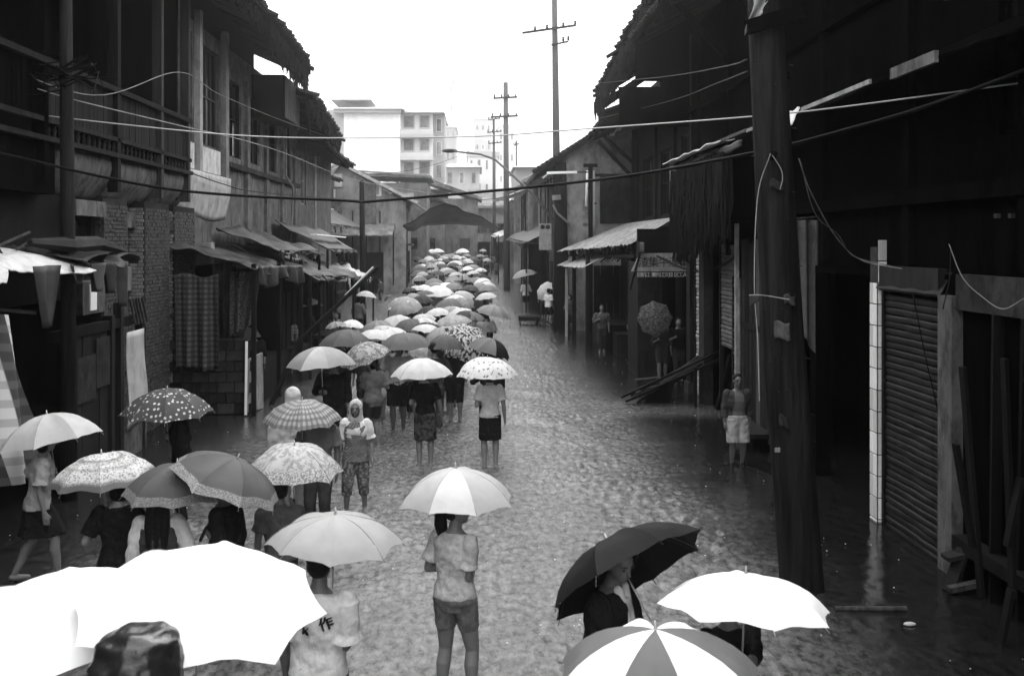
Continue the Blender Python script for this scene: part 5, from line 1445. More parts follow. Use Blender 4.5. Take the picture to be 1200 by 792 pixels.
T.part('gable_board', MB().grid(lambda u, v: (4.65 + 6 * u, 38.4, 9.0 + .1 * u + 4.0 * u + .35 * v), 10, 1, (0, .1, 0)), M_timber)
tile_roof(T, 5.0, 9.1, 8.7, 38.6, 44.6, 11.5, 2.4, seed=35, over=.5, pitch=.26)
T.part('lower_eave', MB().grid(lambda u, v: (5.3 + 1.6 * v, 28 + 12 * u, 8.3 + .5 * v + .05 * math.sin(u * 40)), 40, 2, (0, 0, .1)), M_timber)

# ---- gabled plaster house, end wall facing us
yg = 45.0
T = Thing('plastered_house', 'house with a pale plastered gable wall and two dark roof struts facing down the street', 'house', (6, 48, 0))
a, b_, c_ = W(772, 108, yg), W(636, 194, yg), W(660, 275, yg)
xl = c_.x
mb = MB(); xr = 8.6
zt = lambda x: b_.z + (a.z - b_.z) * (x - b_.x) / (a.x - b_.x) - .25
pts = [(xl, -.3), (xr, -.3), (xr, zt(xr)), (xl, zt(xl))]
mb.add([(x, yg, z) for x, z in pts] + [(x, yg + .3, z) for x, z in pts], [(0, 1, 2, 3), (7, 6, 5, 4), (0, 4, 5, 1), (1, 5, 6, 2), (2, 6, 7, 3), (3, 7, 4, 0)])
T.part('gable_wall', mb, M_gable)
T.part('roof', MB().grid(lambda u, v: (b_.x - .35 + (a.x - b_.x + .8) * u, yg - .55 + 9.5 * v, zt(b_.x - .35 + (a.x - b_.x + .8) * u) + .22 + .05 * noise.noise(Vector((u * 30, v * 9, 1)))), 40, 6, (0, 0, .22)), M_tile)
tl = MB()
for i in range(34):
    u = i / 33; x = b_.x - .4 + (a.x - b_.x + .8) * u
    tl.tube([(x, yg - .75, zt(x) + .24), (x, yg + .3, zt(x) + .26)], .09, 6)
T.part('verge_tiles', tl, M_tile, stuff=True)
for p0, p1 in (((701, 165), (745, 212)), ((708, 160), (752, 200))):
    T.part('strut', MB().beam(W(*p0, yg - .35), W(*p1, yg - .35), .18, .14), M_timber)
for r_ in range(16):
    p = W(697, 200 + r_ * 4.5, yg); T.part('quoin', MB().bb(xl + .9, xl + 1.12 + .1 * (r_ % 2), yg - .03, yg - .003, p.z - .07, p.z + .07), M_brick_pale) if r_ % 2 == 0 else None
T.part('band', MB().bb(xl + 1.3, xr, yg - .05, yg - .003, 7.0, 7.1), M_plaster_dark)
a2, b2 = W(703, 205, yg), W(742, 262, yg)
T.part('dark_panel', MB().bb(a2.x, b2.x, yg - .06, yg - .004, b2.z, a2.z), M_plaster_dark)
T.part('shutter_panel', MB().bb(b2.x - .02, b2.x + .3, yg - .10, yg - .061, 5.4, 6.5), M_black)
wall_with_openings(T, 'street_wall', xl, yg + .3, 54, -.3, 7.0, [(46.5, 48.0, 4.4, 6.2), (50, 51.6, 4.4, 6.2), (46, 53, -.3, 3)], M_plaster_dark, .3, 1)
for w in ((46.5, 48.0, 4.4, 6.2), (50, 51.6, 4.4, 6.2)): window_at(T, xl, *w, 1, m=M_timber2)
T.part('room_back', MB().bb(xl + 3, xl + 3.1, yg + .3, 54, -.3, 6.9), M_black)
# bright vertical strips: wet metal downpipes with a pale hood
a, b_ = W(690, 198, 43.5), W(698, 278, 43.5)
T = Thing('downpipe', 'bright white pipe, right-hand one of the pair on the pale gable wall', 'pipe', (a.x, 43.5, 0), 'white pipes on the gable house')
p0, p1 = W(695.5, 200, 43.6), W(695.5, 277, 43.6)
T.part('pipe', MB().tube([p0, p1], .075, 8), M_white, smooth=True); T.part('bracket', MB().box((p0 + p1) / 2 + Vector((.08, .3, 0)), (.1, .9, .06)), M_metal)
T = Thing('downpipe', 'thinner left-hand white pipe of the pair on the pale gable wall', 'pipe', (a.x - .4, 43.5, 0), 'white pipes on the gable house')
p0, p1 = W(688.5, 200, 43.8), W(687, 242, 43.8)
T.part('pipe', MB().tube([p0, p1], .06, 8), M_white, smooth=True); T.part('bracket', MB().box((p0 + p1) / 2 + Vector((.08, .3, 0)), (.1, .8, .06)), M_metal)
T = Thing('shop_post', 'dark post between the two white pipes', 'post', (a.x, 43.4, 0), 'posts between the shops')
p0, p1 = W(692, 196, 43.4), W(692, 300, 43.4)
T.part('shaft', MB().bb(p0.x - .09, p0.x + .09, 43.3, 43.5, -.3, p0.z), M_timber); T.part('head', MB().bb(p0.x - .3, p0.x + .3, 43.28, 43.52, p0.z, p0.z + .14), M_timber)
T = Thing('strip_lamp_hood', 'short white metal hood under the roof left of the white pipes', 'hood', (3, 43, 7))
T.part('hood', MB().beam(W(641, 203, 43.5), W(676, 202, 43.5), .3, .10), M_white); T.part('arm', MB().beam(W(636, 209, 43.5), W(643, 203, 43.5), .2, .06), M_white)
T.part('stem', MB().beam(W(675, 202, 43.5), W(689, 202, 43.4), .05, .05), M_metal)

# ---- tin lean-to and stalls in front of the gable house
T = Thing('tin_awning', 'pale corrugated tin lean-to roof with ragged lower edge, right side', 'awning', (5, 36, 0), 'awnings over the shop fronts')
tin_sheet(T, 'sheet', (6.0, 30.2, 4.75), (6.4, 43.0, 4.8), (3.55, 43.2, 3.65), (4.85, 31.5, 3.95), M_tin, waves=26, amp=.03, ragged=.05, seed=3)
tin_sheet(T, 'sheet', (4.9, 36.5, 3.62), (4.9, 43.5, 3.66), (3.5, 43.8, 3.0), (3.95, 37.2, 3.05), M_tin, waves=14, amp=.03, ragged=.05, seed=4)
tin_sheet(T, 'under_sheet', (5.9, 30.4, 4.5), (5.9, 37.0, 4.5), (4.8, 37.0, 3.5), (5.1, 31.0, 3.6), M_timber, waves=10, amp=.02, ragged=.25, seed=5)
fringe(T, 'torn_edge', (4.9, 31.5, 3.9), (3.7, 42.5, 3.6), 90, .05, .3, M_straw, 44, .04)
for x_, y_ in ((4.05, 41.8), (4.15, 37.5), (4.95, 31.6)): T.part('post', MB().beam((x_, y_, -.3), (x_, y_, 3.7), .16, .16), M_timber)
T.part('rail', MB().beam((4.0, 42.8, 3.45), (4.95, 31.2, 3.55), .1, .1), M_timber)
T.part('pale_jamb', MB().bb(3.72, 3.82, 42.2, 42.35, -.2, 2.9), M_plaster_light)
T = Thing('market_stall', 'dark stall counter and patched boards under the tin lean-to', 'stall', (5.4, 38, 0))
T.part('back_panel', MB().bb(6.2, 6.3, 30.5, 43, -.3, 3.4), M_timber)
planks(T, (5.0, 42.9, -.2), (1, 0, 0), 2.0, 3.2, 7, M_timber2, (0, -1, 0), seed=41, ms=[M_timber2, M_plaster_dark, M_timber])
T.part('counter', MB().bb(4.7, 5.8, 36.5, 40.8, .0, .95), M_timber)
T.part('crate', MB().bb(4.9, 5.7, 34.9, 36.0, -.1, .75), M_timber2)
T.part('patch', MB().bb(5.1, 5.9, 42.80, 42.86, 1.4, 2.6), M_plaster_dark)
# shop with the signboard
YS = 29.5
T = Thing('shop', 'small dark shop with a doorway facing us beneath the lettered signboard', 'shop', (5.6, YS, 0))
T.part('front_wall', MB().bb(4.75, 5.05, YS, YS + .15, -.3, 3.4), M_plaster_dark)
T.part('front_wall', MB().bb(6.35, 6.8, YS, YS + .15, -.3, 3.4), M_timber)
T.part('lintel', MB().bb(4.75, 6.8, YS + .002, YS + .148, 3.4, 4.4), M_timber)
T.part('door', MB().bb(5.06, 5.5, YS + .06, YS + .10, -.3, 2.9), M_plaster_dark)
T.part('interior', MB().bb(4.9, 6.8, YS + 1.6, YS + 1.7, -.3, 3.4), M_black)
T.part('side_wall', MB().bb(4.75, 4.87, YS + .15, YS + 1.9, -.3, 3.4), M_timber)
T = Thing('shop_sign', 'pale painted signboard with a row of large dark characters over the dark doorway', 'sign', (5.4, 29, 3.6))
a, b_ = W(746, 297, 28.9), W(808, 318, 28.9)
T.part('board', MB().add([(a.x - .15, 28.9, b_.z), (b_.x, 28.9, b_.z), (b_.x, 28.9, a.z + .02), (a.x + .1, 28.9, a.z), (a.x - .15, 28.98, b_.z), (b_.x, 28.98, b_.z), (b_.x, 28.98, a.z + .02), (a.x + .1, 28.98, a.z)], [(0, 1, 2, 3), (7, 6, 5, 4), (0, 4, 5, 1), (1, 5, 6, 2), (2, 6, 7, 3), (3, 7, 4, 0)]), M_signboard)
for i, ch in enumerate('渣集牛漂業'):
    me = text_mesh(ch, .33, M_ink, .004); p = W(754 + i * 11.9, 308, 28.9); T.inst('lettering', me, (p.x, 28.893, p.z), (PI / 2, 0, 0))
a, b_ = W(746, 319, 28.85), W(806, 325.5, 28.85)
T.part('lower_board', MB().bb(a.x, b_.x, 28.85, 28.9, b_.z, a.z), M_ink)
for i, ch in enumerate('回机江莱狗江文日区工人'):
    me = text_mesh(ch, .15, M_ink_white, .004); T.inst('lettering', me, (a.x + (b_.x - a.x) * (i + .7 + .4 * (i > 2) + .4 * (i > 7)) / 12.2, 28.843, (a.z + b_.z) / 2), (PI / 2, 0, 0))
T.part('prop', MB().beam(W(738, 340, 28.9), W(752, 290, 28.9), .06, .06), M_timber)
T.part('rag', MB().grid(lambda u, v: tuple(W(747 + 8 * u, 284 + 12 * v, 28.7 + .1 * math.sin(u * 5))), 5, 5, (0, .02, 0)), M_plaster, smooth=True)
# timber stack in front
T = Thing('timber_stack', 'heap of dark planks sloping up from the mud bank to the shutters', 'timber', (4.7, 24.6, 0))
rr = random.Random(12)
for i in range(9):
    p0 = W(728 + i * 5.5 + rr.uniform(-2, 2), 476 - i * 1.3 - rr.uniform(0, 16), 24.4 + .12 * i); p1 = W(842 + rr.uniform(-16, 12), 414 + rr.uniform(-5, 9), 24.0 + .16 * i)
    T.part('plank', MB().beam(p0, p1, .12 + .05 * rr.random(), .05), M_timber2 if i % 3 else M_timber)
T.part('plank', MB().beam(W(745, 446, 25.0), W(772, 443, 25.0), .3, .06), M_timber2)
T.part('plank', MB().beam(W(744, 460, 24.6), W(774, 450, 24.8), .24, .06), M_timber3)
T.part('prop', MB().beam(W(815, 480, 24.0), W(815, 430, 24.0), .07, .07), M_timber2)
T.part('prop', MB().beam(W(840, 480, 23.6), W(856, 416, 23.8), .09, .09), M_timber)
T.part('crate', MB().bb(W(757, 470, 24.7).x, W(785, 470, 24.7).x, 24.7, 25.2, -.1, .48), M_timber)
# leaning boards at the extreme right
T = Thing('leaning_planks', 'loose old boards leaning in the dark at the far right edge', 'boards', (5.4, 9.9, 0))
for i, (x0_, y0_, x1_, y1_) in enumerate(((1150, 700, 1128, 430), (1187, 700, 1177, 420), (1180, 640, 1196, 560), (1140, 640, 1120, 520), (1166, 792, 1185, 690))):
    T.part('board', MB().beam(W(x0_, y0_, 10.2 - i * .12), W(x1_, y1_, 10.2 - i * .12), .10, .04), M_timber)
T = Thing('driftwood', 'broken box and debris floating at the foot of the ribbed shutter', 'debris', G(1120, 690))
g = G(1122, 692)
T.part('board', MB().beam(g + Vector((-.1, 0, 0)), g + Vector((.12, .1, .45)), .16, .05), M_plaster_dark)
T.part('board', MB().beam(g + Vector((-.15, -.1, .05)), g + Vector((.2, -.1, .12)), .10, .06), M_timber3)
T.part('board', MB().beam(g + Vector((-.1, .1, .35)), g + Vector((.25, .1, .42)), .2, .05), M_plaster_dark)
g0, g1 = G(978, 716), G(1062, 716)
single('floating_pole', MB().tube([g0 + Vector((0, 0, .03)), g1 + Vector((0, 0, .03))], .03, 8), M_timber3, 'thin pale pole lying on the dark water at the right foreground', 'pole', base=g0)
g = G(1066, 733)
single('litter', MB().ell(g + Vector((0, 0, .02)), (.07, .035, .02), 8, 5), M_tarp_pale, 'scrap of white litter floating on the dark water, lower right', 'litter', base=g)

# ================================================================ BACKGROUND
# tall concrete pole behind the right roofs
T = Thing('utility_pole', 'tall dark telegraph pole with crossarms rising over the right roofs', 'pole', W(652, 388, 50), 'poles along the street')
Y_ = 50.0; t0, t1 = W(649.5, -20, Y_), W(652, 180, Y_)
T.part('shaft', MB().tube([(t1.x + .05, Y_, -.2), t1, t0], [.22, .18, .13], 12), M_pole_far, smooth=True)
T.part('crossarm', MB().beam(W(612, 39, Y_ - .2), W(675, 30, Y_ - .2), .10, .10), M_metal)
T.part('crossarm', MB().beam(W(646, 53, Y_ - .2), W(666, 49, Y_ - .2), .08, .08), M_metal)
ins = MB().tube([(0, 0, 0), (0, 0, .10), (0, 0, .12), (0, 0, .22)], [.04, .07, .045, .06], 8).mesh('insulator'); setmat(ins, M_plaster_dark)
for px_, py_ in ((627, 36.5), (641, 34.5), (660, 32), (674, 30), (660, 49), (666, 48)): T.inst('insulator', ins, W(px_, py_, Y_ - .2))
# lower dark column with boxes
T = Thing('utility_pole', 'thick dark post by the waiting people, with a meter box and pale bracket', 'pole', (3.65, 44.6, 0), 'poles along the street')
p = W(658, 387, 44.8)
T.part('shaft', MB().tube([(p.x, 44.8, -.3), (p.x - .05, 44.8, 7.6)], [.36, .26], 12), M_timber, smooth=True)
T.part('bracket', MB().beam(W(647, 232, 44.4), W(657, 231, 44.4), .1, .22), M_concrete)
T.part('arm', MB().tube([W(648, 240, 44.4), W(653, 250, 44.4), W(668, 263, 44.4)], .05, 6), M_concrete)
a, b_ = W(632, 262, 45), W(646, 293, 45)
T = Thing('meter_box', 'grey metal box with two round dials beside the thick dark post', 'box', (a.x, 45, 4))
T.part('housing', MB().bb(a.x, b_.x, 44.9, 45.2, b_.z, a.z), M_metalbox)
for px_ in (636, 642):
    c_ = W(px_, 266, 44.88); T.part('dial', MB().tube([c_, c_ + Vector((0, .02, 0))], .10, 12), M_ink)
# second and third poles
def pole(label, px, ytop, Y, arms, r):
    T = Thing('utility_pole', label, 'pole', W(px, 300, Y), 'poles along the street'); T.b
    t0 = W(px, ytop, Y)
    T.part('shaft', MB().tube([(t0.x + .1, Y, gz(Y) - .3), t0], [r * 1.5, r], 10), M_pole_far, smooth=True)
    for (xa, xb, yy) in arms:
        T.part('crossarm', MB().beam(W(xa, yy + .5, Y - .2), W(xb, yy - 1, Y - .2), .12, .12), M_metal)
        for k in range(4): T.inst('insulator', ins, W(xa + (xb - xa) * (k + .2) / 3.4, yy - .5, Y - .2))
pole('middle telegraph pole with two crossarms, left of the tallest pole', 592.5, 97, 72, ((578, 606, 115), (575, 607, 137)), .17)
pole('small faint telegraph pole in the haze, furthest of the row', 578.5, 140, 105, ((572, 586, 140), (571, 588, 155), (572, 588, 168)), .14)
pole('hair-thin distant pole at the foot of the right rooftops', 605, 165, 120, ((602, 608, 170),), .10)
# street lamp arm
T = Thing('street_lamp', 'curved street lamp arm reaching over the street from the right', 'lamp', W(645, 248, 46))
pts = [W(652, 262, 46), W(625, 228, 47.5), W(600, 205, 49), W(580, 187, 50.5), W(563, 181, 51.5), W(545, 179, 52), W(531, 177.5, 52.5)]
T.part('arm', MB().tube(pts, [.07, .07, .06, .055, .05, .05, .045], 8), M_pole_far, smooth=True)
T.part('lamp_head', MB().ell(W(527, 177, 52.6), (.42, .18, .11), 14, 8), M_metal, smooth=True)
# big pale block, far left
YB = 112.0
M_far = mat('far_hazed_pale_render', .62, .8, .06, (.3, .3, .3), bstr=0)  # far renders and roofs lightened to paint in the haze
M_farroof = mat('far_hazed_roof_tiles', .33, .8, .3, (1, 1, 1), bstr=.2)
M_farshade = mat('far_hazed_grey_render', .48, .8, .15, (.4, .4, .4), bstr=0)
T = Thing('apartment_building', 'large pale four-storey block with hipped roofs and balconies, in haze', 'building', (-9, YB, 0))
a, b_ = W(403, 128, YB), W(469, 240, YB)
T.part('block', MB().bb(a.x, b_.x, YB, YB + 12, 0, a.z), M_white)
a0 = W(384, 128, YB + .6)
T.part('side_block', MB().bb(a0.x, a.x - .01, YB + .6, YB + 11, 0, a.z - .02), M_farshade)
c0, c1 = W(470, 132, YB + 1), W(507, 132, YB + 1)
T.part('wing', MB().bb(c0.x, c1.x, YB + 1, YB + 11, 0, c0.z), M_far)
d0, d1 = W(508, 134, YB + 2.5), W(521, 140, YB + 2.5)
T.part('stair_tower', MB().bb(d0.x, d1.x, YB + 2.5, YB + 9, 0, d0.z), M_farshade)
def hip(T, px0, px1, pe, pr, Y, dep=13, nm='roof', inset=1.2):
    e0, e1, r0, r1 = W(px0, pe, Y), W(px1, pe, Y), W(px0 + 7 * inset, pr, Y), W(px1 - 7 * inset, pr, Y)
    vs = [e0, e1, e1 + Vector((0, dep, 0)), e0 + Vector((0, dep, 0)), Vector((r0.x, Y + dep * .4, r0.z)), Vector((r1.x, Y + dep * .4, r1.z))]
    T.part(nm, MB().add(vs, [(0, 1, 5, 4), (1, 2, 5), (2, 3, 4, 5), (3, 0, 4), (0, 3, 2, 1)]), M_farroof)
hip(T, 390, 473, 127.5, 118, YB - 1.2); hip(T, 466, 521, 132, 121, YB - .3); hip(T, 387, 435, 117, 110, YB + 2, 8, inset=.8)
T.part('eave_band', MB().bb(W(392, 0, YB).x, b_.x + .1, YB - .9, YB - .01, a.z - .5, a.z - .05), M_farshade)
for k, yy in enumerate((147, 174, 201)):
    for (x0_, x1_) in ((470, 488), (489, 506)):
        w0, w1 = W(x0_ + 2, yy - 12, YB + .98), W(x1_ - 2, yy + 4, YB + .98)
        w_ = T.part('window', MB().bb(w0.x, w1.x, YB + .93, YB + .99, w1.z, w0.z), M_farshade)
        T.part('pane', MB().bb(w0.x + .15, w1.x - .15, YB + .90, YB + .925, w1.z + .15, w0.z - .15), M_gable, w_)  # pale panes, the haze's fading put into their colour
    s0, s1 = W(469, yy + 6, YB), W(508, yy + 14, YB)
    bal = T.part('balcony', MB().bb(s0.x, s1.x, YB - .6, YB + .9, s1.z, s1.z + .18), M_farshade)
    T.part('parapet', MB().bb(s0.x, s1.x, YB - .62, YB - .5, s1.z + .19, s0.z), M_far if k != 1 else M_farshade, bal)
    w0, w1 = W(511, yy - 8, YB + 2.4), W(518, yy + 8, YB + 2.4)
    w_ = T.part('window', MB().bb(w0.x, w1.x, YB + 2.42, YB + 2.49, w1.z, w0.z), M_farshade)
    T.part('pane', MB().bb(w0.x + .1, w1.x - .1, YB + 2.39, YB + 2.415, w1.z + .1, w0.z - .1), M_gable, w_)
T.part('awning', MB().grid(lambda u, v: tuple(W(498 + 24 * u, 215 + 5 * v, YB + 1 - 1.5 * v)), 3, 2, (0, 0, .1)), M_farshade)
# further hazy blocks
def farblock(label, px0, px1, pyt, Y, m, rows, cols, roof=0, dep=12):
    a, b_ = W(px0, pyt, Y), W(px1, pyt, Y)
    T = Thing('apartment_building', label, 'building', ((a.x + b_.x) / 2, Y, gz(min(Y, 200))), 'hazy buildings at the end of the street')
    T.part('wall', MB().bb(a.x, b_.x, Y, Y + dep, 0, a.z), m)
    if roof: hip(T, px0 - 3, px1 + 3, pyt, pyt - roof, Y - 1, dep + 2)
    else: T.part('parapet', MB().bb(a.x - .2, b_.x + .2, Y - .2, Y + dep, a.z + .002, a.z + .8), m)
    hgt = a.z - 6; W_ = b_.x - a.x
    for r_ in range(rows):
        for c_i in range(cols):
            x = a.x + W_ * (c_i + .5) / cols; z = 7 + hgt * (r_ + .4) / rows; ww = min(1.6, W_ / cols * .45)
            w_ = T.part('window', MB().bb(x - ww / 2, x + ww / 2, Y - .06, Y - .003, z - .8, z + .8), m)
            T.part('pane', MB().bb(x - ww / 2 + .12, x + ww / 2 - .12, Y - .08, Y - .062, z - .68, z + .68), M_gable, w_)  # panes lightened as if faded by haze
farblock('faint grey slab block just right of the big pale building', 522, 534, 150, 170, M_farshade, 5, 2)
farblock('very faint tall tower with a narrow top in the haze', 527, 531, 96, 260, M_far, 8, 1)
farblock('hazy house with a long sloping roof behind the lamp arm', 520, 562, 196, 135, M_farshade, 2, 3, 8)
farblock('hazy mid-rise block between the lamp head and the middle pole', 548, 584, 184, 150, M_far, 3, 4)
farblock('faint far block with a flat roof beyond the telegraph poles', 556, 576, 140, 300, M_far, 6, 3)
farblock('pale hazy block right of the middle telegraph pole', 584, 603, 150, 240, M_far, 5, 3)
farblock('small hazy house peeping over the right tiled roofs', 604, 640, 196, 100, M_farshade, 1, 3, 7)
# roofs that close the end of the street
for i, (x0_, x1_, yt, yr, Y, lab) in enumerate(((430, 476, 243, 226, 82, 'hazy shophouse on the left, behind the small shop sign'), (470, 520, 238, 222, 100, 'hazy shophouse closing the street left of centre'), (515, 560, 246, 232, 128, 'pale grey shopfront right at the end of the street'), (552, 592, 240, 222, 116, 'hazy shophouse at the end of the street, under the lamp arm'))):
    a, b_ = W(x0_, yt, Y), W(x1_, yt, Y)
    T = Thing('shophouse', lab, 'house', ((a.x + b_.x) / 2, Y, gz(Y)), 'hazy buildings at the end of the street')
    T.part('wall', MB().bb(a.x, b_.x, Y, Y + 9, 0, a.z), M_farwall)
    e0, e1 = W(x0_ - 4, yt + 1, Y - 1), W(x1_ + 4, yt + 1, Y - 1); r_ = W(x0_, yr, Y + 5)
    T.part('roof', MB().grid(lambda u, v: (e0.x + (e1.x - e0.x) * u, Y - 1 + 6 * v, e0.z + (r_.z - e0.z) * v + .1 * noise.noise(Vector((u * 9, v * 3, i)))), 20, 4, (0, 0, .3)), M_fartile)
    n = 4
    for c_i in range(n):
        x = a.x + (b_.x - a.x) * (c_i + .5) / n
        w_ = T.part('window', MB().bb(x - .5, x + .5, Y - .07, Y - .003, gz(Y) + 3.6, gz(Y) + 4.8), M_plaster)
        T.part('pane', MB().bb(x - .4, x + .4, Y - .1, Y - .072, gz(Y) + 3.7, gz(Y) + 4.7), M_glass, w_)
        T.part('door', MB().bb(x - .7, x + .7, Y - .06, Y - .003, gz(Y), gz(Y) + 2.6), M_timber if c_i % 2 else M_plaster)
# right-hand row beyond the gable house
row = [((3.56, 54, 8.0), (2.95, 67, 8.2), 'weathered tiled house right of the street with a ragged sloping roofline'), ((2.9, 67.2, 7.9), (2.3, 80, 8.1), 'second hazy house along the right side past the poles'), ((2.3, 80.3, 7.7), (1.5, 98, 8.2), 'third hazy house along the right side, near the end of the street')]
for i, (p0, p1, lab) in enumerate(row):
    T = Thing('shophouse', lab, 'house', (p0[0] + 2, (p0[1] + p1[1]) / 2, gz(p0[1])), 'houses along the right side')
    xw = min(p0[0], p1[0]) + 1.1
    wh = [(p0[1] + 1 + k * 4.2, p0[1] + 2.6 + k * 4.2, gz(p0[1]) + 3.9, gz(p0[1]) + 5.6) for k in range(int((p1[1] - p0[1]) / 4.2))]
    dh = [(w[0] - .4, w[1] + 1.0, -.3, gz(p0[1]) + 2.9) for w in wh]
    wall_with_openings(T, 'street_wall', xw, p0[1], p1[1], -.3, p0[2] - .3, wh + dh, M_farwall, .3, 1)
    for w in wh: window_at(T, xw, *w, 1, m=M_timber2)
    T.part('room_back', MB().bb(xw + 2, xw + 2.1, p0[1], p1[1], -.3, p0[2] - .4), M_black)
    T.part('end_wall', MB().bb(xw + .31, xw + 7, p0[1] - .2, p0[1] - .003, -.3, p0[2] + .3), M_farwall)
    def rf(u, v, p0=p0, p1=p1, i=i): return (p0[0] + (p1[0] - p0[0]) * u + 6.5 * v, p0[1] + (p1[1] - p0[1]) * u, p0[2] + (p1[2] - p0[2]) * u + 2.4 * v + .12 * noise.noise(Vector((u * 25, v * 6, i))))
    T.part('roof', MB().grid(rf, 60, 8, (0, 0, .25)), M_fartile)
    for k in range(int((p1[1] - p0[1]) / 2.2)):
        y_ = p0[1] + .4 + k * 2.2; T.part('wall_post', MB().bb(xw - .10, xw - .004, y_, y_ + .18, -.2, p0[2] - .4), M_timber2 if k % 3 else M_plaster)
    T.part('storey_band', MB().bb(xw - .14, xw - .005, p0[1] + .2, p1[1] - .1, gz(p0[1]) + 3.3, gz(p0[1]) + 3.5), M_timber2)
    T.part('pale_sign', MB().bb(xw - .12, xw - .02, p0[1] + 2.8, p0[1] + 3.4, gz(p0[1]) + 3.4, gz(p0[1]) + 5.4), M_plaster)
awning('broad hazy tarp awning on the right over dark doorways', (4.6, 55, 5.0), (4.0, 72, 5.2), (2.1, 72, 4.3), (2.7, 55.5, 4.0), M_tarp_grey, .04, .04, seed=9)
awning('small pale awning at the far end of the right side', (3.2, 82, 5.0), (2.8, 94, 5.2), (1.3, 94, 4.7), (1.7, 82, 4.55), M_tarp_pale, .1, .1, seed=10)
T = Thing('stall_front', 'dark stall side facing us under the broad hazy awning', 'stall', (3.6, 58, 0))
T.part('side_wall', MB().bb(2.9, 4.6, 57.0, 57.15, -.2, 3.9), M_timber)
planks(T, (2.9, 56.97, -.2), (1, 0, 0), 1.7, 4.0, 5, M_timber, (0, -1, 0), seed=51)
# canopy stretched over the street
T = Thing('street_canopy', 'dark peaked canopy of tarpaulin stretched across the far street', 'canopy', (-1, 56, 0))
Yc = 56.0
def can(u, v):
    px_ = 472 + 114 * u
    top = np.interp(u, [0, .12, .28, .42, .55, .62, .8, 1], [264, 258, 244, 237.5, 241, 247, 253, 268])
    bot = np.interp(u, [0, .05, .12, .2, .5, .8, 1], [265, 270, 271, 264.5, 262, 264.5, 269])
    a = W(px_, float(top), Yc + 4 * (1 - v)); b_ = W(px_, float(bot), Yc)
    a = W(px_, float(top + (bot - top) * v), Yc + 3.5 * v)
    return a + Vector((0, 0, .04 * noise.noise(Vector((u * 20, v * 4, 0)))))
T.part('tarpaulin', MB().grid(can, 44, 8, (0, -.02, .03)), M_tarp, smooth=True)

# ---- overhead wires (drawn through points on their real span)
cable('thick black cable sagging right across the street in the foreground', [W(-60, 166, 13.5), W(0, 180, 14.5), W(200, 222, 15), W(400, 235, 15), W(450, 235, 15), W(700, 211, 13.8), W(880, 180, 12.2), W(1000, 150, 11), W(1100, 120, 10), W(1260, 60, 9)], .022)
cable('pale wire crossing the whole view above the black cable', [W(-60, 122, 16), W(0, 130, 16), W(200, 152, 16.5), W(300, 160, 17), (W(400, 162, 17)), W(560, 160, 16), W(690, 151, 15), W(880, 137, 13), W(1000, 124, 12), W(1200, 97, 10.5), W(1300, 85, 10)], .011, M_cable_pale)
cable('thin wire climbing down from the top left across the gallery', [W(0, 88, 15.8), W(75, 114, 16), W(200, 145, 18), W(320, 175, 24), W(420, 212, 40), W(500, 226, 60)], .010, M_concrete)
cable('thin wire running from the gallery rail past the plaster columns', [W(-40, 60, 14.5), W(110, 112, 17), W(210, 85, 20), W(260, 112, 24), W(340, 145, 33), W(400, 165, 44)], .009, M_concrete)
cable('black wire looping along the front of the plastered house', [W(210, 198, 23.5), W(262, 216, 27), W(300, 225, 31), W(380, 232, 44), W(440, 236, 60)], .014)
cable('faint wire between the black cable and the right eaves', [W(700, 98, 30), W(780, 90, 22), W(850, 78, 14), W(875, 70, 11.6)], .010, M_timber3)
cable('faint lower wire to the big pole from the far roofs', [W(690, 142, 36), W(780, 120, 24), W(840, 98, 15), W(876, 84, 11.6)], .010, M_timber3)
cable('doubled wire drooping from the big pole to the shutter hood', [W(936, 186, 11.6), W(950, 225, 12), W(980, 278, 13), W(1010, 305, 13.6), W(1063, 316, 13.2)], .007, M_concrete)
cable('second drooping wire from the big pole towards the tiled pillar', [W(938, 190, 11.6), W(955, 250, 12.2), W(982, 275, 13), W(1000, 300, 13.4), W(1045, 312, 13.4)], .006, M_concrete)
cable('curly wire hanging at the right edge of the view', [W(1112, 286, 10.6), W(1128, 325, 10.5), W(1150, 347, 10.4), W(1175, 362, 10.2), W(1200, 350, 10)], .006, M_concrete)
cable('short wire dropping beside the concrete post', [W(1114, 288, 10.9), W(1113, 325, 10.9), W(1105, 362, 10.9)], .007, M_plaster_dark)
cable('slack rope hanging between signboard and shutter', [W(770, 300, 28.5), W(800, 314, 27), W(828, 318, 25), W(848, 310, 23), W(863, 300, 21.5)], .03)
cable('long diagonal wire falling across the ribbed shutter', [W(1070, 345, 12.6), W(1085, 420, 12.5), W(1103, 500, 12.3), W(1112, 560, 12.2)], .008)
for i, (a, b_) in enumerate((((440, 205, 70), (560, 172, 100)), ((540, 232, 60), (655, 205, 46)))):
    cable(['hazy wire between the far roofs and the third pole', 'hazy wire from the thick post to the far left roofs'][i], [W(*a), W(*b_)], .02, sag=.5)
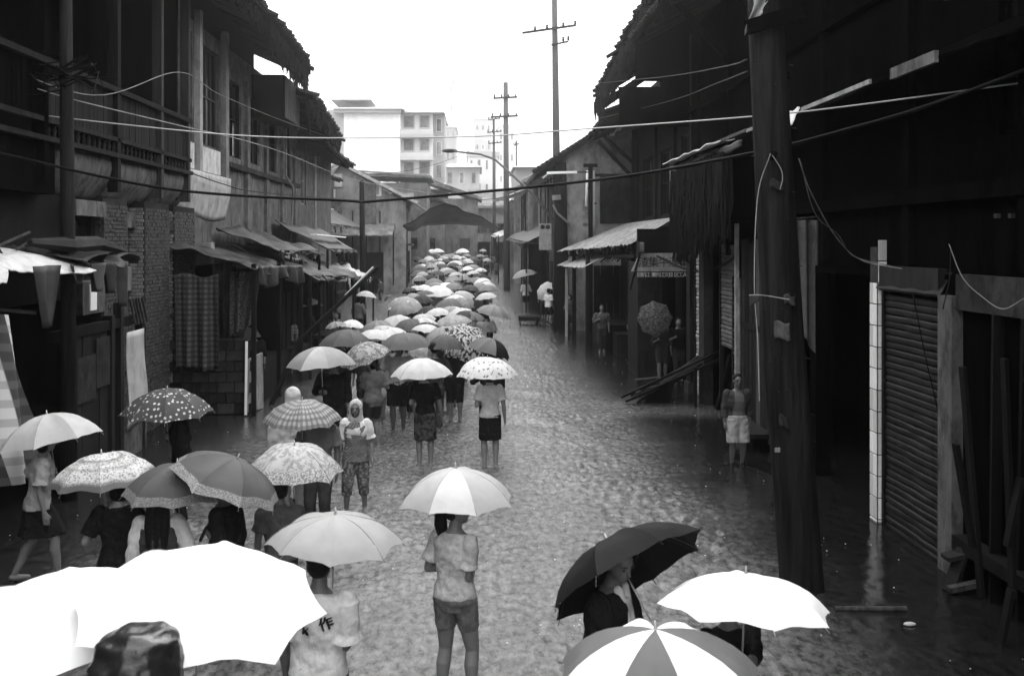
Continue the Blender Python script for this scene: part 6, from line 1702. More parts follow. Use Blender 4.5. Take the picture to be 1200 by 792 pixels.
# ================================================================ PEOPLE AND UMBRELLAS
AZ = 2.0
def up_place(px, ytop, w, Y=None):
    """apex of a canopy seen at px, ytop and w pixels wide"""
    if Y is None:
        Y = 12.0
        for _ in range(30): Y = 0.5 * Y + 0.5 * (H - gz(Y) - AZ) * F / max(4, (ytop - HY))
    p = W(px, ytop, Y)
    d = p.x * math.sin(TH) + p.y * math.cos(TH)
    return p, w * d / F
UMB = []
def U(label, px, ytop, w, pat='plain', a=.5, b=.1, axis=(0, 0, 1), Y=None, near=False, **k):
    apex, D = up_place(px, ytop, w, Y)
    return umbrella(label, apex, D, axis, pat=pat, a=a, b=b, seed=len(UMB) + 1, near=near, **k) if not UMB.append(1) else None
def SHL(e): return [c for c in e.children if c.name.startswith('canopy')][0].location.z
def holder(label, ub, spec, face, side='R', reach=(0.05, 0.11), group='people wading in the street', zoff=-.02, cache=None, at=None):
    """stand a figure so that its hand closes on the umbrella handle. face: 0 looks down the street away from us, PI looks at us"""
    e, base, ax = ub
    spec = dict(spec); k_ = spec.get('sc', 1.12)
    if not at: k_ = min(k_, (base.z + ax.z * SHL(e) - gz(base.y) - zoff - .06) / spec['h'])
    spec['h'] *= k_
    for q in ('armR', 'armL', 'legR', 'legL'):
        if q in spec: spec[q] = spec[q] * k_
    h = spec['h']; sd = 1 if side == 'R' else -1
    rot = Matrix.Rotation(face, 3, 'Z')
    g = gz(base.y) + zoff
    off = rot @ Vector((sd * reach[0] * h * 1.7, reach[1] * h, 0))
    root = Vector((base.x - off.x, base.y - off.y, g))
    if at: q_ = W(at[0], 300, at[1]); root = Vector((q_.x, q_.y, g))
    inv = rot.transposed()
    hand = inv @ (Vector(base) - root); axl = inv @ ax
    sw = (0.098 if spec.get('fem') else 0.112) * h
    sh = Vector((sd * sw, -0.004 * h, 0.806 * h)); d = (hand - sh)
    spec = dict(spec); spec['arm' + side] = hand - (hand - sh).normalized() * 0.0 - Vector((0, 0.065, 0.0)); spec['grip' + side] = axl
    spec['hint' + side] = Vector((sd * .6, -.5, -1))
    return place_person(label, spec, root, face, group, cache)
def person(label, px, yfeet, spec, face, group='people wading in the street', Y=None, zoff=-.02):
    g = G(px, yfeet) if Y is None else W(px, 300, Y)
    spec = dict(spec); k_ = spec.get('sc', 1.10); spec['h'] *= k_
    for q in ('armR', 'armL', 'legR', 'legL'):
        if q in spec: spec[q] = spec[q] * k_
    loc = Vector((g.x, g.y, gz(g.y) + zoff))
    return place_person(label, spec, loc, face, group)
V = Vector
fold_L = lambda h: {'armL': V((-0.03 * h, 0.10 * h, 0.64 * h)), 'hintL': V((-.6, -.3, -1))}
walk = lambda h, k=1: {'legR': V((.052 * h, .12 * h * k, 0)), 'legL': V((-.052 * h, -.12 * h * k, 0.01))}
def cl(tone, pat='plain'): return (tone, pat)
WHITE = .62

# ---- foreground
u = U('white umbrella, left of the two huge blown-out ones at the bottom left', 58, 692, 310, a=.86, axis=(-.02, -.10, 1), Y=5.4, near=True, ribs=False, depth=.13, rot0=.2)
holder('person almost hidden under the leftmost huge white umbrella', u, dict(h=1.6, fem=True, vox=.02, top=dict(m=cl(.02)), bot=dict(kind='trousers', len=1.9, m=cl(.03)), hair='short'), .2)
u = U('white umbrella with a rippled rim, right of the two huge blown-out ones', 236, 664, 304, a=.86, axis=(.08, -.13, 1), Y=5.2, near=True, ribs=False, depth=.15, rot0=.02)
holder('person in dark clothes hidden beneath the rippled white umbrella', u, dict(h=1.62, vox=.02, top=dict(m=cl(.02)), bot=dict(kind='trousers', len=1.9, m=cl(.03)), hair='short'), .1)
def head_bundle(s, J, hp, up):
    h = s['h']; t = MB(); c = J['head'] + Vector((0, -.02, .115 * h))
    t.loft([(c.x, c.y, c.z - .10, .13, .14), (c.x, c.y, c.z, .19, .17), (c.x, c.y, c.z + .20, .195, .17), (c.x + .01, c.y, c.z + .30, .17, .14), (c.x + .02, c.y, c.z + .34, .10, .09)], 26, lambda a, j: .05 * math.sin(a * 5 + j))
    me = voxel(t, .010, 1, (.012, 9)); setmat(me, mat('wet_black_plastic', .02, .3, .1, (5, 5, 5), bs=9, bstr=1.0, spec=.6)); return [('plastic_bundle', me, None)]
person('person with a shiny dark plastic bundle on the head, between the two huge white umbrellas', 160, 900, dict(h=1.72, vox=.013, armR=V((.17, .02, 1.78)), hintR=V((1, .2, .2)), top=dict(m=cl(.02)), bot=dict(kind='trousers', len=1.9, m=cl(.03)), hair='short', extra=[head_bundle]), .1, Y=4.42)
u = U('grey and white segmented umbrella at the bottom edge', 768, 738, 262, a=.8, axis=(-.03, -.05, 1), near=True, depth=.25, rot0=.15, alt=(.17, [0, 1, 0, 1, 0, 1, 0, 1]), Y=5.0)
holder('person hidden under the grey and white segmented umbrella', u, dict(h=1.6, vox=.02, top=dict(m=cl(.05)), bot=dict(kind='trousers', len=1.9, m=cl(.03))), .3)
u = U('clean white umbrella tilted to the right above dark water', 874, 672, 206, a=.84, axis=(.09, .16, 1), near=True, depth=.20, rot0=.05, Y=6.4)
holder('person in black under the clean white umbrella at the lower right', u, dict(h=1.66, sc=1.0, vox=.012, htilt=.1, top=dict(m=cl(.012), sleeve=1.4), bot=dict(kind='trousers', len=1.9, m=cl(.02)), hair='short'), .35, side='R', at=(854, 6.8))
u = U('big black umbrella tilted back, showing its inside behind the man in a dark jacket', 712, 632, 204, a=.012, b=.2, axis=(-.44, .55, .80), Y=7.2, near=True, depth=.24, rot0=.4, alt=(.05, [0, 0, 0, 1, 0, 0, 0, 0]))  # one panel greyer, painting in light coming through the cloth
def shirt_collar(s, J, hp, up):
    h = s['h']; t = MB()
    for sd in (-1, 1): t.caps(up(.84, sd * .030 * h, .034 * h), up(.69, sd * .008 * h, .098 * h), .018 * h, .016 * h)
    t.loft([(*tuple(up(.64, 0, .055 * h)), .036 * h, .044 * h), (*tuple(up(.81, 0, .035 * h)), .040 * h, .038 * h)], 14)
    me = voxel(t, .009, 1); setmat(me, cloth(.55)); return [('shirt_front', me, None)]
e_, o_ = holder('man in an open dark jacket over a white shirt, under the tilted black umbrella', u, dict(h=1.72, bulk=1.12, vox=.008, lean=.12, hdown=.22, hturn=-.5, face=True, skin=M_skin_dark, armL=V((-.26, .22, .86)), hintL=V((-.8, -.3, -.6)), top=dict(name='jacket', m=cl(.012), sleeve=1.15, loose=.028, open=.040, hem=.47), bot=dict(kind='trousers', len=1.95, m=cl(.02)), hair='short', extra=[shirt_collar], **walk(1.72, .6)), PI + 1.05, side='R', at=(706, 7.0))  # darker skin tone paints in the shade on this man
# girl with the pony tail
u = U('pale umbrella with one bright panel, over the girl in denim shorts', 534, 548, 142, a=.50, axis=(-.03, .0, 1), near=True, depth=.27, rot0=.35, alt=(.72, [0, 0, 0, 0, 0, 1, 0, 0]), Y=8.75)
holder('girl with a ponytail, pale tee and denim shorts, seen from behind', u, dict(h=1.60, sc=1.14, bulk=1.06, fem=True, vox=.007, hturn=-.9, hair='pony', twist=-.22, legR=V((.13, .02, 0)), legL=V((-.10, -.04, 0)), **fold_L(1.6), top=dict(m=cl(.50, 'print2'), sleeve=.7, loose=.018, hem=.53), bot=dict(kind='shorts', len=.55, m=cl(.10, 'denim'), loose=.006)), -.45, side='R', reach=(-.02, .10), zoff=0)
u = U('pale grey umbrella with a white handle, over the white printed tee', 393, 602, 166, a=.40, axis=(.04, 0, 1), near=True, depth=.2, rot0=.1, Y=7.35)
def tee_print(s, J, hp, up):
    h = s['h']; out = []
    for ch, x, z, sz, rz in (('o', -.075, .705, .085, .1), ('k', -.020, .712, .105, -.1), ('作', .06, .735, .10, .3), ('~', -.005, .755, .09, .5)):
        me = text_mesh(ch, sz, M_ink, .012)
        p = up(z, x * h / 1.0 * 1.0, -.083 * h)
        for v in me.vertices:
            q = Matrix.Rotation(PI / 2, 3, 'X') @ Matrix.Rotation(rz, 3, 'Z') @ v.co
            v.co = Vector((q.x, q.y + 1.6 * (q.x + x * h) ** 2, q.z)) + p
        out.append(('print', me, 1))
    return out
holder('black-haired person in a loose white tee with small dark printed letters', u, dict(h=1.66, vox=.009, hair='short', hturn=.1, top=dict(m=cl(.66), sleeve=.85, loose=.040, hem=.46), bot=dict(kind='trousers', len=1.9, m=cl(.06)), extra=[tee_print]), -.25, side='R', reach=(.05, .11), at=(374, 7.12))
u = U('dark grey umbrella with a thin pale border, upright one of the pair at the left', 208, 543, 132, 'border', .11, .30, axis=(-.02, -.05, 1), near=True, depth=.26, rot0=.2, Y=9.6)
holder('long-haired woman in white sleeves and a dark vest, under the bordered umbrella', u, dict(h=1.56, fem=True, vox=.010, hair='long', top=dict(m=cl(.6), sleeve=1.7, loose=.022), bot=dict(kind='skirt', len=.3, m=cl(.04)), extra=[vest_part(.05, 'plain', .48)]), .1, side='R')
u = U('dark grey umbrella with a pale border, tilted one overlapping its neighbour', 278, 537, 140, 'border', .10, .30, axis=(.44, .06, 1), near=True, depth=.25, rot0=.5, Y=9.55)
holder('person in a black collared jacket turning left under the tilted bordered umbrella', u, dict(h=1.62, vox=.010, hair='short', hturn=.6, lean=.1, face=True, top=dict(m=cl(.012), sleeve=1.5, loose=.024), bot=dict(kind='trousers', len=1.9, m=cl(.03))), PI * .45, side='L')
u = U('light umbrella with dark ring bands and small print, left side', 119, 532, 126, 'bands', .66, .13, axis=(-.05, -.06, 1), near=True, depth=.24, rot0=.3, Y=9.9)
holder('woman with bobbed hair in a plain black tee, under the ring-banded umbrella', u, dict(h=1.58, fem=True, vox=.010, hair='bob', hturn=.5, top=dict(m=cl(.010), sleeve=.75, loose=.02), bot=dict(kind='trousers', len=1.9, m=cl(.04))), .15, side='L')
u = U('plain off-white umbrella at the left edge, rim drooping left', 55, 485, 120, a=.52, axis=(-.16, .05, 1), near=True, depth=.27, rot0=.1, Y=12.2)
holder('woman in a pale blouse and black skirt striding through water at the left edge', u, dict(h=1.60, fem=True, vox=.010, hair='bob', lean=.1, top=dict(m=cl(.28), sleeve=.8, loose=.03), bot=dict(kind='skirt', len=.32, m=cl(.012)), **walk(1.6, 1.1)), -1.1, side='L')
u = U('dark umbrella covered in white dots, by the brick piers', 196, 456, 108, 'dots', .07, .55, axis=(.03, -.08, 1), near=True, depth=.26, rot0=.25, Y=14.2)
holder('person in black holding something pale, under the white-dotted umbrella', u, dict(h=1.64, vox=.012, hair='short', face=True, lean=.08, top=dict(m=cl(.008), sleeve=1.6, loose=.03), bot=dict(kind='trousers', len=1.9, m=cl(.01))), PI * .6, side='R')
u = U('pale umbrella with soft floral print and patterned hem', 345, 521, 118, 'softfloral', .50, .26, axis=(.03, -.10, 1), near=True, depth=.27, rot0=.15, Y=10.4)
holder('man in a dull grey shirt with hidden head, under the floral-hem umbrella', u, dict(h=1.68, sc=.94, vox=.011, top=dict(m=cl(.09), sleeve=.7, loose=.025, collar=1), bot=dict(kind='trousers', len=1.9, m=cl(.04)), hair='short'), .2, side='R')
u = U('umbrella with small checks and two dark panels', 354, 469, 92, 'check', .42, .10, axis=(.0, -.05, 1), near=True, depth=.27, rot0=.12, Y=13.5)
holder('man in a mid-grey collared shirt under the checked umbrella', u, dict(h=1.66, vox=.012, hair='short', face=True, skin=M_skin_dark, top=dict(m=cl(.13), sleeve=.7, loose=.025, collar=1), bot=dict(kind='trousers', len=1.9, m=cl(.05))), PI - .2, side='R')
person('figure in a whitish hooded rain cape just behind the checked umbrella', 343, 700, dict(h=1.72, vox=.012, top=dict(m=cl(.55), sleeve=1.8, loose=.05, hem=.42), bot=dict(kind='trousers', len=1.9, m=cl(.2)), extra=[hood_part(.5)]), .1, Y=14.6)
# woman in the translucent hood
person('woman in a pale hood and knitted vest with rolled trousers, walking towards us', 417, 600, dict(h=1.64, sc=1.02, fem=True, vox=.010, face=True, hair='short', armR=V((.24, .05, .80)), top=dict(m=cl(.6), sleeve=.8, loose=.022), bot=dict(kind='trousers', len=1.45, m=cl(.09, 'print'), loose=.024), extra=[hood_part(.42), vest_part(.20, 'knit', .47)], legR=V((.13, .06, 0)), legL=V((-.12, -.08, 0))), PI)
# ---- middle distance
u = U('grey umbrella with a pale front panel, over the man in a black shirt', 376, 406, 84, a=.34, axis=(-.04, 0, 1), Y=18.4, near=True, ribs=False, depth=.27, rot0=.35, alt=(.5, [0, 0, 0, 0, 0, 1, 0, 0]))
holder('man in a black shirt facing us beneath the pale-panelled grey umbrella', u, dict(h=1.70, vox=.013, face=True, skin=M_skin_dark, hair='short', top=dict(m=cl(.010), sleeve=1.6, loose=.03), bot=dict(kind='trousers', len=1.9, m=cl(.02))), PI, side='R')
u = U('marbled light umbrella tipped up to the right', 423, 403, 62, 'swirl', .42, .10, axis=(-.30, -.22, 1), Y=19.6, near=True, ribs=False, depth=.3, rot0=.2)
holder('person in a grey blouse and dark shorts under the marbled umbrella', u, dict(h=1.6, fem=True, vox=.013, hair='bob', hturn=.6, top=dict(m=cl(.12), sleeve=.8, loose=.035, hem=.46), bot=dict(kind='shorts', len=.8, m=cl(.03)), armL=V((-.02, .3, 1.15))), .7, side='R')
u = U('dark umbrella with grey sheen above the marbled one', 407, 386, 68, a=.10, axis=(.02, 0, 1), Y=22.5, near=True, ribs=False, depth=.27, rot0=.4)
holder('tall dark-clothed man behind the person in the grey blouse', u, dict(h=1.74, vox=.014, skin=M_skin_dark, hair='short', top=dict(m=cl(.015), sleeve=1.7), bot=dict(kind='trousers', len=1.9, m=cl(.015))), .1, side='R')
u = U('plain white umbrella held level over the black tee and patterned skirt', 494, 420, 74, a=.62, axis=(0, -.03, 1), Y=18.0, near=True, ribs=False, depth=.26, rot0=.12)
holder('woman in a black tee and mottled skirt seen from behind, mid street', u, dict(h=1.62, fem=True, vox=.011, hair='bob', top=dict(m=cl(.008), sleeve=.75, loose=.02, hem=.53), bot=dict(kind='skirt', len=.27, m=cl(.07, 'camo')), armR=V((.27, .06, .78))), .05, side='L', reach=(.02, .10))
u = U('white umbrella sprinkled with small dark sprigs, right side of the crowd', 571, 419, 74, 'sprigs', .74, .10, axis=(.03, -.05, 1), Y=17.8, near=True, ribs=False, depth=.28, rot0=.2)
holder('woman in a pale blouse and black knee skirt under the sprigged umbrella', u, dict(h=1.60, fem=True, vox=.011, hair='bob', top=dict(m=cl(.42), sleeve=.7, loose=.018, hem=.52), bot=dict(kind='skirt', len=.29, m=cl(.012))), .05, side='L', reach=(.02, .10))
u = U('black umbrella tilted right with one grey panel, behind the sprigged one', 578, 397, 56, a=.012, axis=(.34, .02, 1), Y=20.3, near=True, ribs=False, depth=.3, rot0=.3, alt=(.16, [0, 0, 0, 0, 1, 1, 0, 0]))
holder('person in black just behind the woman with the sprigged umbrella', u, dict(h=1.68, vox=.014, hair='short', top=dict(m=cl(.01), sleeve=1.5), bot=dict(kind='trousers', len=1.3, m=cl(.015)), **walk(1.68, .4)), .1, side='L')
u = U('dark grey ribbed umbrella shading the man in a cap', 473, 390, 66, a=.15, axis=(-.04, -.03, 1), Y=20.8, near=True, ribs=False, depth=.27, rot0=.3)
holder('man in a cap, white tee and black shorts carrying a bag, facing us', u, dict(h=1.74, vox=.011, face=True, skin=M_skin_dark, hair='short', top=dict(m=cl(.36), sleeve=.7, loose=.03, hem=.52), bot=dict(kind='shorts', len=.9, m=cl(.010), loose=.03, wide=1), armR=V((.29, .1, 1.0)), extra=[cap_part(.01), bag_part('R', .5)], **walk(1.74, .35)), PI, side='L')
u = U('slate grey umbrella overlapping the big floral one', 523, 392, 44, a=.12, axis=(.10, -.08, 1), Y=21, near=True, ribs=False, depth=.33, rot0=.2)
holder('man in dark olive shirt and trousers walking away, centre of the crowd', u, dict(h=1.72, vox=.013, skin=M_skin_dark, hair='short', top=dict(m=cl(.025), sleeve=.8), bot=dict(kind='trousers', len=1.9, m=cl(.06)), **walk(1.72, .5)), 0, side='R')
u = U('large umbrella with bold black and white flowers tipped towards us', 545, 392, 62, 'floral', .5, .02, axis=(.10, -.75, .8), Y=21.8, near=True, ribs=False, depth=.25, rot0=.1)
holder('dark figure half hidden behind the bold flowered umbrella', u, dict(h=1.66, vox=.015, hair='short', top=dict(m=cl(.02), sleeve=1.5), bot=dict(kind='trousers', len=1.2, m=cl(.02))), .1, side='R')

# ---- the packed crowd, each canopy read off the photograph: px centre, y top, width, tone, pattern, second tone, tilt, label
CR = [
 (413, 375, 32, .72, 'plain', 0, (0, 0), 'bright white umbrella above the dark sheeny one, left edge of the crowd'),
 (392, 377, 26, .28, 'plain', 0, (-.1, 0), 'small dull grey umbrella tucked left of the bright white one'),
 (441, 376, 42, .22, 'plain', 0, (0, -.1), 'grey umbrella with strong seams behind the man in the cap'),
 (464, 370, 44, .52, 'plain', 0, (.05, -.25), 'broad pale umbrella with a white crown, left middle of the crowd'),
 (501, 380, 38, .60, 'plain', 0, (.1, 0), 'white umbrella directly behind the dark ribbed one'),
 (495, 368, 33, .50, 'plain', 0, (.05, -.05), 'pale umbrella with a dark seam, wedged between two white ones'),
 (530, 369, 46, .42, 'swirl', .25, (0, 0), 'wide light grey umbrella with faint marbling, centre of the crowd'),
 (552, 365, 36, .17, 'plain', 0, (.15, -.1), 'mid grey umbrella drooping right, beside the faintly marbled one'),
 (580, 358, 42, .22, 'plain', 0, (.10, -.05), 'grey umbrella with one dark wing at the right edge of the crowd'),
 (569, 343, 27, .50, 'plain', 0, (0, -.1), 'pale umbrella with a notched rim, right edge of the crowd'),
 (543, 350, 30, .30, 'swirl', .14, (.15, -.2), 'streaky grey umbrella behind the mid grey drooping one'),
 (525, 350, 40, .16, 'plain', 0, (-.15, .1), 'dark tilted umbrella right below the big white dome'),
 (526, 359, 27, .14, 'plain', 0, (0, 0), 'small dark umbrella peeping behind the wide marbled one'),
 (513, 335, 37, .75, 'plain', 0, (-.05, -.1), 'big bright white dome, largest in the far half of the crowd'),
 (476, 348, 47, .34, 'bigdots', .72, (0, -.1), 'grey umbrella with big white blotches on the left of the crowd'),
 (542, 341, 30, .42, 'plain', 0, (.05, 0), 'pale grey umbrella right of the big white dome'),
 (479, 337, 20, .04, 'plain', 0, (-.1, .1), 'small black umbrella left of the big white dome'),
 (509, 331, 18, .38, 'plain', 0, (0, 0), 'narrow pale umbrella just above the big white dome'),
 (563, 331, 19, .26, 'plain', 0, (.1, 0), 'mid grey umbrella above the notched pale one'),
 (430, 341, 25, .52, 'plain', 0, (0, 0), 'pale umbrella of the man walking alone left of the crowd'),
 (491, 323, 19, .66, 'plain', 0, (-.05, 0), 'small bright umbrella at the left rim of the far crowd'),
 (558, 325, 21, .34, 'plain', 0, (.1, 0), 'greyish umbrella at the right rim of the far crowd'),
 (535, 330, 21, .07, 'plain', 0, (.1, 0), 'dark umbrella in the middle of the far crowd'),
 (534, 319, 19, .70, 'plain', 0, (0, 0), 'white umbrella in the middle of the far crowd'),
 (554, 317.5, 17, .60, 'plain', 0, (0, 0), 'white umbrella on the right of the far crowd'),
 (490, 317, 24, .09, 'plain', 0, (-.1, 0), 'wide dark umbrella on the left of the far crowd'),
 (453, 347, 12, .10, 'plain', 0, (-.8, .1), 'small dark umbrella held sideways left of the blotched one'),
]
FAR = [(513, 317, 13, .08), (490, 312, 16, .08), (523, 314, 19, .4), (506, 316, 11, .25), (554, 310, 19, .22), (504, 307.5, 13, .25), (515, 306.5, 12, .6), (495, 309.5, 8, .7), (533, 305.5, 17, .62),
       (489, 301, 12, .08), (502, 301.5, 13, .7), (555, 301, 11, .1), (544, 302, 8, .07), (510, 297, 13, .55), (523, 298, 12, .3), (535, 299, 11, .6), (497, 294.5, 14, .5), (512, 291.5, 15, .55),
       (542, 291.5, 14, .62), (551, 294, 11, .68), (532, 289.5, 10, .5), (557, 288, 9, .4), (566, 292, 8, .25), (548, 289, 9, .55), (520, 289.5, 9, .35), (505, 289.5, 9, .5), (538, 287.5, 8, .6), (527, 287.5, 8, .45), (571, 303, 9, .35), (563, 298, 9, .3), (547, 297.5, 9, .3)]
_r = random.Random(91)
MID = []
for i in range(20):
    y = _r.uniform(336, 392); f = (y - 336) / 56
    MID.append((_r.uniform(488 - 70 * f, 560 - 5 * f), y, (24 + 22 * f) * _r.uniform(.9, 1.1), _r.choice((.5, .12, .3, .04, .6, .2))))
FAR = [(p, y, w * 1.25, a) for p, y, w, a in FAR]
_r = random.Random(31)
for i in range(48):
    y = 291 + 44 * _r.random() ** .8; c = 528 + (y - 290) * .02; hw = 26 + (y - 290) * .55
    Yq = 110
    w = 11 + (y - 291) * .33
    FAR.append((c + _r.uniform(-hw, hw * .9), y, w * _r.uniform(.85, 1.1), _r.choice((.6, .45, .7, .3, .2, .08, .5, .06, .35))))
protos = []
def proto(i):
    fem = i % 2; h = (1.62, 1.58, 1.70, 1.6)[i]
    s = dict(h=h, fem=bool(fem), vox=.022, hair='bob' if fem else 'short', top=dict(m=cl(.1), sleeve=.8 + .4 * (i > 1), loose=.025), bot=dict(kind='skirt' if i == 1 else ('shorts' if i == 3 else 'trousers'), len=.3 if i == 1 else .9 if i == 3 else 1.8, m=cl(.03)), **walk(h, .6))
    s['armR'] = V((.09 * h, .11 * h, .70 * h)); s['gripR'] = V((0, 0, 1)); s['hintR'] = V((.6, -.5, -1))
    return s, body_parts(s)[0]
protos = [proto(i) for i in range(4)]
def crowd_person(label, x, y, face, i, tone, btone, scale=1.0, group='people in the packed crowd', zoff=-.02):
    if scale >= .99 and scale <= 1.0: scale = 1.08
    if y < 34: WADERS.append((x, y))
    s, parts = protos[i % 4]
    e = link('person', None, None, (x, y, gz(y) + zoff)); e.rotation_euler = (0, 0, face); e.scale = (scale,) * 3
    e['label'] = label; e['category'] = 'person'; e['group'] = group
    objs = []
    for nm, me, par in parts:
        o = link(nm, me, e if par is None else objs[par]); objs.append(o)
        if nm in ('shirt', 'skirt', 'shorts', 'trousers'):
            o.material_slots[0].link = 'OBJECT'; o.material_slots[0].material = cloth(tone if nm == 'shirt' else btone)
    return e
rr = random.Random(77)
tones = (.012, .03, .25, .05, .5, .02, .1)
def SHL(e): return [c for c in e.children if c.name.startswith('canopy')][0].location.z
def under(u, label, face, i, tone, btone, group='people in the packed crowd'):
    e, base, ax = u
    s = protos[i % 4][0]; h = s['h']
    off = Matrix.Rotation(face, 3, 'Z') @ Vector((.09 * h, .11 * h + .065, 0))
    k = min(1.14, (e.location.z + ax.z * SHL(e) - gz(base.y) - .16) / h)
    return crowd_person(label, base.x - off.x * k, base.y - off.y * k, face, i, tone, btone, k, group)
tn = {.012: 'black', .03: 'black', .25: 'light', .05: 'dark', .5: 'whitish', .02: 'black', .1: 'grey'}
for i, (px, yt, w, a, pat, b, tl, lab) in enumerate(CR):
    u = U(lab, px, yt, w, pat, a, b or .1, axis=(tl[0] + rr.uniform(-.14, .14), tl[1] + rr.uniform(-.12, .08), 1), depth=rr.uniform(.22, .3), rot0=(i * .37) % .78, near=yt > 345)
    t_ = .12 if 'walking alone' in lab else tones[i % 3] if px > 545 else tones[i % 7]
    pl = tn.get(t_, 'grey') + '-topped person under the ' + ' '.join(lab.split(',')[0].split()[:11])
    if 'walking alone' in lab: pl = 'man in a dull shirt walking away alone to the left of the crowd'; 
    under(u, pl, rr.uniform(-.3, .3), i, t_, .02)
for i, (px, yt, w, a) in enumerate(FAR):
    kind = 'pale' if a > .45 else ('grey' if a > .15 else 'dark')
    u = U('tiny %s umbrella in the hazy far end of the crowd' % kind, px, yt, w, 'plain', a, .1, axis=(rr.uniform(-.1, .1), rr.uniform(-.1, .1), 1), depth=.27, group='tiny umbrellas at the far end of the crowd', rot0=(i * .29) % .78)
    under(u, 'tiny hazy person under the umbrellas at the far end of the crowd', rr.uniform(-.4, .4), i, tones[(i * 3) % 7], .02, 'people at the far end of the crowd')
for i, (px, yt, w, a) in enumerate(MID):
    kind = 'pale' if a > .45 else ('grey' if a > .15 else 'dark')
    u = U('%s umbrella wedged between its neighbours deep inside the packed crowd' % kind, px, yt, w, 'plain', a, .1, axis=(rr.uniform(-.3, .3), rr.uniform(-.3, .1), 1), depth=rr.uniform(.2, .3), group='umbrellas wedged inside the packed crowd', rot0=(i * .31) % .78, near=True, ribs=False)
    under(u, 'person all but hidden beneath the umbrellas deep inside the packed crowd', rr.uniform(-.4, .4), i, tones[(i * 3) % 7], .02, 'people hidden inside the packed crowd')
# extra wading figures glimpsed at the right of the far crowd
for i, (px, yf, t_) in enumerate(((566, 312, .12), (572, 316, .08), (577, 312, .2), (582, 318, .06), (569, 306, .3))):
    g = W(px, yf, {0: 95, 1: 88, 2: 98, 3: 84, 4: 104}[i])
    crowd_person('faint bareheaded figure in the haze right of the far umbrellas', g.x, g.y, rr.uniform(-1, 1), i, t_, .03, 1, 'bareheaded figures in the haze')
# dark figure with bare head between umbrellas 24 m away
g = G(574, 470); crowd_person('broad-backed person in black standing behind the tilted black umbrella', g.x, 25.0, 0, 2, .008, .01, 1.05)
g = G(520, 490); crowd_person('person in grey glimpsed beneath the white level umbrella', W(476, 300, 22.5).x, 22.5, .2, 0, .12, .03, 1)
g = W(446, 300, 62); crowd_person('small figure bending forward in the water left of the crowd', g.x, 62, 1.2, 2, .06, .03, .9)

# ---- left under the awnings
u = U('white umbrella half hidden under the left awnings', 357, 350, 36, a=.6, axis=(-.2, 0, 1), Y=34, group='umbrellas near the shop fronts')
under(u, 'person in dark clothes under the half-hidden white umbrella by the awnings', .3, 0, .02, .02, 'people near the shop fronts')
u = U('light striped umbrella behind the half-hidden white one', 368, 350, 24, 'swirl', .4, .2, axis=(.2, 0, 1), Y=36, group='umbrellas near the shop fronts')
under(u, 'dim figure under the light striped umbrella by the awnings', .2, 1, .05, .02, 'people near the shop fronts')
person('person in a striped tee standing under the dark stall roof', 338, 436, dict(h=1.62, vox=.016, hair='short', skin=M_skin_dark, top=dict(m=cl(.03, 'stripes'), sleeve=.7), bot=dict(kind='trousers', len=1.8, m=cl(.01))), PI, 'people near the shop fronts')
u = U('limp dark umbrella hanging in the gloom of the stall', 290, 384, 34, a=.05, axis=(.1, -.1, 1), Y=25.2, group='umbrellas near the shop fronts', depth=.3)
under(u, 'shadowy person inside the dark stall behind the white board', PI, 2, .01, .01, 'people near the shop fronts')
g = W(396, 300, 33); crowd_person('dim person leaning beside the diagonal beam', g.x, 33, 2.2, 3, .05, .04, 1, 'people near the shop fronts')
# ---- right side
person('bare-chested man in an open jacket and pale shorts standing in the shallows', 864, 544, dict(h=1.72, sc=.99, vox=.009, face=True, skin=M_skin_dark, hair='short', armR=V((.24, .02, .80)), armL=V((-.24, -.04, .82)), top=dict(name='jacket', m=cl(.05), sleeve=1.6, loose=.018, open=.075, hem=.40), bot=dict(kind='shorts', len=.98, m=cl(.34), loose=.03, wide=1, waist=.58)), PI + .06, 'people near the shop fronts', zoff=-.08)
person('person in a white tee and dark shorts standing by the thick post', 643, 381, dict(h=1.62, vox=.016, hair='short', top=dict(m=cl(.62), sleeve=.7, loose=.03), bot=dict(kind='shorts', len=.9, m=cl(.012))), -.9, 'people near the shop fronts')
u = U('pale umbrella with a double hump, held by the doorway on the right', 613, 316, 31, a=.34, axis=(-.25, 0, 1), Y=56, group='umbrellas near the shop fronts')
under(u, 'person in a light shirt with dark shorts under the double-humped umbrella', .2, 3, .45, .012, 'people near the shop fronts')
u = U('whitish umbrella held low and sideways among the waiting people', 634, 338, 26, a=.6, axis=(-.9, -.6, .6), Y=50, group='umbrellas near the shop fronts')
under(u, 'dark-clothed person behind the sideways whitish umbrella', .6, 0, .03, .02, 'people near the shop fronts')
for px, Y_, i, f_, t_, lab in ((646, 49, 1, .4, .02, 'bareheaded dark figure behind the white tee, right side'), (637, 52, 2, .2, .04, 'taller dark figure furthest back among the waiting people'), (668, 43.2, 3, 2.6, .06, 'dim figure with a cloth over the shoulder, right of the thick post')):
    g = W(px, 300, Y_); crowd_person(lab, g.x, Y_, f_, i, t_, .02, 1, 'people near the shop fronts')
T = Thing('barrow', 'dark hand barrow with long shafts beside the waiting people', 'barrow', (3.0, 46, 0))
a = W(610, 368, 48); b_ = W(640, 384, 46)
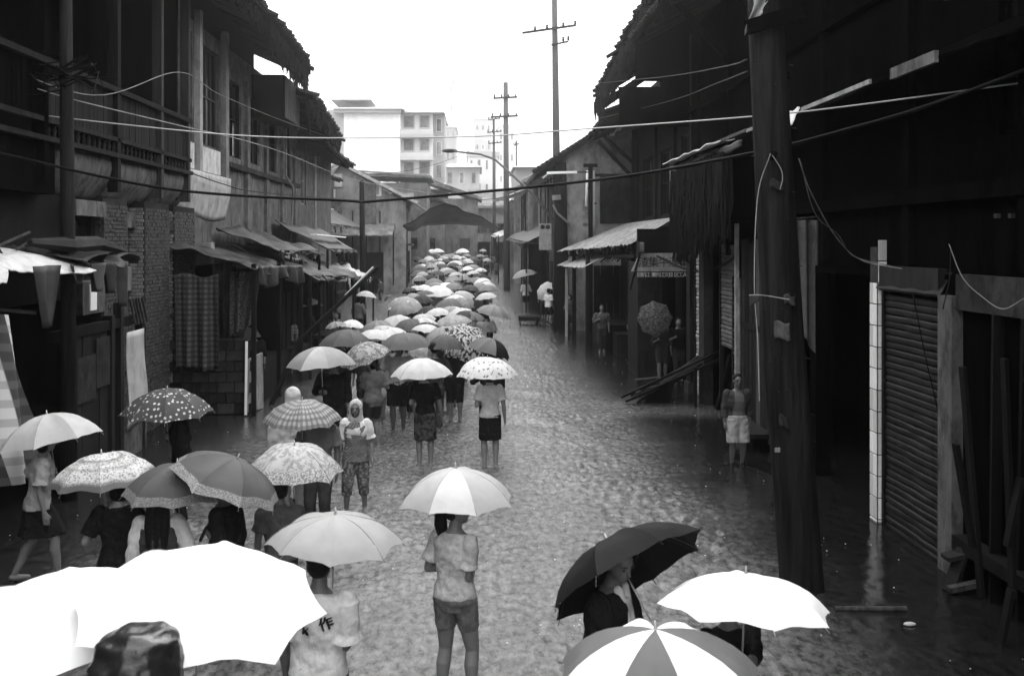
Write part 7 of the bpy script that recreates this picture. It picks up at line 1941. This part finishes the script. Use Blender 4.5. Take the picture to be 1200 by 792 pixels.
T.part('tray', MB().bb(a.x - .1, a.x + .9, 47.4, 48.4, .25, .45), M_timber); T.part('shaft', MB().beam((a.x + .9, 47.5, .4), (b_.x, 45.8, .15), .06, .06), M_timber2); T.part('shaft', MB().beam((a.x + .9, 48.3, .4), (b_.x + .3, 46.4, .15), .06, .06), M_timber2)
for s_ in (-.05, .75): T.part('wheel', MB().tube([(a.x + s_, 47.9, .2), (a.x + s_ + .06, 47.9, .2)], .28, 14), M_timber)
# stall people, deep in shade
u = U('large dim patterned umbrella turned face-on in the dark shop', 768, 372, 44, 'floral', .12, .05, axis=(-.05, -1, .25), Y=28.0, group='umbrellas near the shop fronts', depth=.18, near=True, ribs=False)
for px, Y_, i, f_, t_, lab in ((705, 36.0, 0, PI, .07, 'dim person standing at the stall under the tin lean-to'), (744, 33.0, 1, 2.4, .10, 'dim person stooping left of the face-on umbrella'), (795, 28.6, 2, PI, .01, 'almost black figure standing right of the face-on umbrella'), (776, 28.6, 3, 3.0, .03, 'shadowy person holding the face-on umbrella')):
    g = W(px, 300, Y_); crowd_person(lab, g.x, Y_, f_, i, t_, .03, 1, 'people near the shop fronts')
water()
# rain splashes on the water
mb = MB(); rr = random.Random(5)
for i in range(260):
    y = 9 + 25 * rr.random() ** 1.5; x = rr.uniform(-6.5, 5.5); s_ = rr.uniform(.003, .008)
    mb.ell((x, y, .02 + s_), (s_ * 1.5, s_ * 1.5, s_), 5, 4)
single('rain_splashes', mb, mat('foam', .6, .4, .1, bstr=0), 'tiny rain splashes and foam flecks dotting the flood water', 'splashes', kind='stuff')

# ---- rain haze
hz = MB().bb(-140, 140, -12, 330, -1.3, 45)
o = single('haze', hz, None, 'thin grey rain haze hanging over the whole street', 'haze', kind='stuff') if False else None
me = hz.mesh('haze'); m = bpy.data.materials.new('rain_haze'); m.use_nodes = True; t = m.node_tree
t.nodes.remove(t.nodes['Principled BSDF']); pv = N(t, 'ShaderNodeVolumePrincipled'); pv.inputs['Color'].default_value = g3(.95); pv.inputs['Density'].default_value = HAZE; pv.inputs['Anisotropy'].default_value = .9
L(t, pv.outputs[0], t.nodes['Material Output'].inputs['Volume'])
setmat(me, m); o = link('haze', me); o['kind'] = 'stuff'; o['label'] = 'thin grey rain haze hanging over the whole street'; o['category'] = 'haze'
